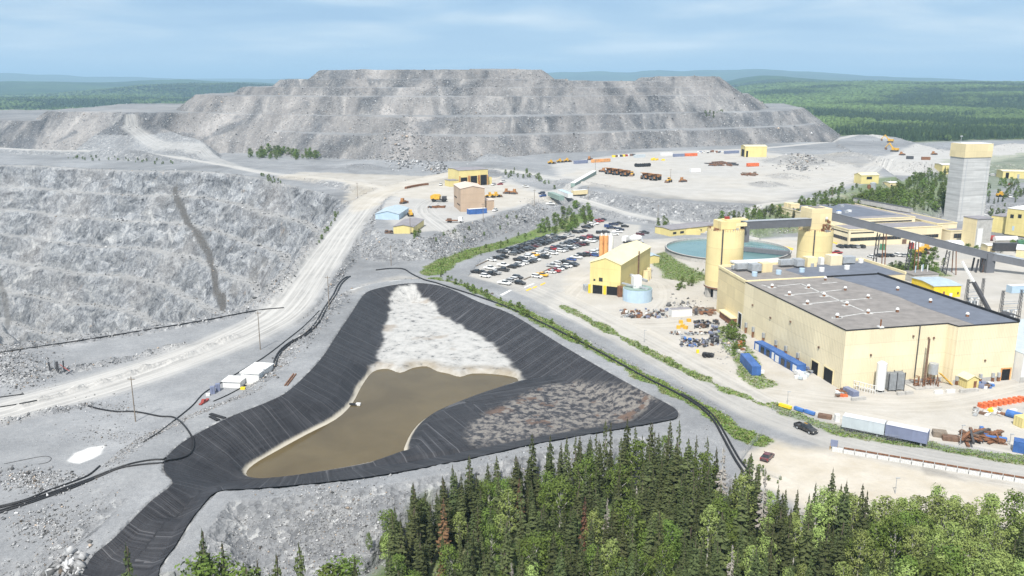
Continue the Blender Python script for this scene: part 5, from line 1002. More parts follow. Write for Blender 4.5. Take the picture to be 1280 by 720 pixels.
for x, y, rz, l in ((753.5,215,2.6,'rusty orange bulldozer left of the haul trucks'), (634,242,.2,'left yellow bulldozer of the pair on the workshop terrace'), (642,242.5,2.8,'right yellow bulldozer of the pair on the workshop terrace'), (504,254.5,1.0,'brown bulldozer on the terrace above the blue shed'), (1127,194,.2,'orange bulldozer below the far excavators'), (853,227.5,.3,'rusty bulldozer without cab panels at the yard lip'), (1167,193.5,.1,'small orange bulldozer on the far quarry road'), (737,200,1,'orange bulldozer at the left end of the orange containers')): KD.put(at(x, y), rz, l)
# water truck, flatbed, mixer
def cab(o, x, mat='white', w=2.4, z=.8): b = MB(); side_prism(b, [(x-1.0, z), (x+1.2, z), (x+1.3, z+1.0), (x+.9, z+2.1), (x-1.0, z+2.1)], w); b.build('cab', M[mat], o); MB().box((x+1.13, 0, z+1.15), (.06, w*.85, .7)).build('windshield', M['glass'], o)
def wheels(o, xs, r=.5, y=1.0, w=.4):
    for x in xs:
        for s in (-1, 1): q = MB(); wheel(q, x, s*y, r, w, 0); q.build('wheel', M['tyre'], o)
o = thing('water_truck', 'big orange mine water truck with a dark cab left of the tan workshop', 'truck', (0, 0, 0)); b = MB(); side_prism(b, [(-5, 1.8), (-5.2, 4.2), (-3, 5.1), (.5, 5.0), (1.4, 4.0), (1.2, 1.8)], 4.6); b.build('tank', M['ochre'], o); MB().box((.6, 0, 1.1), (11, 2.2, .7)).build('chassis', M['dgrey'], o); MB().box((4.2, 0, 1.6), (2.8, 3.6, 2.2)).build('cab', M['dgrey'], o); MB().box((5.63, 0, 2.5), (.06, 3, .9)).build('windshield', M['glass'], o); wheels(o, (-3, 4), 1.2, 1.9, .9); o.location = at(548, 252); o.rotation_euler = (0, 0, -.15); o.scale = (.9,)*3
o = thing('flatbed_truck', 'flatbed truck with a white cab and a rusty bed below the tan workshop', 'truck', (0, 0, 0)); MB().box((-2.2, 0, .9), (6.4, 2.4, .35)).build('flatbed', M['rusty'], o); cab(o, 2.4); wheels(o, (-4, -2.8, 2.6)); MB().box((-3.6, .2, 1.26), (2.2, 1.6, .8)).build('load', M['brown'], o); o.location = at(570, 278); o.rotation_euler = (0, 0, -.1)
o = thing('mixer_truck', 'white concrete mixer truck behind the yellow batch shed', 'truck', (0, 0, 0)); mb = MB(); mb.tube([(-4.6, 0, 3.4), (-3.6, 0, 3.0), (-1.2, 0, 2.5), (.6, 0, 2.1), (1.2, 0, 2.0)], [.6, 1.2, 1.6, 1.2, .5], 16); mb.build('drum', M['white'], o, True); MB().box((-1, 0, .8), (8.4, 2.2, .35)).build('chassis', M['dgrey'], o); cab(o, 3.2); wheels(o, (-3.6, -2.4, 3.2)); mb = MB(); mb.tube([(-4.4, 0, 3.2), (-5.8, .4, 1.6)], .3, 6); mb.build('chute', M['steel'], o); o.location = at(790, 305); o.rotation_euler = (0, 0, 2.35); o.scale = (1.25,)*3
# ------------------------------------------------------------------ containers, trailers, crates
def container(name, label, cat, p, q, L, W, H, mat, roof=None, z=None, group=None, doors=0, parts=True):
    """long box whose top centre line runs from pixel p towards q"""
    zt = (z if z is not None else at(*p)[2]); a = Vector(G(*p, zt+H)); b = Vector(G(*q, zt+H)); d = (b-a).normalized(); L = L or (b-a).length; c = a+d*L/2
    o = thing(name, label, cat, (c.x, c.y, zt), group); MB().box((c.x, c.y, zt+.02), (L, W, H), tuple(d)).build('body', M[mat], o)
    if parts:
        n = Vector((-d.y, d.x)); mb = MB()
        for e in (-1, 1):
            for s in (-1, 1): k = c+d*e*(L/2-.05)+n*s*(W/2-.05); mb.box((k.x, k.y, zt), (.2, .2, H+.06), tuple(d))
            k = c+n*e*(W/2-.05); mb.box((k.x, k.y, zt+H-.08), (L-.3, .2, .14), tuple(d))
        mb.build('frame', M[mat], o)
    if roof: MB().box((c.x, c.y, zt+H+.03), (L-.1, W-.1, .06), tuple(d)).build('roof', M[roof], o)
    for i in range(doors):
        n = Vector((-d.y, d.x)); n = n if n.x < 0 else -n; k = c+d*((i+.5)/doors-.5)*L+n*(W/2+.03); dk = i in (1, 2); MB().box((k.x, k.y, zt+.2), (L/doors*.6, .06, 2.0), tuple(d)).build('door', M['glass' if dk else 'white'], o)
    return o
container('shipping_container', 'blue shipping container standing alone by the green bank left of the mill', 'container', (931, 441.5), (944, 456), 12.2, 2.5, 2.7, 'blue')
container('shipping_container', 'upper blue container with white doors in the row along the mill wall', 'container', (948, 426), (973, 439), 12.2, 2.6, 2.7, 'blue', doors=4, group='blue containers along the mill'); container('shipping_container', 'lower blue container with white doors in the row along the mill wall', 'container', (973, 440), (999, 454), 12.2, 2.6, 2.7, 'blue', doors=4, group='blue containers along the mill')
def trailer(label, p, q, side): 
    o = container('semi_trailer', label, 'trailer', p, q, None, 2.6, 2.7, side, 'trroof', z=.9); z0 = HT(o.location.x, o.location.y); d = (Vector(G(*q, 3.6))-Vector(G(*p, 3.6))).normalized()
    for t in (-3.6, -2.5):
        for s in (-1, 1):
            k = Vector(o.location[:2])+d*t+Vector((-d.y, d.x))*s*1.0; w = MB(); w.cyl(k.x, k.y, z0+.02, z0+.9, .5, n=10); w.build('wheel', M['tyre'], o)
    k = Vector(o.location[:2])+d*3.2; MB().box((k.x, k.y, z0-.1), (.4, 1.8, 1.1), tuple(d)).build('landing_leg', M['steel'], o)
trailer('pale grey semi trailer box left of the slate blue one along the road', (1055, 518), (1107, 528), 'pale'); trailer('slate blue semi trailer box right of the pale grey one along the road', (1109, 528.5), (1161, 539), 'slate')
container('shipping_container', 'blue container cut by the right edge of the picture beside the scrap bars', 'container', (1268, 549), (1290, 553), 6.1, 2.5, 2.6, 'blue')
container('site_trailer', 'blue office trailer with white panels standing before the tan workshop', 'trailer', (585, 261.5), (606, 260), 11, 3, 3.0, 'blue', 'white', doors=4)
for p, q, m, r, l in (((688,240),(702,245),'teal','teal','green roofed site trailer, left of three on the terrace edge'), ((700,237),(713,242),'white','ltblue','white site trailer with a blue tinged roof, middle of three on the terrace edge'), ((716,238),(733,237),'cream2','white','wide cream site trailer with a white roof, right of three on the terrace edge')): container('site_trailer', l, 'trailer', p, q, None, 3.4, 2.8, m, r)
container('site_trailer', 'white trailer with a dark roof among the junk left of the mill', 'trailer', (838, 386.5), (863, 385), None, 3.0, 2.6, 'white', 'greyroof'); container('site_trailer', 'long blue trailer with a white roof on the gravel right of the crane', 'trailer', (1262, 357), (1286, 356), None, 3, 2.8, 'ltblue', 'white')
for p, q, m, l in (((718,201),(734,200),'slate','dark blue container left of the orange ones at the back of the truck yard'), ((740,199.5),(750,198.8),'rustorange','left of two bright orange containers at the back of the truck yard'), ((751,198.8),(762,198),'rustorange','right of two bright orange containers at the back of the truck yard'), ((842,192.5),(855,192),'slate','dark container between the white and the red ones at the back of the truck yard'), ((856,191.8),(871,191.3),'orange','long red container at the back of the truck yard'), ((934,204),(948,203.6),'orange','red container before the yellow garage'), ((826,191),(840,190.6),'white','long white container at the back of the truck yard'), ((863,211),(875,210.6),'white','white and blue trailer standing alone in the truck yard'), ((1133,195),(1142,195.2),'dgrey','black container below the far excavators'), ((1152,196),(1163,196.2),'rusty','dark red container on the far quarry road'), ((793,193.6),(806,193),'pale','pale container behind the tyre pile at the yard edge'), ((906,188.8),(923,188),'slate','dark blue container left of the far yellow garage'), ((1100,305),(1108,305.5),'green','small green container at the office front'), ((1136,303.5),(1143,304),'red','red container before the office'), ((1144,304),(1152,304.6),'white','white container right of the red one before the office'), ((1226,291),(1236,292),'ltblue','blue grey box container right of the stair tower'), ((1272,300),(1286,300.5),'green','green container at the right edge beyond the white tank')): container('shipping_container', l, 'container', p, q, None, 2.6, 2.7, m, parts=False)
c = at(1237, 301); o = MB(); o.tube([(c[0]-2.5, c[1], c[2]+1.4), (c[0]+2.5, c[1]+.6, c[2]+1.4)], 1.4, 14); tag(o.build('fuel_tank', M['red'], None, loc=c), 'short red horizontal tank right of the stair tower', 'tank'); c = at(1257, 302); o = MB(); o.tube([(c[0]-6, c[1], c[2]+1.4), (c[0]+6, c[1]+1, c[2]+1.4)], 1.4, 14); tag(o.build('fuel_tank', M['white'], None, loc=c), 'long white horizontal tank between the red tank and green container', 'tank')
c = at(1197, 307); o = MB(); n = 12
o.add([(c[0]+sx*5.5, c[1]+3.5*math.cos(math.pi*k/n), c[2]+2.8*math.sin(math.pi*k/n)) for sx in (-1, 1) for k in range(n+1)], [(k, k+1, n+2+k, n+1+k) for k in range(n)]+[tuple(range(n+1))[::-1], tuple(range(n+1, 2*n+2))]); tag(o.build('fabric_shelter', M['white'], None, loc=c), 'low white fabric shelter before the office annex', 'shelter')
# covered ramp on the bank
p = at(716, 234); q = at(743, 218); o = thing('covered_ramp', 'greenish grey covered ramp climbing the bank to the truck yard', 'ramp', p); MB().beam((p[0], p[1], p[2]+1.5), (q[0], q[1], q[2]+1.5), 3.0, 2.6).build('casing', M['teal'], o); MB().beam((p[0], p[1], p[2]+2.95), (q[0], q[1], q[2]+2.95), 3.4, .25).build('roof', M['white'], o)
# tyres
ty = Kind(lambda: tag((lambda m: (wheel(m, 0, 0, 1.5, 1.1, 0, None, 18), m.build('mine_tyre', M['tyre']))[1])(MB()), 'x', 'tyre'))
for i, (x, y) in enumerate([(795,208.5),(797.7,208.8),(800.5,208.7),(803.3,208.6),(806,208.4),(808.8,208.3),(811.5,208.1)]): ty.put(at(x, y), .3, 'huge black mine tyre in the upright row in the middle of the truck yard', None, 'mine tyres in the truck yard')
# generic junk piles: each heap is one thing
def heap(name, label, px0, py0, px1, py1, n, size, mats, seed, flatn=.5, longf=1.0):
    r = random.Random(seed); c = at((px0+px1)/2, (py0+py1)/2); mb = MB()
    for k in range(n):
        p = at(r.uniform(px0, px1), r.uniform(py0, py1)); s = size*r.uniform(.4, 1.4); a = r.uniform(0, 6.28); mb.box((p[0], p[1], p[2]-.05+r.random()**2*flatn), (s*longf*r.uniform(.6, 1.6), s*r.uniform(.4, 1.0), s*r.uniform(.25, .8)), (math.cos(a), math.sin(a)), r.randrange(len(mats)))
    return tag(mb.build(name, [M[m] for m in mats], None, loc=c), label, 'scrap heap' if 'scrap' in name else 'pile')
JK = ['black', 'black', 'dgrey', 'dgrey', 'slate', 'steel', 'brown', 'grey']
heap('scrap_heap', 'upper heap of black scrap parts left of the mill', 868, 401, 897, 411, 90, .8, JK, 1); heap('scrap_heap', 'thin line of grey scrap parts between the two black heaps', 838, 416, 886, 419, 60, .6, ['steel', 'steel', 'dgrey', 'brown', 'white'], 2); heap('scrap_heap', 'lower heap of black and blue scrap parts beside the haul track', 848, 424, 886, 434, 95, .75, JK+['bluep'], 3)
heap('scrap_heap', 'heap of black scrap against the green bank', 888, 412, 898, 432, 70, .9, JK, 4); heap('scrap_heap', 'small black scrap pieces at the foot of the green bank', 880, 444, 890, 447.5, 40, 1.0, ['black', 'dgrey'], 5); heap('junk_pile', 'row of mixed rusty and white junk along the fence left of the white trailer', 776, 388, 834, 398, 130, .9, ['brown', 'rusty', 'white', 'dgrey', 'steel', 'concrete', 'dgrey', 'brown', 'slate'], 6)
heap('junk_pile', 'rusty beams and boards right of the white trailer', 866, 386, 893, 393, 40, 1.1, ['brown', 'dgrey', 'wood', 'rusty'], 7, .4, 2.6); heap('junk_pile', 'pile of white and rusty debris between the green bank and the blue containers', 923, 423, 931, 443, 40, .9, ['white', 'rusty', 'concrete', 'orange', 'steel'], 8); heap('junk_pile', 'rusty steel debris at the front left corner of the mill', 1046, 488, 1058, 497, 34, .8, ['rusty', 'brown', 'white', 'orange', 'steel'], 9)
heap('junk_pile', 'grey and blue odds and ends beside the small yellow hut', 1222, 481, 1240, 486, 34, 1.0, ['slate', 'dgrey', 'white', 'bluep', 'brown'], 10); heap('junk_pile', 'pale rubble and boards below the orange barriers', 1216, 513, 1250, 520, 34, .8, ['concrete', 'white', 'steel', 'brown'], 11); heap('bag_pile', 'white bulk bags heaped at the mill wall below the blue containers', 995, 467, 1011, 474, 16, 1.4, ['white', 'white', 'pale'], 12, .3); heap('junk_pile', 'grey machine parts beside the white bulk bags', 1005, 461, 1018, 468, 30, .8, ['steel', 'dgrey', 'slate'], 13)
heap('bar_pile', 'long rusty bars stacked in the truck yard', 887, 204, 917, 207.5, 60, 1.6, ['brown', 'rusty', 'dgrey'], 14, .6, 3.5); heap('bar_pile', 'short rusty bars stacked before the red container', 926, 217, 944, 220, 36, 1.5, ['brown', 'rusty', 'wood'], 15, .5, 3); heap('machine_parts', 'bright yellow machine parts in the truck yard behind the tyres', 815, 199, 830, 201, 16, 2.2, ['yel', 'yel', 'ochre'], 16); 0
heap('junk_pile', 'dark parts along the foot of the dump behind the red container', 872, 190, 903, 191.5, 28, 1.8, ['dgrey', 'rusty', 'white', 'slate'], 18); heap('pipe_row', 'curved row of dark red pipe sections beside the haul road bend', 508, 232, 534, 235, 2, .3, ['rusty'], 19)
heap('bar_pile', 'dark steel beams lying left of the tan workshop', 537, 258.5, 553, 260, 22, 1.2, ['dgrey', 'brown', 'rusty'], 20, .4, 3); heap('junk_pile', 'brown scrap beside the yellow shed on the terrace', 482, 290.5, 490, 292.5, 16, 1.1, ['brown', 'dgrey'], 21); heap('junk_pile', 'small rusty lumps before the orange pallets at the parking lot pumps', 1145, 309, 1152, 311.5, 14, 1.3, ['dgrey', 'black', 'ochre'], 22)
heap('rebar_pile', 'tangle of rusty beams behind the roadside fence right of the trailers', 1203, 543, 1246, 554, 70, .7, ['brown', 'rusty', 'rusty', 'dgrey'], 23, 1.2, 5)
pr = MB(); P_ = [at(x, y) for x, y in ((507, 236.2), (513, 234.6), (520, 233.2), (527, 232), (535, 231.2))]
for i in range(4): a, b = P_[i], P_[i+1]; pr.beam((a[0], a[1], a[2]+.7), (b[0], b[1], b[2]+.7), 1.6, 1.4)
bpy.data.objects.remove(bpy.data.objects['pipe_row']); tag(pr.build('ore_car_row', M['rusty'], None, loc=P_[0]), 'curved row of low dark red ore cars beside the haul road bend', 'ore cars')
def prop(name, label, cat, px, py, size, mat, rz=0.0, group=None, dz=0.0, extra=None):
    p = at(px, py); mb = MB(); s = size; mb.prism([(p[0]+a*s[0]/2*math.cos(rz)-b*s[1]/2*math.sin(rz), p[1]+a*s[0]/2*math.sin(rz)+b*s[1]/2*math.cos(rz)) for a, b in ((-1, -.85), (-.85, -1), (.85, -1), (1, -.85), (1, .85), (.85, 1), (-.85, 1), (-1, .85))], p[2]+dz-.1, p[2]+dz+s[2])
    o = mb.build(name, M[mat], None, loc=p); return tag(o, label, cat, group)
for i, (x, y) in enumerate([(851,404),(853,409),(861,402),(848,410.5),(857,411)]): prop('wooden_crate', 'orange brown crate left of the upper black scrap heap', 'crate', x, y, (1.3, 1.2, 1.0), 'ochre', i, 'crates by the scrap')
for i, k in enumerate(('yel', 'brown', 'white', 'dgrey', 'yel', 'red', 'white', 'brown', 'dgrey')): prop('machine_part', dict(yel='yellow', brown='brown', white='white', dgrey='dark grey', red='red')[k]+' machine part in the line along the back edge of the truck yard', 'machine part', 767+i*3.1, 196.4-i*.22, (3.2, 2.2, 1.8), k, i*.7, 'machine parts at the yard edge')
prop('barrel', 'yellow drum standing in front of the lower black scrap heap', 'barrel', 872, 441, (.8, .8, 1.0), 'yel')
for i in range(3): prop('concrete_block', 'white block in the line at the end of the lone blue container', 'block', 943+i*4.5, 466.4-.1*i, (1.4, .9, .8), 'white', MX[1], 'white blocks')
o = container('cylinder_skid', 'grey blue tank skid lying at the front left corner of the mill', 'tank', (1057, 483), (1071, 490), None, 1.6, 1.5, 'slate', parts=False); 
p = at(1077, 489); o = thing('panel_rack', 'white lattice panels leaning beside the grey blue tank skid', 'rack', p); d = Vector(MX)
for k in range(3): mb = MB(); c = Vector(p[:2])+Vector((k*.5, -k*.4)); [mb.beam((c.x-1.5+1.0*j, c.y+1.6-1.1*j, p[2]), (c.x-1.5+1.0*j, c.y+1.6-1.1*j, p[2]+2.4), .12, .12) for j in range(4)]; mb.beam((c.x-1.6, c.y+1.7, p[2]+2.4), (c.x+1.6, c.y-1.8, p[2]+2.4), .14, .14); mb.beam((c.x-1.6, c.y+1.7, p[2]+1.2), (c.x+1.6, c.y-1.8, p[2]+1.2), .14, .14); mb.build('panel', M['white'], o)
for x, y, l, L in ((1073,500,'concrete block row below the panel rack', 4), (1126,493.5,'concrete block before the finned vaporisers', 2.2), (1136,492.5,'second concrete block before the finned vaporisers', 2.2), (1173,491.5,'white concrete block right of the stack pipework', 2.4), (1188,490.5,'white concrete block left of the small yellow hut', 2.4), (1211,489.5,'long concrete block before the small yellow hut', 5.5), (1265,515.5,'white concrete block below the orange barriers', 2.4)): prop('concrete_block', l, 'block', x, y, (L, .8, .8), 'concrete' if 'white' not in l else 'white', .2)
for i in range(18):
    x = 1226+i*3.1; y = 508.8-i*.52+(1.2 if i % 2 else 0); prop('traffic_barrier', 'orange plastic barrier in the long line at the right of the yard', 'barrier', x, y, (.95, 1.5, 1.05), 'orange', .3, 'orange barriers')
prop('digger_part', 'yellow machine part lying below the orange barriers', 'machine part', 1239, 516, (2.0, 1.2, 1.1), 'yel', .6); prop('steel_sheet', 'brown steel sheet on the ground below the orange barriers', 'steel sheet', 1255, 518, (3.4, 1.6, .25), 'rusty', -.7)
c = at(1268, 523); mb = MB(); mb.tube([(c[0]-1, c[1]+1.6, c[2]+.9), (c[0]+1.0, c[1]-1.2, c[2]+.9)], .9, 12); tag(mb.build('blue_drum', M['bluep'], None, loc=c), 'large blue drum lying beside the yellow open container', 'drum')
container('open_container', 'yellow container with a dark open end at the right edge', 'container', (1273, 521), (1290, 519), 5, 2.5, 2.5, 'yellow', parts=False)
prop('water_tote', 'white tote tank left of the pale grey trailer', 'tank', 1046, 527, (1.1, 1.1, 1.9), 'white'); prop('steel_bin', 'rusty open bin left of the white tote tank', 'bin', 1031, 522.5, (3.2, 1.6, .9), 'brown', -.5); prop('timber_pile', 'brown timber pile right of the slate blue trailer', 'pile', 1174, 545, (3.0, 2.2, 1.3), 'wood', -.3); prop('timber_pile', 'low brown timber pile before the rusty beams', 'pile', 1188, 550, (3.6, 2.0, 1.0), 'brown', -.3)
for p, q, k, l in (((974,508),(989,512.5),'yel','yellow steel beam lying beside the road'), ((993,512),(1004,516),'bluep','left of two bright blue beams beside the road'), ((1006,516),(1018,520),'bluep','right of two bright blue beams beside the road'), ((1226,537),(1232,547),'bluep','blue beam propped up on the rusty tangle'), ((1231,549),(1258,552),'bluep','long blue beam lying on the rusty tangle')):
    a, b = at(*p), at(*q); mb = MB(); mb.beam((a[0], a[1], a[2]+.6), (b[0], b[1], b[2]+.6), .8, .7); tag(mb.build('steel_beam', M[k], None, loc=a), l, 'beam')
# concrete road barrier wall, every block its own
n = 17
for i in range(n):
    f0, f1 = i/n, (i+1)/n-.004; q = lambda f: (1040+242*f, 563.5+16*f+24.5*f**1.0); a, b = at(*q(f0)), at(*q(f1)); mb = MB(); d = Vector((b[0]-a[0], b[1]-a[1])).normalized(); L = math.hypot(b[0]-a[0], b[1]-a[1]); c = ((a[0]+b[0])/2, (a[1]+b[1])/2); z = min(a[2], b[2])
    side = MB(); o = thing('road_barrier', 'pale concrete block in the long barrier line between road and dirt lot', 'barrier', c+(z,), 'concrete barrier line'); MB().box(c+(z-.1,), (L, .75, .95), tuple(d)).build('block', M['gravelw'], o)
    if i > 0: mb.beam((a[0], a[1], a[2]+1.15), (b[0], b[1], b[2]+1.15), .25, .3); mb.build('rail', M['rusty'], o)
p = at(1042, 562.5); o = thing('gate_panel', 'grey metal panel on posts at the start of the concrete barrier line', 'sign', p); MB().box((p[0], p[1], p[2]+.9), (1.6, .2, 1.5), (.9, -.4)).build('panel', M['slate'], o); mb = MB(); [mb.tube([(p[0]+k*.7, p[1]-k*.3, p[2]-.2), (p[0]+k*.7, p[1]-k*.3, p[2]+1.5)], .08, 5) for k in (-1, 1)]; mb.build('post', M['ochre'], o)
# parking edging logs and painted marks
for i, (p, q) in enumerate((((595,333),(611,325.5)), ((600,345),(638,333)), ((655,350),(684,338)), ((683,338),(716,323)))):
    a, b = at(*p), at(*q); mb = MB(); mb.beam((a[0], a[1], a[2]+.2), (b[0], b[1], b[2]+.2), .4, .45); tag(mb.build('parking_log', M['wood'], None, loc=a), ('curved timber edging at the far left of the car park', 'timber edging before the loose group of cars at lower left', 'timber edging left of the yellow pickup', 'timber edging right of the yellow pickup')[i], 'timber edging')
def mark(name, pts, k):
    mb = MB(); P = [at(x, y) for x, y in pts]; mb.add([(a, b, HT(a, b)+.05) for a, b, c in P], [tuple(range(len(P)))]); o = mb.build(name, M[k], None, loc=P[0]); 
    if o.data.polygons[0].normal.z < 0: o.data.flip_normals()
    o['kind'] = 'structure'
for s in ([(625,368.5),(637,362.5),(640,363),(628,369.5)], [(657,362.8),(663,360),(665,361),(659,364)], [(665.5,359.5),(670,357.5),(672,358.5),(667,360.8)], [(675,356),(681,353),(682,354.2),(676,357.2)]): mark('road_marking', s, 'yel_line' if s[0][0] > 640 else 'white_line')
mark('road_marking', [(655,359),(667,354),(668,354.8),(656,360)], 'white_line')
for i in range(4): x, y = 1038+i*1, 0
for s, k in (([(973,305.5),(992,310.5),(991,313),(972,308)], 'yel_line'), ([(1141,318),(1152,318.5),(1152,320),(1141,319.5)], 'yel_line'), ([(1037,300),(1047,304),(1046,305.5),(1036,301.5)], 'yel_line')): mark('road_marking', s, k)
# ------------------------------------------------------------------ crane and substation
p = at(1243, 399); p = (G(1243, 392)[0], G(1243, 392)[1]+16, 0); o = thing('crane', 'crane behind the mill with a black lower boom and a long white jib', 'crane', p); d0 = 330.0
def PD(px, py, d): u = (px-640)/FPX; w = (360-py)/FPX; return (u*d, d*(PC+w*PS), CH+d*(-PS+w*PC))
a = PD(1243, 400, 300); b = PD(1217.5, 353.5, 306); c = PD(1202.5, 327, 309); MB().beam(a, b, 1.1, 1.1).build('boom', M['dgrey'], o); MB().beam(b, c, .7, .7).build('jib', M['white'], o); MB().box((a[0], a[1], -.5), (6, 3, a[2]+1.5), MX).build('carrier', M['white'], o); MB().beam((b[0]-1.5, b[1], b[2]), (b[0]+.6, b[1], b[2]+.3), .5, .4).build('boom_joint', M['dgrey'], o)
for (x0, x1, y0, h, lab) in ((1206, 1225, 386, 11, 'left lattice gantry of the substation behind the mill'), (1249, 1272, 402, 11, 'right lattice gantry of the substation with a black arched roof')):
    a = Vector(G(x0, y0)+(0,)); b = Vector(G(x1, y0-1.5)+(0,)); o = thing('substation_gantry', lab, 'gantry', a, 'substation gantries')
    for e in (a, b):
        mb = MB()
        for s in (-.5, .5):
            for t in (-.5, .5): mb.tube([(e.x+s, e.y+t, -.5), (e.x+s*.5, e.y+t*.5, h)], .09, 4)
        for k in range(9): z = k*h/9; mb.tube([(e.x-.5, e.y-.5, z), (e.x+.5, e.y-.4, z+h/9)], .06, 4); mb.tube([(e.x+.5, e.y-.5, z), (e.x-.5, e.y-.4, z+h/9)], .06, 4)
        mb.build('mast', M['dgrey'], o)
    mb = MB()
    for z in (4, 6.2): mb.beam((a.x, a.y, z), (b.x, b.y, z), .25, .25); mb.beam((a.x, a.y+.6, z+.6), (b.x, b.y+.6, z+.6), .15, .15)
    mb.build('cross_beam', M['steel'], o)
    for k in range(4):
        f = (k+.7)/4.6; q = a+(b-a)*f; mb = MB(); mb.cyl(q.x, q.y, .8, 3.4, .28, n=8); mb.cyl(q.x, q.y, 3.4, 3.9, .5, n=8); mb.build('insulator', M['white' if k % 2 else 'steel'], o); MB().box((q.x, q.y+2, -.3), (1.4, 1.4, 2.4), MX).build('transformer', M['steel'], o)
mb = MB(); a = G(1249, 406); b = G(1268, 405); n = 10; L = [((a[0]+(b[0]-a[0])*k/n), a[1]+(b[1]-a[1])*k/n, 3.0+1.1*math.sin(math.pi*k/n)) for k in range(n+1)]
for i in range(n): mb.beam(L[i], L[i+1], 4.0, .2)
mb.build('arched_roof', M['dgrey'], o)
p = G(1153, 352); o = thing('vent_house', 'flat low grey pump roof with thin blue pipes behind the mill', 'building', p+(0,)); MB().box((p[0], p[1]+3, -.5), (12, 8, 3.6), MX).build('wall', M['concrete'], o); MB().box((p[0], p[1]+3, 3.105), (12.4, 8.4, .3), MX).build('roof', M['roof'], o)
for dx, dy, k in ((-2.5, -1, 'ltblue'), (1, 1, 'white'), (2, 2, 'ltblue'), (3.5, 1, 'white')): MB().cyl(p[0]+dx, p[1]+3+dy, 3.4, 6.2, .22, n=8).build('vent_pipe', M[k], o)
# ------------------------------------------------------------------ pumps, pipes, poles
po, f, U, V = shed('pump_house', 'larger white box pump house above the pond', 'pump house', (309.5, 472), (324, 478.8), (342, 466), HT(*G(324, 475)), 2.5, 0, 'white', 'white', [('r', .1, .3, .2, 2.0, 'pale')]); MB().box(f(U/2, V/2)+(HT(*f(U/2, V/2))-.25,), (U+2.2, V+2.2, .3), tuple(Vector(f(1, 0))-Vector(f(0, 0)))).build('base_slab', M['concrete'], po); MB().box(f(U+.5, .6)+(HT(*f(U, 0)),), (.7, .7, 1.0)).build('meter', M['steel'], po); MB().box(f(.3*U, -.25)+(HT(*f(U, 0))+1.2,), (.5, .5, .6)).build('fan', M['steel'], po)
p2, f, U, V = shed('pump_house', 'smaller white box pump house left of the larger one', 'pump house', (283.5, 481), (300.5, 485.5), (308.5, 479), HT(*G(300, 483)), 1.7, 0, 'white', 'white'); MB().box(f(-.6, -1)+(HT(*f(0, 0))-.1,), (1.2, .8, .7)).build('yellow_pump', M['yel'], p2)
for x, y, l in ((266,492,'left of two grey blue cabinets beside the small pump house'), (272.5,488.5,'right of two grey blue cabinets beside the small pump house')): prop('electric_cabinet', l, 'cabinet', x, y, (1.2, 1.1, 2.0), 'slate', .4, 'electric cabinets')
prop('white_drum', 'small white box left of the grey blue cabinets', 'box', 260, 494.5, (1.0, .8, .6), 'white', .3)
c = at(255, 503.5); d = head((248, 508), (262, 499)); mb = MB(); side_prism(mb, [(-1.8, .1), (1.6, .1), (2.0, .5), (.4, .45), (.2, 1.0), (-.5, 1.0), (-.8, .4), (-1.8, .35)], .8); o = mb.build('hose_sled', M['red'], None); o.location = c; o.rotation_euler = (0, 0, d); tag(o, 'red sled lying on the gravel below the pump houses', 'sled')
for a, b, l in (((263,518),(281,523.5),'upper black mat strip beside the liner edge'), ((263,521),(273,526),'lower black mat strip beside the liner edge')):
    p, q = at(*a), at(*b); mb = MB(); mb.beam((p[0], p[1], p[2]+.15), (q[0], q[1], q[2]+.15), .9, .3); tag(mb.build('rubber_mat', M['black'], None, loc=p), l, 'mat')
for a, b, l in (((356,482.5),(367,468),'left of two rusty pipes lying on the pond rim'), ((359,482.5),(370,468),'right of two rusty pipes lying on the pond rim')):
    p, q = at(*a), at(*b); mb = MB(); mb.tube([(p[0], p[1], p[2]+.2), (q[0], q[1], q[2]+.2)], .18, 6); tag(mb.build('steel_pipe', M['rusty'], None, loc=p), l, 'pipe')
p = at(69, 463); o = thing('well_cluster', 'cluster of upright black well casings with red hoses', 'well heads', p)
for k in range(8): x, y = p[0]-2.6+k*.75, p[1]+.7*math.sin(k*2.3); w = MB(); w.cyl(x, y, p[2]-.4, p[2]+rnd.uniform(2.2, 3.0), .22, n=8); w.build('casing', M['dgrey' if k % 3 else 'steel'], o)
mb = MB(); mb.tube([(p[0]+1.5, p[1], p[2]+1.8), (p[0]+3, p[1]-.5, p[2]+.9), (p[0]+4.5, p[1]-.9, p[2]+.1)], .1, 5); mb.build('hose', M['red'], o)
c = G(443, 506, -5.6); o = thing('pump_barge', 'small dark pump raft with a white float at the pond edge', 'raft', c+(-5.6,)); MB().box((c[0]-.5, c[1], -5.75), (2.6, .9, .5), (1, -.1)).build('float', M['black'], o); MB().box((c[0]+1.1, c[1]-.1, -5.7), (1.2, 1.0, .6), (1, -.1)).build('white_float', M['white'], o); mb = MB(); mb.tube([(c[0]-1.6, c[1]+.2, -5.3), (c[0]-3.2, c[1]+.6, -4.5)], .14, 6); mb.build('suction_hose', M['steel'], o)
def hose(name, label, pts, r, mat='black_hose', n=5, lift=0.0, cat='pipe'):
    P = smooth([np.array(q) for q in pts], n); W_ = [GT(a, b) for a, b in P]; mb = MB(); mb.tube([(x, y, max(z, pond_height(np.array([x]), np.array([y]))[0][0]+.03 if sd(POND, np.array([x]), np.array([y]), 5)[0] < 0 else -99)+r*.7+lift) for x, y, z in W_], r, 6); return tag(mb.build(name, M[mat], None, True, loc=W_[0]), label, cat)
hose('water_pipe', 'black pipe looping down over the upper left corner of the liner', [(110,508),(125,512),(145,515),(165,515),(180,517),(200,521),(216,522),(226,528),(234,537),(240,547),(242.5,556),(241,566),(234,573),(222,577),(208,579)], .22)
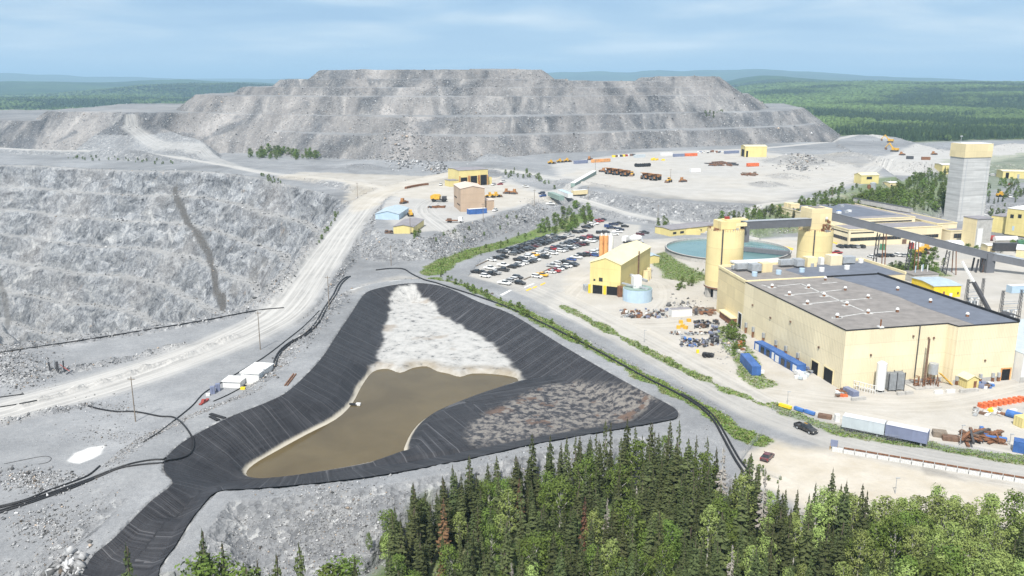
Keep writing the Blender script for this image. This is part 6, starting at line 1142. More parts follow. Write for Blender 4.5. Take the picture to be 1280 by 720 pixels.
for i, (pts, l) in enumerate([([(208,575),(190,575.5),(165,580),(140,588),(110,600),(85,609),(50,621),(20,630),(-10,638)], 'upper strand of the black pipe bundle leaving the liner to the left'), ([(209,579),(180,581),(150,586),(125,596),(95,607),(60,620),(25,631),(-10,642)], 'middle strand of the black pipe bundle leaving the liner to the left'), ([(125,583),(110,595),(88,604),(60,614),(30,626),(-10,636)], 'short upper strand of the black pipe bundle ending on open gravel'), ([(118,599),(90,611),(62,621),(30,632),(-10,645)], 'lowest strand of the black pipe bundle at the left edge')]): hose('water_pipe', l, pts, .2)
hose('water_pipe', 'black pipe running from the pump houses down to open gravel', [(180,553),(200,540),(218,526),(240,508),(256,491),(285,474),(310,459),(330,447),(355,428),(380,408),(399,389)], .18)
for k, dx in enumerate((0, 3.5)): hose('water_pipe', ('left' if not k else 'right')+' strand of the thick twin pipe from the pump house up the road edge', [(341+dx,459),(344+dx,449),(350+dx,439),(362+dx,429),(380+dx,419),(394+dx,405),(405+dx,386),(416+dx,370),(423+dx,356),(431+dx,348),(438,346)], .3)
hose('water_pipe', 'long black pipe along the rim of the open pit', [(-10,442.5),(60,432),(120,423),(200,410),(260,400),(320,388.5),(355,385)], .2)
hose('water_pipe', 'black pipe along the right rim of the pond', [(470,338),(490,336),(505,337),(515,343),(530,350),(545,354),(560,359),(600,372),(640,387),(700,415),(750,441),(800,469),(840,489),(862,501),(880,514),(893,528),(903,546),(911,561),(920,577),(930,592)], .3); hose('water_pipe', 'second black pipe beside the first at the right end of the pond', [(852,493),(868,502),(886,515),(898,529),(908,546),(917,562),(926,577),(938,592)], .25)
for pts, l in (([(-8,498),(30,493)], 'upper short black pipe at the left edge beside the haul road'), ([(-8,510.5),(20,506),(46,501)], 'lower short black pipe at the left edge beside the haul road'), ([(267,502),(285,494),(300,486),(310,481)], 'short black hose below the small pump house')): hose('water_pipe', l, pts, .16)
hose('cable', 'thin grey cable looped on the gravel at the left', [(5,580),(25,576),(45,572),(58,570.5),(64,573),(60,578),(48,580.5)], .07, 'dgrey', cat='cable')
def pole(label, px, py, top, kind='power', group='utility poles'):
    p = at(px, py); lo, hi = 2, 40
    for _ in range(40):
        m = (lo+hi)/2; d = p[1]*PC-(p[2]+m-CH)*PS; y = 360-FPX*(p[1]*PS+(p[2]+m-CH)*PC)/d
        if y > top: lo = m
        else: hi = m
    h = lo; o = thing('utility_pole' if kind == 'power' else 'light_pole', label, 'pole', p, group); mt = M['wood' if kind == 'power' else 'steel']; r = .16 if kind == 'power' else .09; MB().cyl(p[0], p[1], p[2]-.6, p[2]+h, r, r*.65, n=8).build('post', mt, o)
    if kind == 'power': MB().beam((p[0]-.9, p[1]+.1, p[2]+h-.6), (p[0]+.9, p[1]-.1, p[2]+h-.6), .14, .16).build('crossarm', mt, o); [MB().cyl(p[0]+k*.7, p[1], p[2]+h-.5, p[2]+h-.2, .07, n=6).build('insulator', M['steel'], o) for k in (-1, 1)]
    else: MB().box((p[0]+.25, p[1], p[2]+h), (.8, .25, .14)).build('lamp_head', M['steel'], o)
    return o
for x, y, t, l in ((169.5,527,471,'wooden pole standing in the gravel left of the liner'), (325.5,437,389,'wooden pole on the verge above the pump houses'), (411.5,387,345,'wooden pole beside the haul road with pipes at its foot'), (447,248,228,'wooden pole at the haul road junction'), (489,332,307,'wooden pole on the slope above the pond end'), (513,293,263,'wooden pole at the corner of the low yellow shed'), (604,277,254,'rust brown pole at the terrace edge below the tan workshop'), (668,257,237,'wooden pole at the right end of the workshop terrace'), (822,280,256,'wooden pole on the road below the truck yard'), (744,216,200,'thin pole at the left end of the truck yard'), (838,226,211,'thin pole beside the loader in the truck yard'), (735,250,233,'wooden pole beside the cream site trailer'), (1040,247,231,'wooden pole in the shrubs below the small yellow house'), (1163,220,205,'wooden pole left of the headframe')): pole(l, x, y, t)
for x, y, t, l in ((1200,557,532,'steel light pole on the grass beside the scrap'), (984,506,490,'thin steel pole beside the yellow beam'), (1119,617,598,'small steel lamp post on the tan dirt lot'), (805,428,413,'thin steel pole in the grass strip beside the haul track'), (1262,556,543,'short steel post beside the blue container at the right edge')): pole(l, x, y, t, 'light', None)
def fence(label, pts, h=1.8, gap=3.0, cat='fence'):
    P = [at(*q) for q in pts]; o = thing('chain_link_fence', label, cat, P[0]); m2 = MB(); acc = []
    for a, b in zip(P, P[1:]):
        L = math.dist(a[:2], b[:2]); n = max(1, int(L/gap))
        for k in range(n+1):
            f = k/n; x, y = a[0]+(b[0]-a[0])*f, a[1]+(b[1]-a[1])*f; acc.append((x, y, HT(x, y)))
    for x, y, z in acc: MB().cyl(x, y, z-.3, z+h, .05, n=5).build('post', M['steel'], o)
    for a, b in zip(acc, acc[1:]):
        for k in range(5): m2.tube([(a[0], a[1], a[2]+h*(k+.3)/4.6), (b[0], b[1], b[2]+h*(k+.3)/4.6)], .018, 3)
        n = int(math.dist(a, b)/.35)
        for k in range(n): f = k/n; x, y, z = (a[i]+(b[i]-a[i])*f for i in range(3)); m2.tube([(x, y, z), (x, y, z+h*.95)], .012, 3)
    m2.build('mesh', M['steel'], o); return o
fence('chain link fence closing the green verge above the tan dirt lot', [(952,545),(940,558),(927,577)]); fence('chain link fence along the grass in front of the two semi trailers', [(965,513),(1010,530),(1050,541),(1110,551),(1165,559),(1230,570),(1285,578)], 1.6, 4)
fence('low chain link fence at the lower edge of the tan dirt lot', [(927,577),(945,588),(975,600)], 1.2); fence('long fence between the car park and the shrub bank', [(585,345),(600,326),(640,313),(690,297),(740,276)], 1.5, 6)
# ------------------------------------------------------------------ trees
def leaf_mat(name, lo, hi, spec=.15):
    m, nt, bs = new_mat(name); B = NB(nt); pos = B.n('ShaderNodeTexCoord').outputs['Object']; rd = B.n('ShaderNodeObjectInfo').outputs['Random']; n = B.noise(pos, 1.3, 3); n2 = B.noise(pos, 9, 2)
    c = B.mix(B.rng(B.math('ADD', B.math('MULTIPLY', n, .6), B.math('MULTIPLY', n2, .4)), .35, .65), lo, hi); hs = B.n('ShaderNodeHueSaturation'); B.link(c, hs.inputs['Color']); hs.inputs['Hue'].default_value = .5
    B.link(B.rng(rd, 0, 1, .485, .515), hs.inputs['Hue']); B.link(B.rng(rd, 0, 1, .72, 1.28), hs.inputs['Value']); B.link(hs.outputs[0], bs.inputs['Base Color']); bs.inputs['Roughness'].default_value = .75; bs.inputs['Specular IOR Level'].default_value = spec
    bs.inputs['Transmission Weight'].default_value = 0; return m
LM = dict(spruce=leaf_mat('spruce needles', (.030, .042, .015), (.084, .10, .038)), olive=leaf_mat('olive spruce needles', (.040, .050, .018), (.10, .115, .045)), birch=leaf_mat('birch leaves', (.065, .102, .018), (.14, .19, .044)), aspen=leaf_mat('pale aspen leaves', (.14, .19, .05), (.27, .325, .105)), brown=leaf_mat('dying needles', (.085, .045, .025), (.16, .085, .05)), dead=leaf_mat('bare grey twigs', (.16, .14, .125), (.27, .25, .23)))
M['bark'] = paint('spruce bark', (.12, .095, .075), .95, .3, 3); M['birchbark'] = paint('pale birch bark', (.50, .48, .44), .85, .25, 4)
def crown_mesh(name, V, F, mat): me = bpy.data.meshes.new(name); np_mesh(me, np.array(V), np.array(F)); me.materials.append(mat); return me
def spruce(seed, R, bare=.12, layers=26, dens=8, gapy=.15, topR=0.0):
    """unit-height conifer: whorls of drooping boughs, each a bent blade with hanging side sprays"""
    r = random.Random(seed); V = []; F = []
    def tri(a, b, c): o = len(V); V.extend((a, b, c)); F.append((o, o+1, o+2))
    for k in range(layers):
        f = k/(layers-1); z = bare+(1-bare)*f**.92*.985; rad = R*((1-f)**.75*.95+.05)*r.uniform(.78, 1.15)+topR*(f > .75)*(1-f)
        if f < .15: rad *= .55+3*f
        n = max(4, int(dens*(1-f*.45)))
        for j in range(n):
            if r.random() < gapy: continue
            a = 2*math.pi*(j+r.random()*.8)/n+k*1.1; L = rad*r.uniform(.7, 1.15); dr = L*r.uniform(.25, .6)*(1-f*.7); w = L*r.uniform(.26, .42); zz = z+r.uniform(-.012, .012); ca, sa = math.cos(a), math.sin(a)
            base = (0, 0, zz+.012); mid = (ca*L*.55, sa*L*.55, zz-dr*.35); tip = (ca*L, sa*L, zz-dr*.75); l = (mid[0]-sa*w, mid[1]+ca*w, mid[2]-dr*.35-.008); q = (mid[0]+sa*w, mid[1]-ca*w, mid[2]-dr*.35-.008)
            tri(base, l, mid); tri(base, mid, q); tri(l, tip, mid); tri(mid, tip, q)
            for s in (.45, .8):
                x, y, h = ca*L*s, sa*L*s, zz-dr*s*.6; tri((x-ca*.25*L, y-sa*.25*L, h), (x+ca*.2*L, y+sa*.2*L, h), (x+r.uniform(-.3, .3)*w, y+r.uniform(-.3, .3)*w, h-.035-.02*r.random()))
    tri((-.006, 0, .95), (.006, 0, .95), (0, 0, 1.02)); tri((0, -.006, .95), (0, .006, .95), (0, 0, 1.02)); return V, F
def leafy(seed, R, z0, n, size, lobes=9, tall=1.0):
    """unit-height broadleaf crown: leaf clumps around limb ends, with gaps"""
    r = random.Random(seed); V = []; F = []; C = []
    for k in range(lobes):
        f = (k+.5)/lobes; z = z0+(1-z0)*(.08+.84*f); a = k*2.4+r.random(); q = R*math.sin(math.pi*min(.97, .18+.75*f))**.7*r.uniform(.25, .8); C.append((q*math.cos(a), q*math.sin(a), z, R*r.uniform(.34, .58)))
    C.append((0, 0, z0+(1-z0)*.9, R*.35))
    for i in range(n):
        c = r.choice(C); u = r.uniform(-1, 1); t = r.uniform(0, 6.28); d = c[3]*r.uniform(.45, 1.05)**.6; h = math.sqrt(1-u*u); p = Vector((c[0]+d*h*math.cos(t), c[1]+d*h*math.sin(t), c[2]+d*u*.85*tall))
        nrm = Vector((h*math.cos(t)+r.uniform(-.7, .7), h*math.sin(t)+r.uniform(-.7, .7), u+r.uniform(-.3, .9))).normalized(); e = nrm.orthogonal().normalized(); e.rotate(Matrix.Rotation(r.random()*6.28, 3, nrm)); g_ = nrm.cross(e); s = size*r.uniform(.6, 1.4); o = len(V)
        V.extend((tuple(p-e*s), tuple(p-g_*s*.6), tuple(p+e*s), tuple(p+g_*s*.6))); F.append((o, o+1, o+2, o+3))
    return V, F, C
def trunk_mb(h, r, n=6, wob=.02, seed=0, limbs=()):
    q = random.Random(seed); mb = MB(); P = [(q.uniform(-wob, wob)*k, q.uniform(-wob, wob)*k, h*k/5) for k in range(6)]; P[0] = (0, 0, -.08); mb.tube(P, [r*(1-.13*k) for k in range(6)], n)
    for c in limbs: z = max(.15, c[2]-.18); mb.tube([(0, 0, z), (c[0]*.6, c[1]*.6, c[2]-.07), (c[0], c[1], c[2])], [r*.4, r*.28, r*.12], 4)
    return mb
PROTO = {}
def make_tree(key, name, label, cat, crown, crown_mat, trunk, trunk_mat):
    o = thing(name, label, cat, (0, 0, 0)); trunk.build('trunk', M[trunk_mat], o); me = crown_mesh('crown', crown[0], crown[1], crown_mat); c = bpy.data.objects.new('crown', me); COL.objects.link(c); c.parent = o; PROTO[key] = [o, False]; return o
def put_tree(key, loc, h, w=1.0, rz=0.0, label=None, group=None):
    o, used = PROTO[key]
    if not used: PROTO[key][1] = True; t = o; t.location = loc; t.rotation_euler = (0, 0, rz); t['label'] = label or t['label']; t.scale = (h*w, h*w, h)
    else: t = dup(o, loc, rz, label, (h*w, h*w, h))
    if group: t['group'] = group
    return t
for i in range(6): make_tree(('sp', i), 'spruce_tree', 'dark', 'spruce', spruce(100+i, .115+.02*(i % 3)), LM['spruce'], trunk_mb(.98, .012, 5, .002, i), 'bark')
for i in range(4): make_tree(('ol', i), 'spruce_tree', 'olive', 'spruce', spruce(200+i, .135+.025*(i % 2), .1, 24, 8, .12), LM['olive'], trunk_mb(.98, .013, 5, .002, i), 'bark')
for i in range(4): make_tree(('thin', i), 'spruce_tree', 'thin', 'spruce', spruce(300+i, .075+.015*(i % 2), .28, 24, 6, .34, .08), LM['olive'], trunk_mb(.98, .010, 5, .004, i), 'bark')
make_tree(('br', 0), 'spruce_tree', 'brown', 'spruce', spruce(400, .11, .2, 22, 7, .3), LM['brown'], trunk_mb(.98, .011, 5, .003, 1), 'bark')
make_tree(('de', 0), 'dead_tree', 'grey', 'dead tree', spruce(410, .10, .25, 20, 5, .45), LM['dead'], trunk_mb(.98, .010, 5, .004, 2), 'birchbark')
for i in range(4): c = leafy(500+i, .24, .22, 1700, .0165, 14); make_tree(('bi', i), 'birch_tree', 'green', 'birch', c, LM['birch'], trunk_mb(.9, .014, 6, .008, i, c[2]), 'birchbark')
for i in range(4): c = leafy(600+i, .19, .32, 1500, .0145, 15, 1.0); make_tree(('as', i), 'aspen_tree', 'pale', 'aspen', c, LM['aspen'], trunk_mb(.93, .012, 6, .008, i, c[2]), 'birchbark')
for i in range(4): c = leafy(700+i, .42, .05, 520, .05, 7); make_tree(('sh', i), 'leafy_bush', 'bush', 'bush', c, LM['birch'], trunk_mb(.6, .02, 5, .02, i, c[2]), 'bark')
for i in range(3): c = leafy(750+i, .34, .12, 420, .045, 8); make_tree(('st', i), 'young_tree', 'young', 'tree', c, LM['birch'], trunk_mb(.85, .016, 5, .01, i, c[2]), 'bark')
for i in range(2): make_tree(('yc', i), 'young_spruce', 'young', 'spruce', spruce(800+i, .2, .08, 16, 7, .15), LM['spruce'], trunk_mb(.98, .016, 5, .003, i), 'bark')
# the wood in the foreground: scattered trunks, nearest 300 of each kind as trees of their own
rt = random.Random(41); spots = []
FA = np.array(FOREST)
def in_forest(x, y): return sd(FOREST, np.array([x]), np.array([y]), 20)[0] < .5
cells = {}
gq = np.random.default_rng(41); ty_ = gq.uniform(104, 195, 60000); tx_ = gq.uniform(-.16, .66, 60000)*ty_; td = sd(FOREST, tx_, ty_, 40); tp = 640+FPX*tx_/(ty_*PC-(floor_z(tx_)-CH)*PS); tk = (tp > 478) & (tp < 1345) & (td < .5) & (HV(tx_, ty_) < floor_z(tx_)+1.6)
for x, y, px, edd in zip(tx_[tk].tolist(), ty_[tk].tolist(), tp[tk].tolist(), td[tk].tolist()):
    k = (int(x//3.2), int(y//3.2)); mn = 2.5 if px < 1060 else 2.8
    if any(math.hypot(x-a, y-b) < mn for i in (-1, 0, 1) for j in (-1, 0, 1) for a, b in cells.get((k[0]+i, k[1]+j), ())): continue
    cells.setdefault(k, []).append((x, y)); spots.append((x, y, px, edd))
spots.sort(key=lambda s: -s[1]); cnt = dict(spruce=0, broad=0); wood = [[], []]
for x, y, px, ed in spots:
    z = HT(x, y); r = rt.random(); pb = .14 if px < 620 else .18 if px < 950 else .34 if px < 1080 else .74; edge = ed > -5; rz = rt.random()*6.28
    broad = r < pb; hh = rt.uniform(8.5, 16.0)-3.0*(rt.random() < .4) if not broad else rt.uniform(7.5, 13.0)
    if px > 1150: hh = max(hh, rt.uniform(10.5, 14.5)) if rt.random() < .6 else hh
    if broad: key = ('as' if px > 930 and rt.random() < .75 or rt.random() < .2 else 'bi', rt.randrange(4)); nm = 'pale green aspen' if key[0] == 'as' else 'bright green birch'; w = rt.uniform(.85, 1.25)
    else:
        q = rt.random(); thin = 735 < px < 890 and edge and q < .8
        key = ('thin', rt.randrange(4)) if thin or q < .08 else ('br', 0) if q > .975 else ('de', 0) if q > .955 else ('ol', rt.randrange(4)) if q < .36 else ('sp', rt.randrange(6)); w = rt.uniform(.8, 1.2)
        if thin: hh = rt.uniform(11, 16)
        nm = dict(thin='thin ragged spruce', br='dying brown spruce', de='bare grey dead tree', ol='olive green spruce', sp='dark green spruce')[key[0]]
    where = 'at the back edge of the foreground wood' if edge else 'in the foreground wood'; side = 'left' if px < 700 else 'middle' if px < 1000 else 'right'
    lab = f"{nm} {where}, {side} part"; grp = f"{nm} trees of the foreground wood"; c = 'broad' if broad else 'spruce'
    if cnt[c] < 295: cnt[c] += 1; put_tree(key, (x, y, z-.2), hh, w, rz, lab, grp)
    else: wood[0 if c == 'spruce' else 1].append((key, (x, y, z-.2), hh, w, rz))
for kk, lst in enumerate(wood):                # the remaining ones, one mass
    if not lst: continue
    Vs, Fs, o_ = [], [], 0; quads = kk == 1
    for key, loc, h, w, rz in lst:
        me = [c for c in PROTO[key][0].children if c.name.startswith('crown')][0].data; co = np.empty(len(me.vertices)*3, np.float32); me.vertices.foreach_get('co', co); co = co.reshape(-1, 3)*np.array((h*w, h*w, h)); c, s = math.cos(rz), math.sin(rz); co = np.stack([co[:, 0]*c-co[:, 1]*s+loc[0], co[:, 0]*s+co[:, 1]*c+loc[1], co[:, 2]+loc[2]], -1)
        li = np.empty(len(me.loops), np.int32); me.loops.foreach_get('vertex_index', li); Vs.append(co); Fs.append(li.reshape(-1, 4 if quads else 3)+o_); o_ += len(co)
    me = bpy.data.meshes.new('forest'); np_mesh(me, np.concatenate(Vs), np.concatenate(Fs)); me.materials.append(LM['birch'] if quads else LM['spruce']); o = bpy.data.objects.new('forest', me); COL.objects.link(o); o['kind'] = 'stuff'
# lone trees at the lower edge
for px, top, d, key, w, l in ((157,680,128,('sp',0),1.15,'lone dark spruce in front of the lower end of the liner'), (252,662,130,('sp',1),1.1,'dark spruce with a bright bush at its foot, right of the liner end'), (277,678,131,('sp',3),.8,'narrow dark spruce right of the one with the bright bush'), (321,698,128,('sp',2),.8,'small spruce at the lower edge left of the two paired ones'), (345,692,128,('ol',0),1.0,'spruce tip at the lower edge, left of the taller single one'), (373,678,132,('ol',1),.9,'single olive spruce on the gravel at the lower edge'), (443,694,134,('sp',4),.7,'narrow spruce among birches left of the wood'), (307,708,126,('yc',0),1,'small spruce tip at the very lower edge')):
    d = (d-CH*0)*1.0; w_ = (360-top)/FPX; zt = CH+d*(-PS+w_*PC); x = (px-640)/FPX*d; y = d*(PC+w_*PS); z0 = min(HT(x, y), zt-9); put_tree(key, (x, y, z0), zt-z0, w, px, l)
for px, top, d, l in ((254,698,129,'bright green bush below the dark spruce right of the liner end'), (412,706,134,'broad green bush at the lower edge left of the wood'), (430,700,135,'taller green bush at the lower edge left of the wood'), (297,712,127,'small green bush at the very lower edge')):
    w_ = (360-top)/FPX; zt = CH+d*(-PS+w_*PC); x = (px-640)/FPX*d; y = d*(PC+w_*PS); z0 = min(HT(x, y), zt-4); put_tree(('bi', int(px) % 4), (x, y, z0), zt-z0, 1.25, px, l)
for px, py, l in ((462,693,'bare whitish sapling left of the two on the white rock slope'), (478,697,'bare whitish sapling right of the other on the white rock slope')): put_tree(('bi', int(px) % 4), at(px, py), 4.5, .7, px, l)
# shrubs and young trees of the mine site, each planted where it stands
def plant(label, group, n, poly, hmin, hmax, kinds, seed, mind=2.5):
    r = random.Random(seed); xs = [p[0] for p in poly]; ys = [p[1] for p in poly]; done = []; k = 0
    while len(done) < n and k < n*40:
        k += 1; px, py = r.uniform(min(xs), max(xs)), r.uniform(min(ys), max(ys))
        if sd(poly, np.array([px]), np.array([py]), 500)[0] > 0: continue
        p = at(px, py)
        if any(math.hypot(p[0]-q[0], p[1]-q[1]) < mind for q in done): continue
        done.append(p); ky = r.choice(kinds); key = (ky, r.randrange({'sh': 4, 'st': 3, 'bi': 4, 'yc': 2, 'as': 4, 'sp': 6}[ky])); nm = {'sh': 'green bush', 'st': 'young leafy tree', 'bi': 'green birch', 'yc': 'young spruce', 'as': 'pale aspen', 'sp': 'dark spruce'}[ky]
        put_tree(key, (p[0], p[1], p[2]-.15), r.uniform(hmin, hmax), r.uniform(.85, 1.2), r.random()*6, f'{nm} {label}', group)
plant('on the shrub bank above the car park', 'shrubs above the car park', 60, [(672,290),(690,272),(715,258),(735,262),(742,278),(720,290),(690,296)], 2.5, 6, ['st', 'sh', 'st', 'bi'], 1); plant('on the grassy bank along the back of the car park', 'bushes of the grassy bank', 26, [(540,335),(560,318),(600,305),(660,290),(672,296),(620,312),(580,328),(560,345)], 1.0, 2.4, ['sh', 'st'], 2, 2)
plant('scattered on the grey slope below the workshop terrace', 'bushes of the grey slope', 12, [(520,305),(560,290),(620,275),(690,255),(700,262),(640,285),(560,310)], 1.2, 2.6, ['sh', 'st'], 3, 4); plant('in the verge between the pond and the car park road', 'verge bushes', 36, [(540,338),(575,352),(610,368),(640,380),(700,408),(745,436),(742,440),(690,412),(630,384),(590,368),(556,352)], 1.0, 2.8, ['sh', 'sh', 'st'], 4, 1.5)
plant('on the bank behind the silos and the thickener', 'trees behind the silos', 90, [(893,279),(905,270),(940,268),(990,258),(1035,252),(1075,255),(1075,262),(1000,272),(940,281),(905,284)], 3.0, 6.5, ['st', 'st', 'sh', 'bi', 'yc'], 5, 2.6); plant('in the thicket left of the headframe', 'thicket by the headframe', 170, [(1060,258),(1085,244),(1110,246),(1130,232),(1150,222),(1185,216),(1190,250),(1180,264),(1120,268)], 4.0, 8.0, ['st', 'bi', 'st', 'sh', 'yc'], 6, 2.6)
plant('along the slope below the truck yard', 'bushes below the truck yard', 26, [(1010,252),(1040,238),(1055,232),(1060,240),(1040,256),(1000,262)], 2.5, 5, ['st', 'sh'], 7, 2.6); plant('on the rocky ground right of the headframe', 'bushes right of the headframe', 48, [(1226,262),(1228,225),(1240,236),(1262,225),(1285,228),(1285,248),(1250,262),(1262,268),(1240,272)], 2.5, 6, ['st', 'sh', 'yc', 'sp'], 8, 3.5)
plant('beneath the sloping conveyor', 'bushes beneath the conveyor', 24, [(1105,338),(1115,328),(1160,322),(1185,330),(1175,346),(1130,348)], 3, 6.5, ['st', 'sh', 'bi'], 9, 2.2); plant('at the foot of the stair tower', 'bushes at the stair tower', 7, [(1206,312),(1232,312),(1232,318),(1208,318)], 2.5, 4.5, ['sh', 'st'], 10, 2); plant('beside the fuel tanks at the right', 'bushes by the fuel tanks', 8, [(1248,308),(1285,304),(1285,320),(1250,318)], 3, 5.5, ['sh', 'st'], 11, 2.5)
plant('on the green bank left of the mill', 'bushes of the green bank', 18, [(903,402),(915,402),(935,440),(935,455),(920,448),(905,430)], 1.5, 3.4, ['sh', 'st'], 12, 1.3); plant('behind the light blue tank', 'bushes behind the blue tank', 8, [(843,365),(852,352),(868,350),(862,362)], 1.5, 3, ['sh'], 13, 1.5); plant('on the low wall side of the thickener tank', 'bushes beside the thickener', 12, [(858,342),(870,336),(900,342),(890,350)], .8, 1.6, ['sh'], 14, 1.5)
plant('along the foot of the waste dump', 'bushes at the dump foot', 40, [(306,196),(340,188),(385,192),(402,200),(330,200)], 4, 10, ['st', 'sh'], 15, 3.0); plant('on the rim of the open pit', 'bushes on the pit rim', 26, [(70,196),(118,196),(150,197),(220,203),(218,207),(150,203),(70,199)], 2, 4, ['sh', 'st'], 16, 3); plant('at the upper right corner of the open pit', 'bushes at the pit corner', 12, [(315,218),(340,219),(352,230),(345,233),(318,224)], 2, 3.6, ['sh', 'st'], 17, 2.5)
plant('beside the haul road at the pit edge', 'bushes at the pit edge', 12, [(404,295),(420,262),(428,258),(420,275),(400,305),(385,325)], 1.4, 2.8, ['sh'], 18, 2); plant('in the grass strip beside the haul track', 'strip bushes', 10, [(710,388),(745,404),(800,432),(860,464),(900,484),(898,486),(850,463),(790,432),(735,404)], .7, 1.5, ['sh'], 19, 1.2); plant('around the tip beside the yellow workshop', 'bushes by the yellow workshop', 20, [(625,222),(640,212),(668,215),(700,240),(690,238),(665,222),(640,226)], 2, 4.5, ['sh', 'st'], 20, 2.5); plant('at the low yellow shed', 'bushes at the yellow shed', 6, [(516,292),(522,288),(530,285),(526,296),(516,299)], 1.5, 3.2, ['st', 'sh'], 21, 1.2); plant('before the small yellow house in the shrubs', 'bushes by the small yellow house', 12, [(1062,238),(1070,232),(1080,240),(1105,242),(1130,238),(1128,243),(1070,243)], 1.5, 3.4, ['sh', 'st'], 22, 2.5)
plant('on the benches of the waste dump', 'bushes on the dump benches', 10, [(870,140),(905,138),(905,146),(880,148)], 2, 4, ['sh'], 23, 4); plant('between the car park and the low yellow laboratory', 'bushes by the laboratory', 8, [(818,272),(832,270),(836,284),(826,290)], 2, 4.5, ['st', 'sh'], 24, 1.8); plant('on the right verge of the pond pipe', 'verge grass bushes', 6, [(880,508),(935,540),(955,545),(935,552),(900,525)], .5, 1.1, ['sh'], 25, 1.6); plant('along the lower edge of the tan dirt lot', 'lot edge bushes', 10, [(925,580),(935,576),(960,592),(985,603),(970,606)], .8, 2, ['sh', 'st'], 26, 1.4)
# the far woods: too many to count, one mass each side
def far_wood(name, n, u0, u1, r0, r1, seed, keep):
    g = np.random.default_rng(seed); u = g.uniform(u0, u1, n); r = np.exp(g.uniform(math.log(r0), math.log(r1), n)); y = r/np.sqrt(1+u*u); x = u*y
    k = keep(x, y); x, y, r = x[k], y[k], r[k]; n = len(x); zz = far_h(x, y); near = (y < 1850); zz = np.where(near, HV(x, np.minimum(y, 1880)), zz)
    pat = fbm(x, y, 260, 4, 301); pat2 = fbm(x, y, 800, 3, 303); con = g.random(n) < ss(.08, -.10, pat+.5*pat2+.04)*.92+.04; w = np.maximum(2.1, .0021*r)*g.uniform(.75, 1.35, n); h = np.where(con, g.uniform(8, 14, n), g.uniform(7, 11.5, n))*np.where(r > 2500, .9, 1); m = 6
    w = np.where(con, w*.8, w*1.15); A = 2*math.pi*np.arange(m)/m
    prof = [np.where(con, .95, .55), np.where(con, .55, 1.0), np.where(con, .0, .62)]; hz = [np.where(con, .12, .18), np.where(con, .5, .58), np.where(con, 1.0, .93)]
    V = np.empty((n, 3*m+1, 3), np.float32)
    for t in range(3):
        for j in range(m): q = w*prof[t]*g.uniform(.75, 1.2, n); V[:, t*m+j, 0] = x+q*np.cos(A[j]+t); V[:, t*m+j, 1] = y+q*np.sin(A[j]+t); V[:, t*m+j, 2] = zz+h*hz[t]*g.uniform(.94, 1.06, n)
    V[:, 3*m, 0] = x; V[:, 3*m, 1] = y; V[:, 3*m, 2] = zz+h*1.02; f = []
    for t in range(2):
        for j in range(m): a, b, c, d = t*m+j, t*m+(j+1) % m, (t+1)*m+(j+1) % m, (t+1)*m+j; f += [(a, b, c), (a, c, d)]
    f += [(2*m+j, 2*m+(j+1) % m, 3*m) for j in range(m)]; Fc = (np.array(f)[None]+(np.arange(n)*(3*m+1))[:, None, None]).reshape(-1, 3)
    me = bpy.data.meshes.new(name); np_mesh(me, V.reshape(-1, 3), Fc); base = np.where(con[:, None], np.array([.034, .056, .028]), np.array([.078, .118, .042]))*g.uniform(.7, 1.35, (n, 1)); base = base*(1+np.where(con, 0, .9)*np.clip(pat+pat2, -.35, .7))[:, None]
    a = me.attributes.new('tint', 'FLOAT_COLOR', 'POINT'); a.data.foreach_set('color', np.repeat(np.concatenate([base, np.ones((n, 1))], 1), 3*m+1, 0).astype(np.float32).ravel())
    me.materials.append(FW); o = bpy.data.objects.new(name, me); COL.objects.link(o); o['kind'] = 'stuff'
FW, nt, bs = new_mat('far foliage'); B = NB(nt); at_ = B.n('ShaderNodeAttribute', attribute_name='tint'); pos = B.n('ShaderNodeNewGeometry').outputs['Position']; n = B.noise(pos, .5, 3, .7); s = B.n('ShaderNodeVectorMath', operation='SCALE'); B.link(at_.outputs['Color'], s.inputs[0]); B.link(B.rng(n, .3, .7, .6, 1.4), s.inputs['Scale']); B.link(s.outputs[0], bs.inputs['Base Color']); bs.inputs['Roughness'].default_value = .9; bs.inputs['Specular IOR Level'].default_value = .05
def keep_near(x, y):
    v = (np.log(np.minimum(y, Y1-1))-lgY0)*lgK; uq = (x/y+.86)/1.72*(NU-1); i = np.clip(v.astype(int), 0, NV-1); j = np.clip(uq.astype(int), 0, NU-1); return (y > 1850) | (forest_far[i, j] > .4)
far_wood('forest', 46000, .26, .72, 980, 6000, 5, keep_near); far_wood('forest', 30000, -.72, -.22, 1080, 6000, 6, keep_near); far_wood('forest', 14000, -.22, .26, 1950, 6000, 7, keep_near)
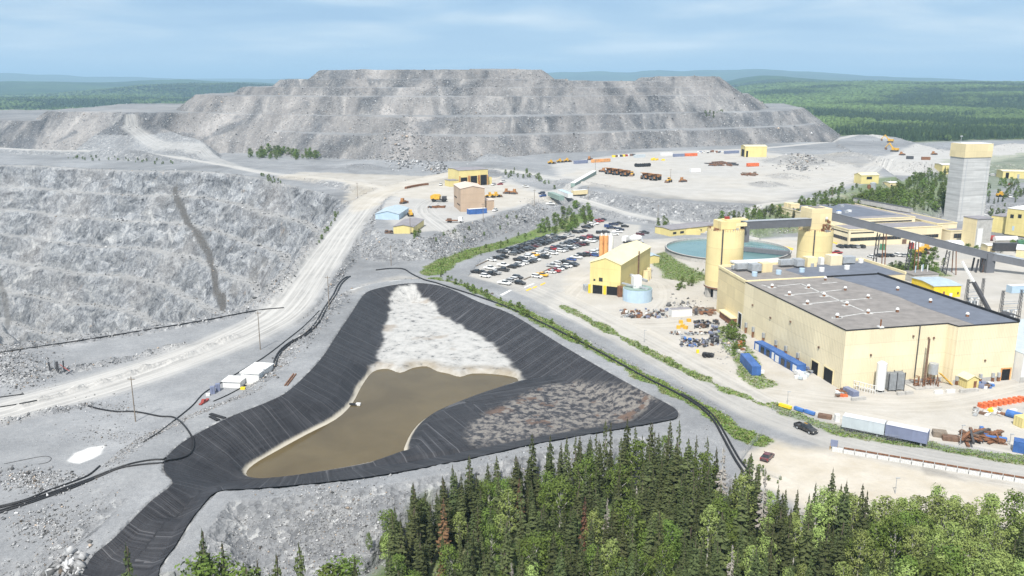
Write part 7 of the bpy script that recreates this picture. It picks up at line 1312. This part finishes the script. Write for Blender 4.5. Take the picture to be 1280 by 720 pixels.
# ------------------------------------------------------------------ loose rock: blasted blocks on slopes, tip faces and piles
def rocks(name, n, pick, size, seed, zsink=.3):
    g = np.random.default_rng(seed); P = []
    x, y, wgt = pick(g, n); z = HV(x, y); n = len(x); s = size*np.exp(g.normal(0, .42, n)); base = np.array([(1, 0, 0), (-1, 0, 0), (0, 1, 0), (0, -1, 0), (0, 0, 1), (0, 0, -1)], float)
    V = base[None]*s[:, None, None]*g.uniform(.55, 1.15, (n, 6, 1)); V += g.normal(0, .18, (n, 6, 3))*s[:, None, None]; a = g.uniform(0, 6.28, n); c, q = np.cos(a)[:, None], np.sin(a)[:, None]; X_ = V[:, :, 0]*c-V[:, :, 1]*q; Y_ = V[:, :, 0]*q+V[:, :, 1]*c; V = np.stack([X_+x[:, None], Y_+y[:, None], V[:, :, 2]*.8+(z+s*zsink)[:, None]], -1)
    f = np.array([(0, 2, 4), (2, 1, 4), (1, 3, 4), (3, 0, 4), (2, 0, 5), (1, 2, 5), (3, 1, 5), (0, 3, 5)]); Fc = (f[None]+(np.arange(n)*6)[:, None, None]).reshape(-1, 3); me = bpy.data.meshes.new(name); np_mesh(me, V.reshape(-1, 3), Fc)
    v = np.clip(g.normal(.25, .12, n), .06, .62)[:, None]*np.array([[1.0, 1.0, 1.01]])*np.where(g.random((n, 1)) < .06, np.array([[1.1, .9, .72]]), 1); at2 = me.attributes.new('tint', 'FLOAT_COLOR', 'POINT'); at2.data.foreach_set('color', np.repeat(np.concatenate([v, np.ones((n, 1))], 1), 6, 0).astype(np.float32).ravel()); me.materials.append(RK); o = bpy.data.objects.new(name, me); COL.objects.link(o); o['kind'] = 'stuff'
RK, nt, bs = new_mat('broken rock'); B = NB(nt); at_ = B.n('ShaderNodeAttribute', attribute_name='tint'); pos = B.n('ShaderNodeNewGeometry').outputs['Position']; n = B.noise(pos, 2.0, 3, .6); s = B.n('ShaderNodeVectorMath', operation='SCALE'); B.link(at_.outputs['Color'], s.inputs[0]); B.link(B.rng(n, .3, .7, .75, 1.25), s.inputs['Scale']); B.link(s.outputs[0], bs.inputs['Base Color']); bs.inputs['Roughness'].default_value = .9; bs.inputs['Specular IOR Level'].default_value = .2
def pick_mask(mask):
    w = mask*(yy[:, None]**0); I, J = np.nonzero(w > .02)
    def f(g, n):
        p = w[I, J]; p = p/p.sum(); k = g.choice(len(I), n, p=p); i = I[k]; j = J[k]; du = 1.72/(NU-1); y = yy[i]*np.exp(g.uniform(-.5, .5, n)/lgK); u = uu[j]+g.uniform(-.5, .5, n)*du; y = np.clip(y, Y0+1, Y1-2); return u*y, y, 1
    return f
stp = MK['steep']*(1-MK['pit'])*(1-forest_far)*(MK['df'] > -1)*(MK['dp'] > .8); clump = ss(.0, .35, fbm(X, Y, 30, 4, 201))
rocks('rubble', 42000, pick_mask(MK['dump']*stp*(.25+clump)), .45, 1); rocks('rubble', 12000, pick_mask(stp*(~MK['dump'])*(.2+clump)*(Y > 320)), .27, 2); rocks('rubble', 26000, pick_mask(stp*(~MK['dump'])*(.25+1.2*clump)*(Y < 320)*(MK['dp'] > 7)), .11, 3); rocks('rubble', 9000, pick_mask(MK['rub']*(1-MK['ra'])*(~MK['dump'])*(MK['dp'] > 1)*(~MK['pit'])), .22, 4)
rocks('rubble', 9000, pick_mask(MK['pit']*(.25+MK['berm'])*(X > -420)), .55, 5)
for (a, b, w_, h_, n_, s_, sd_) in ((95, 708, 45, 14, 900, .42, 6), (45, 600, 60, 14, 1800, .2, 7), (60, 655, 55, 22, 1500, .17, 8), (650, 565, 120, 40, 2000, .12, 9), (420, 650, 90, 40, 5000, .13, 10), (545, 210, 14, 6, 500, .9, 11), (505, 196, 22, 8, 700, .9, 12), (1000, 205, 22, 5, 500, .8, 13), (20, 470, 40, 10, 900, .2, 14), (140, 510, 40, 18, 500, .15, 15), (150, 545, 70, 12, 900, .13, 16), (910, 430, 14, 20, 400, .3, 17), (860, 385, 30, 12, 250, .35, 18)):
    def pk(g, n):
        z0 = GT(a, b)[2]; px = a+g.normal(0, .5, n)*w_; py = b+g.normal(0, .5, n)*h_; u = (px-640)/FPX; w = (360-py)/FPX; t = (z0-CH)/(-PS+w*PC); x, y = u*t, (PC+w*PS)*t; k = sd(POND, x, y, 5) > .8
        return x[k], y[k], 1
    rocks('boulder_pile', int(n_*.5), pk, s_, sd_)

# rough grass of the verges and banks, far too much to count
def tufts(n, seed):
    g = np.random.default_rng(seed); m_ = grass*(Y < 440)*(MK['df'] > -.5)*(1-forest_far); x, y, _ = pick_mask(np.where(m_ > .35, m_, 0)*yy[:, None]**.6)(g, n); z = HV(x, y); n = len(x); V = []; 
    for k in range(3):
        a = g.uniform(0, 6.28, n); w = g.uniform(.07, .2, n); h = g.uniform(.08, .3, n); dx, dy = np.cos(a)*w, np.sin(a)*w; ox, oy = g.normal(0, .15, n), g.normal(0, .15, n); lx, ly = g.normal(0, .25, n), g.normal(0, .25, n)
        V.append(np.stack([np.stack([x+ox-dx, y+oy-dy, z-.05], -1), np.stack([x+ox+dx, y+oy+dy, z-.05], -1), np.stack([x+ox+dx*.7+lx, y+oy+dy*.7+ly, z+h], -1), np.stack([x+ox-dx*.7+lx, y+oy-dy*.7+ly, z+h*.8], -1)], 1))
    V = np.concatenate(V); me = bpy.data.meshes.new('grass'); np_mesh(me, V.reshape(-1, 3), np.arange(len(V)*4).reshape(-1, 4)); t = np.where(g.random((n, 1)) < .2, np.array([[.21, .20, .10]]), np.array([[.125, .185, .045]]))*g.uniform(.65, 1.35, (n, 1)); t = np.tile(t, (3, 1))
    a = me.attributes.new('tint', 'FLOAT_COLOR', 'POINT'); a.data.foreach_set('color', np.repeat(np.concatenate([t, np.ones((len(t), 1))], 1), 4, 0).astype(np.float32).ravel()); me.materials.append(FW); o = bpy.data.objects.new('grass', me); COL.objects.link(o); o['kind'] = 'stuff'
tufts(15000, 51)
# ------------------------------------------------------------------ haze
hm = bpy.data.materials.new('haze'); hm.use_nodes = True; nt = hm.node_tree; nt.nodes.remove(nt.nodes['Principled BSDF'])
pv = nt.nodes.new('ShaderNodeVolumePrincipled'); pv.inputs['Color'].default_value = (.50, .76, 1.0, 1); pv.inputs['Density'].default_value = 1.1e-4; pv.inputs['Anisotropy'].default_value = 0.0
nt.links.new(pv.outputs[0], nt.nodes['Material Output'].inputs['Volume'])
bm = bmesh.new(); bmesh.ops.create_cube(bm, size=1); me = bpy.data.meshes.new('haze'); bm.to_mesh(me); bm.free(); me.materials.append(hm)
ho = bpy.data.objects.new('haze', me); COL.objects.link(ho); ho['kind'] = 'stuff'
ztop = max(450.0, float(FZ.max())+5); ho.scale = (124000, 84000, ztop+191.5); ho.location = (0, 21000, (ztop-191.5)/2)
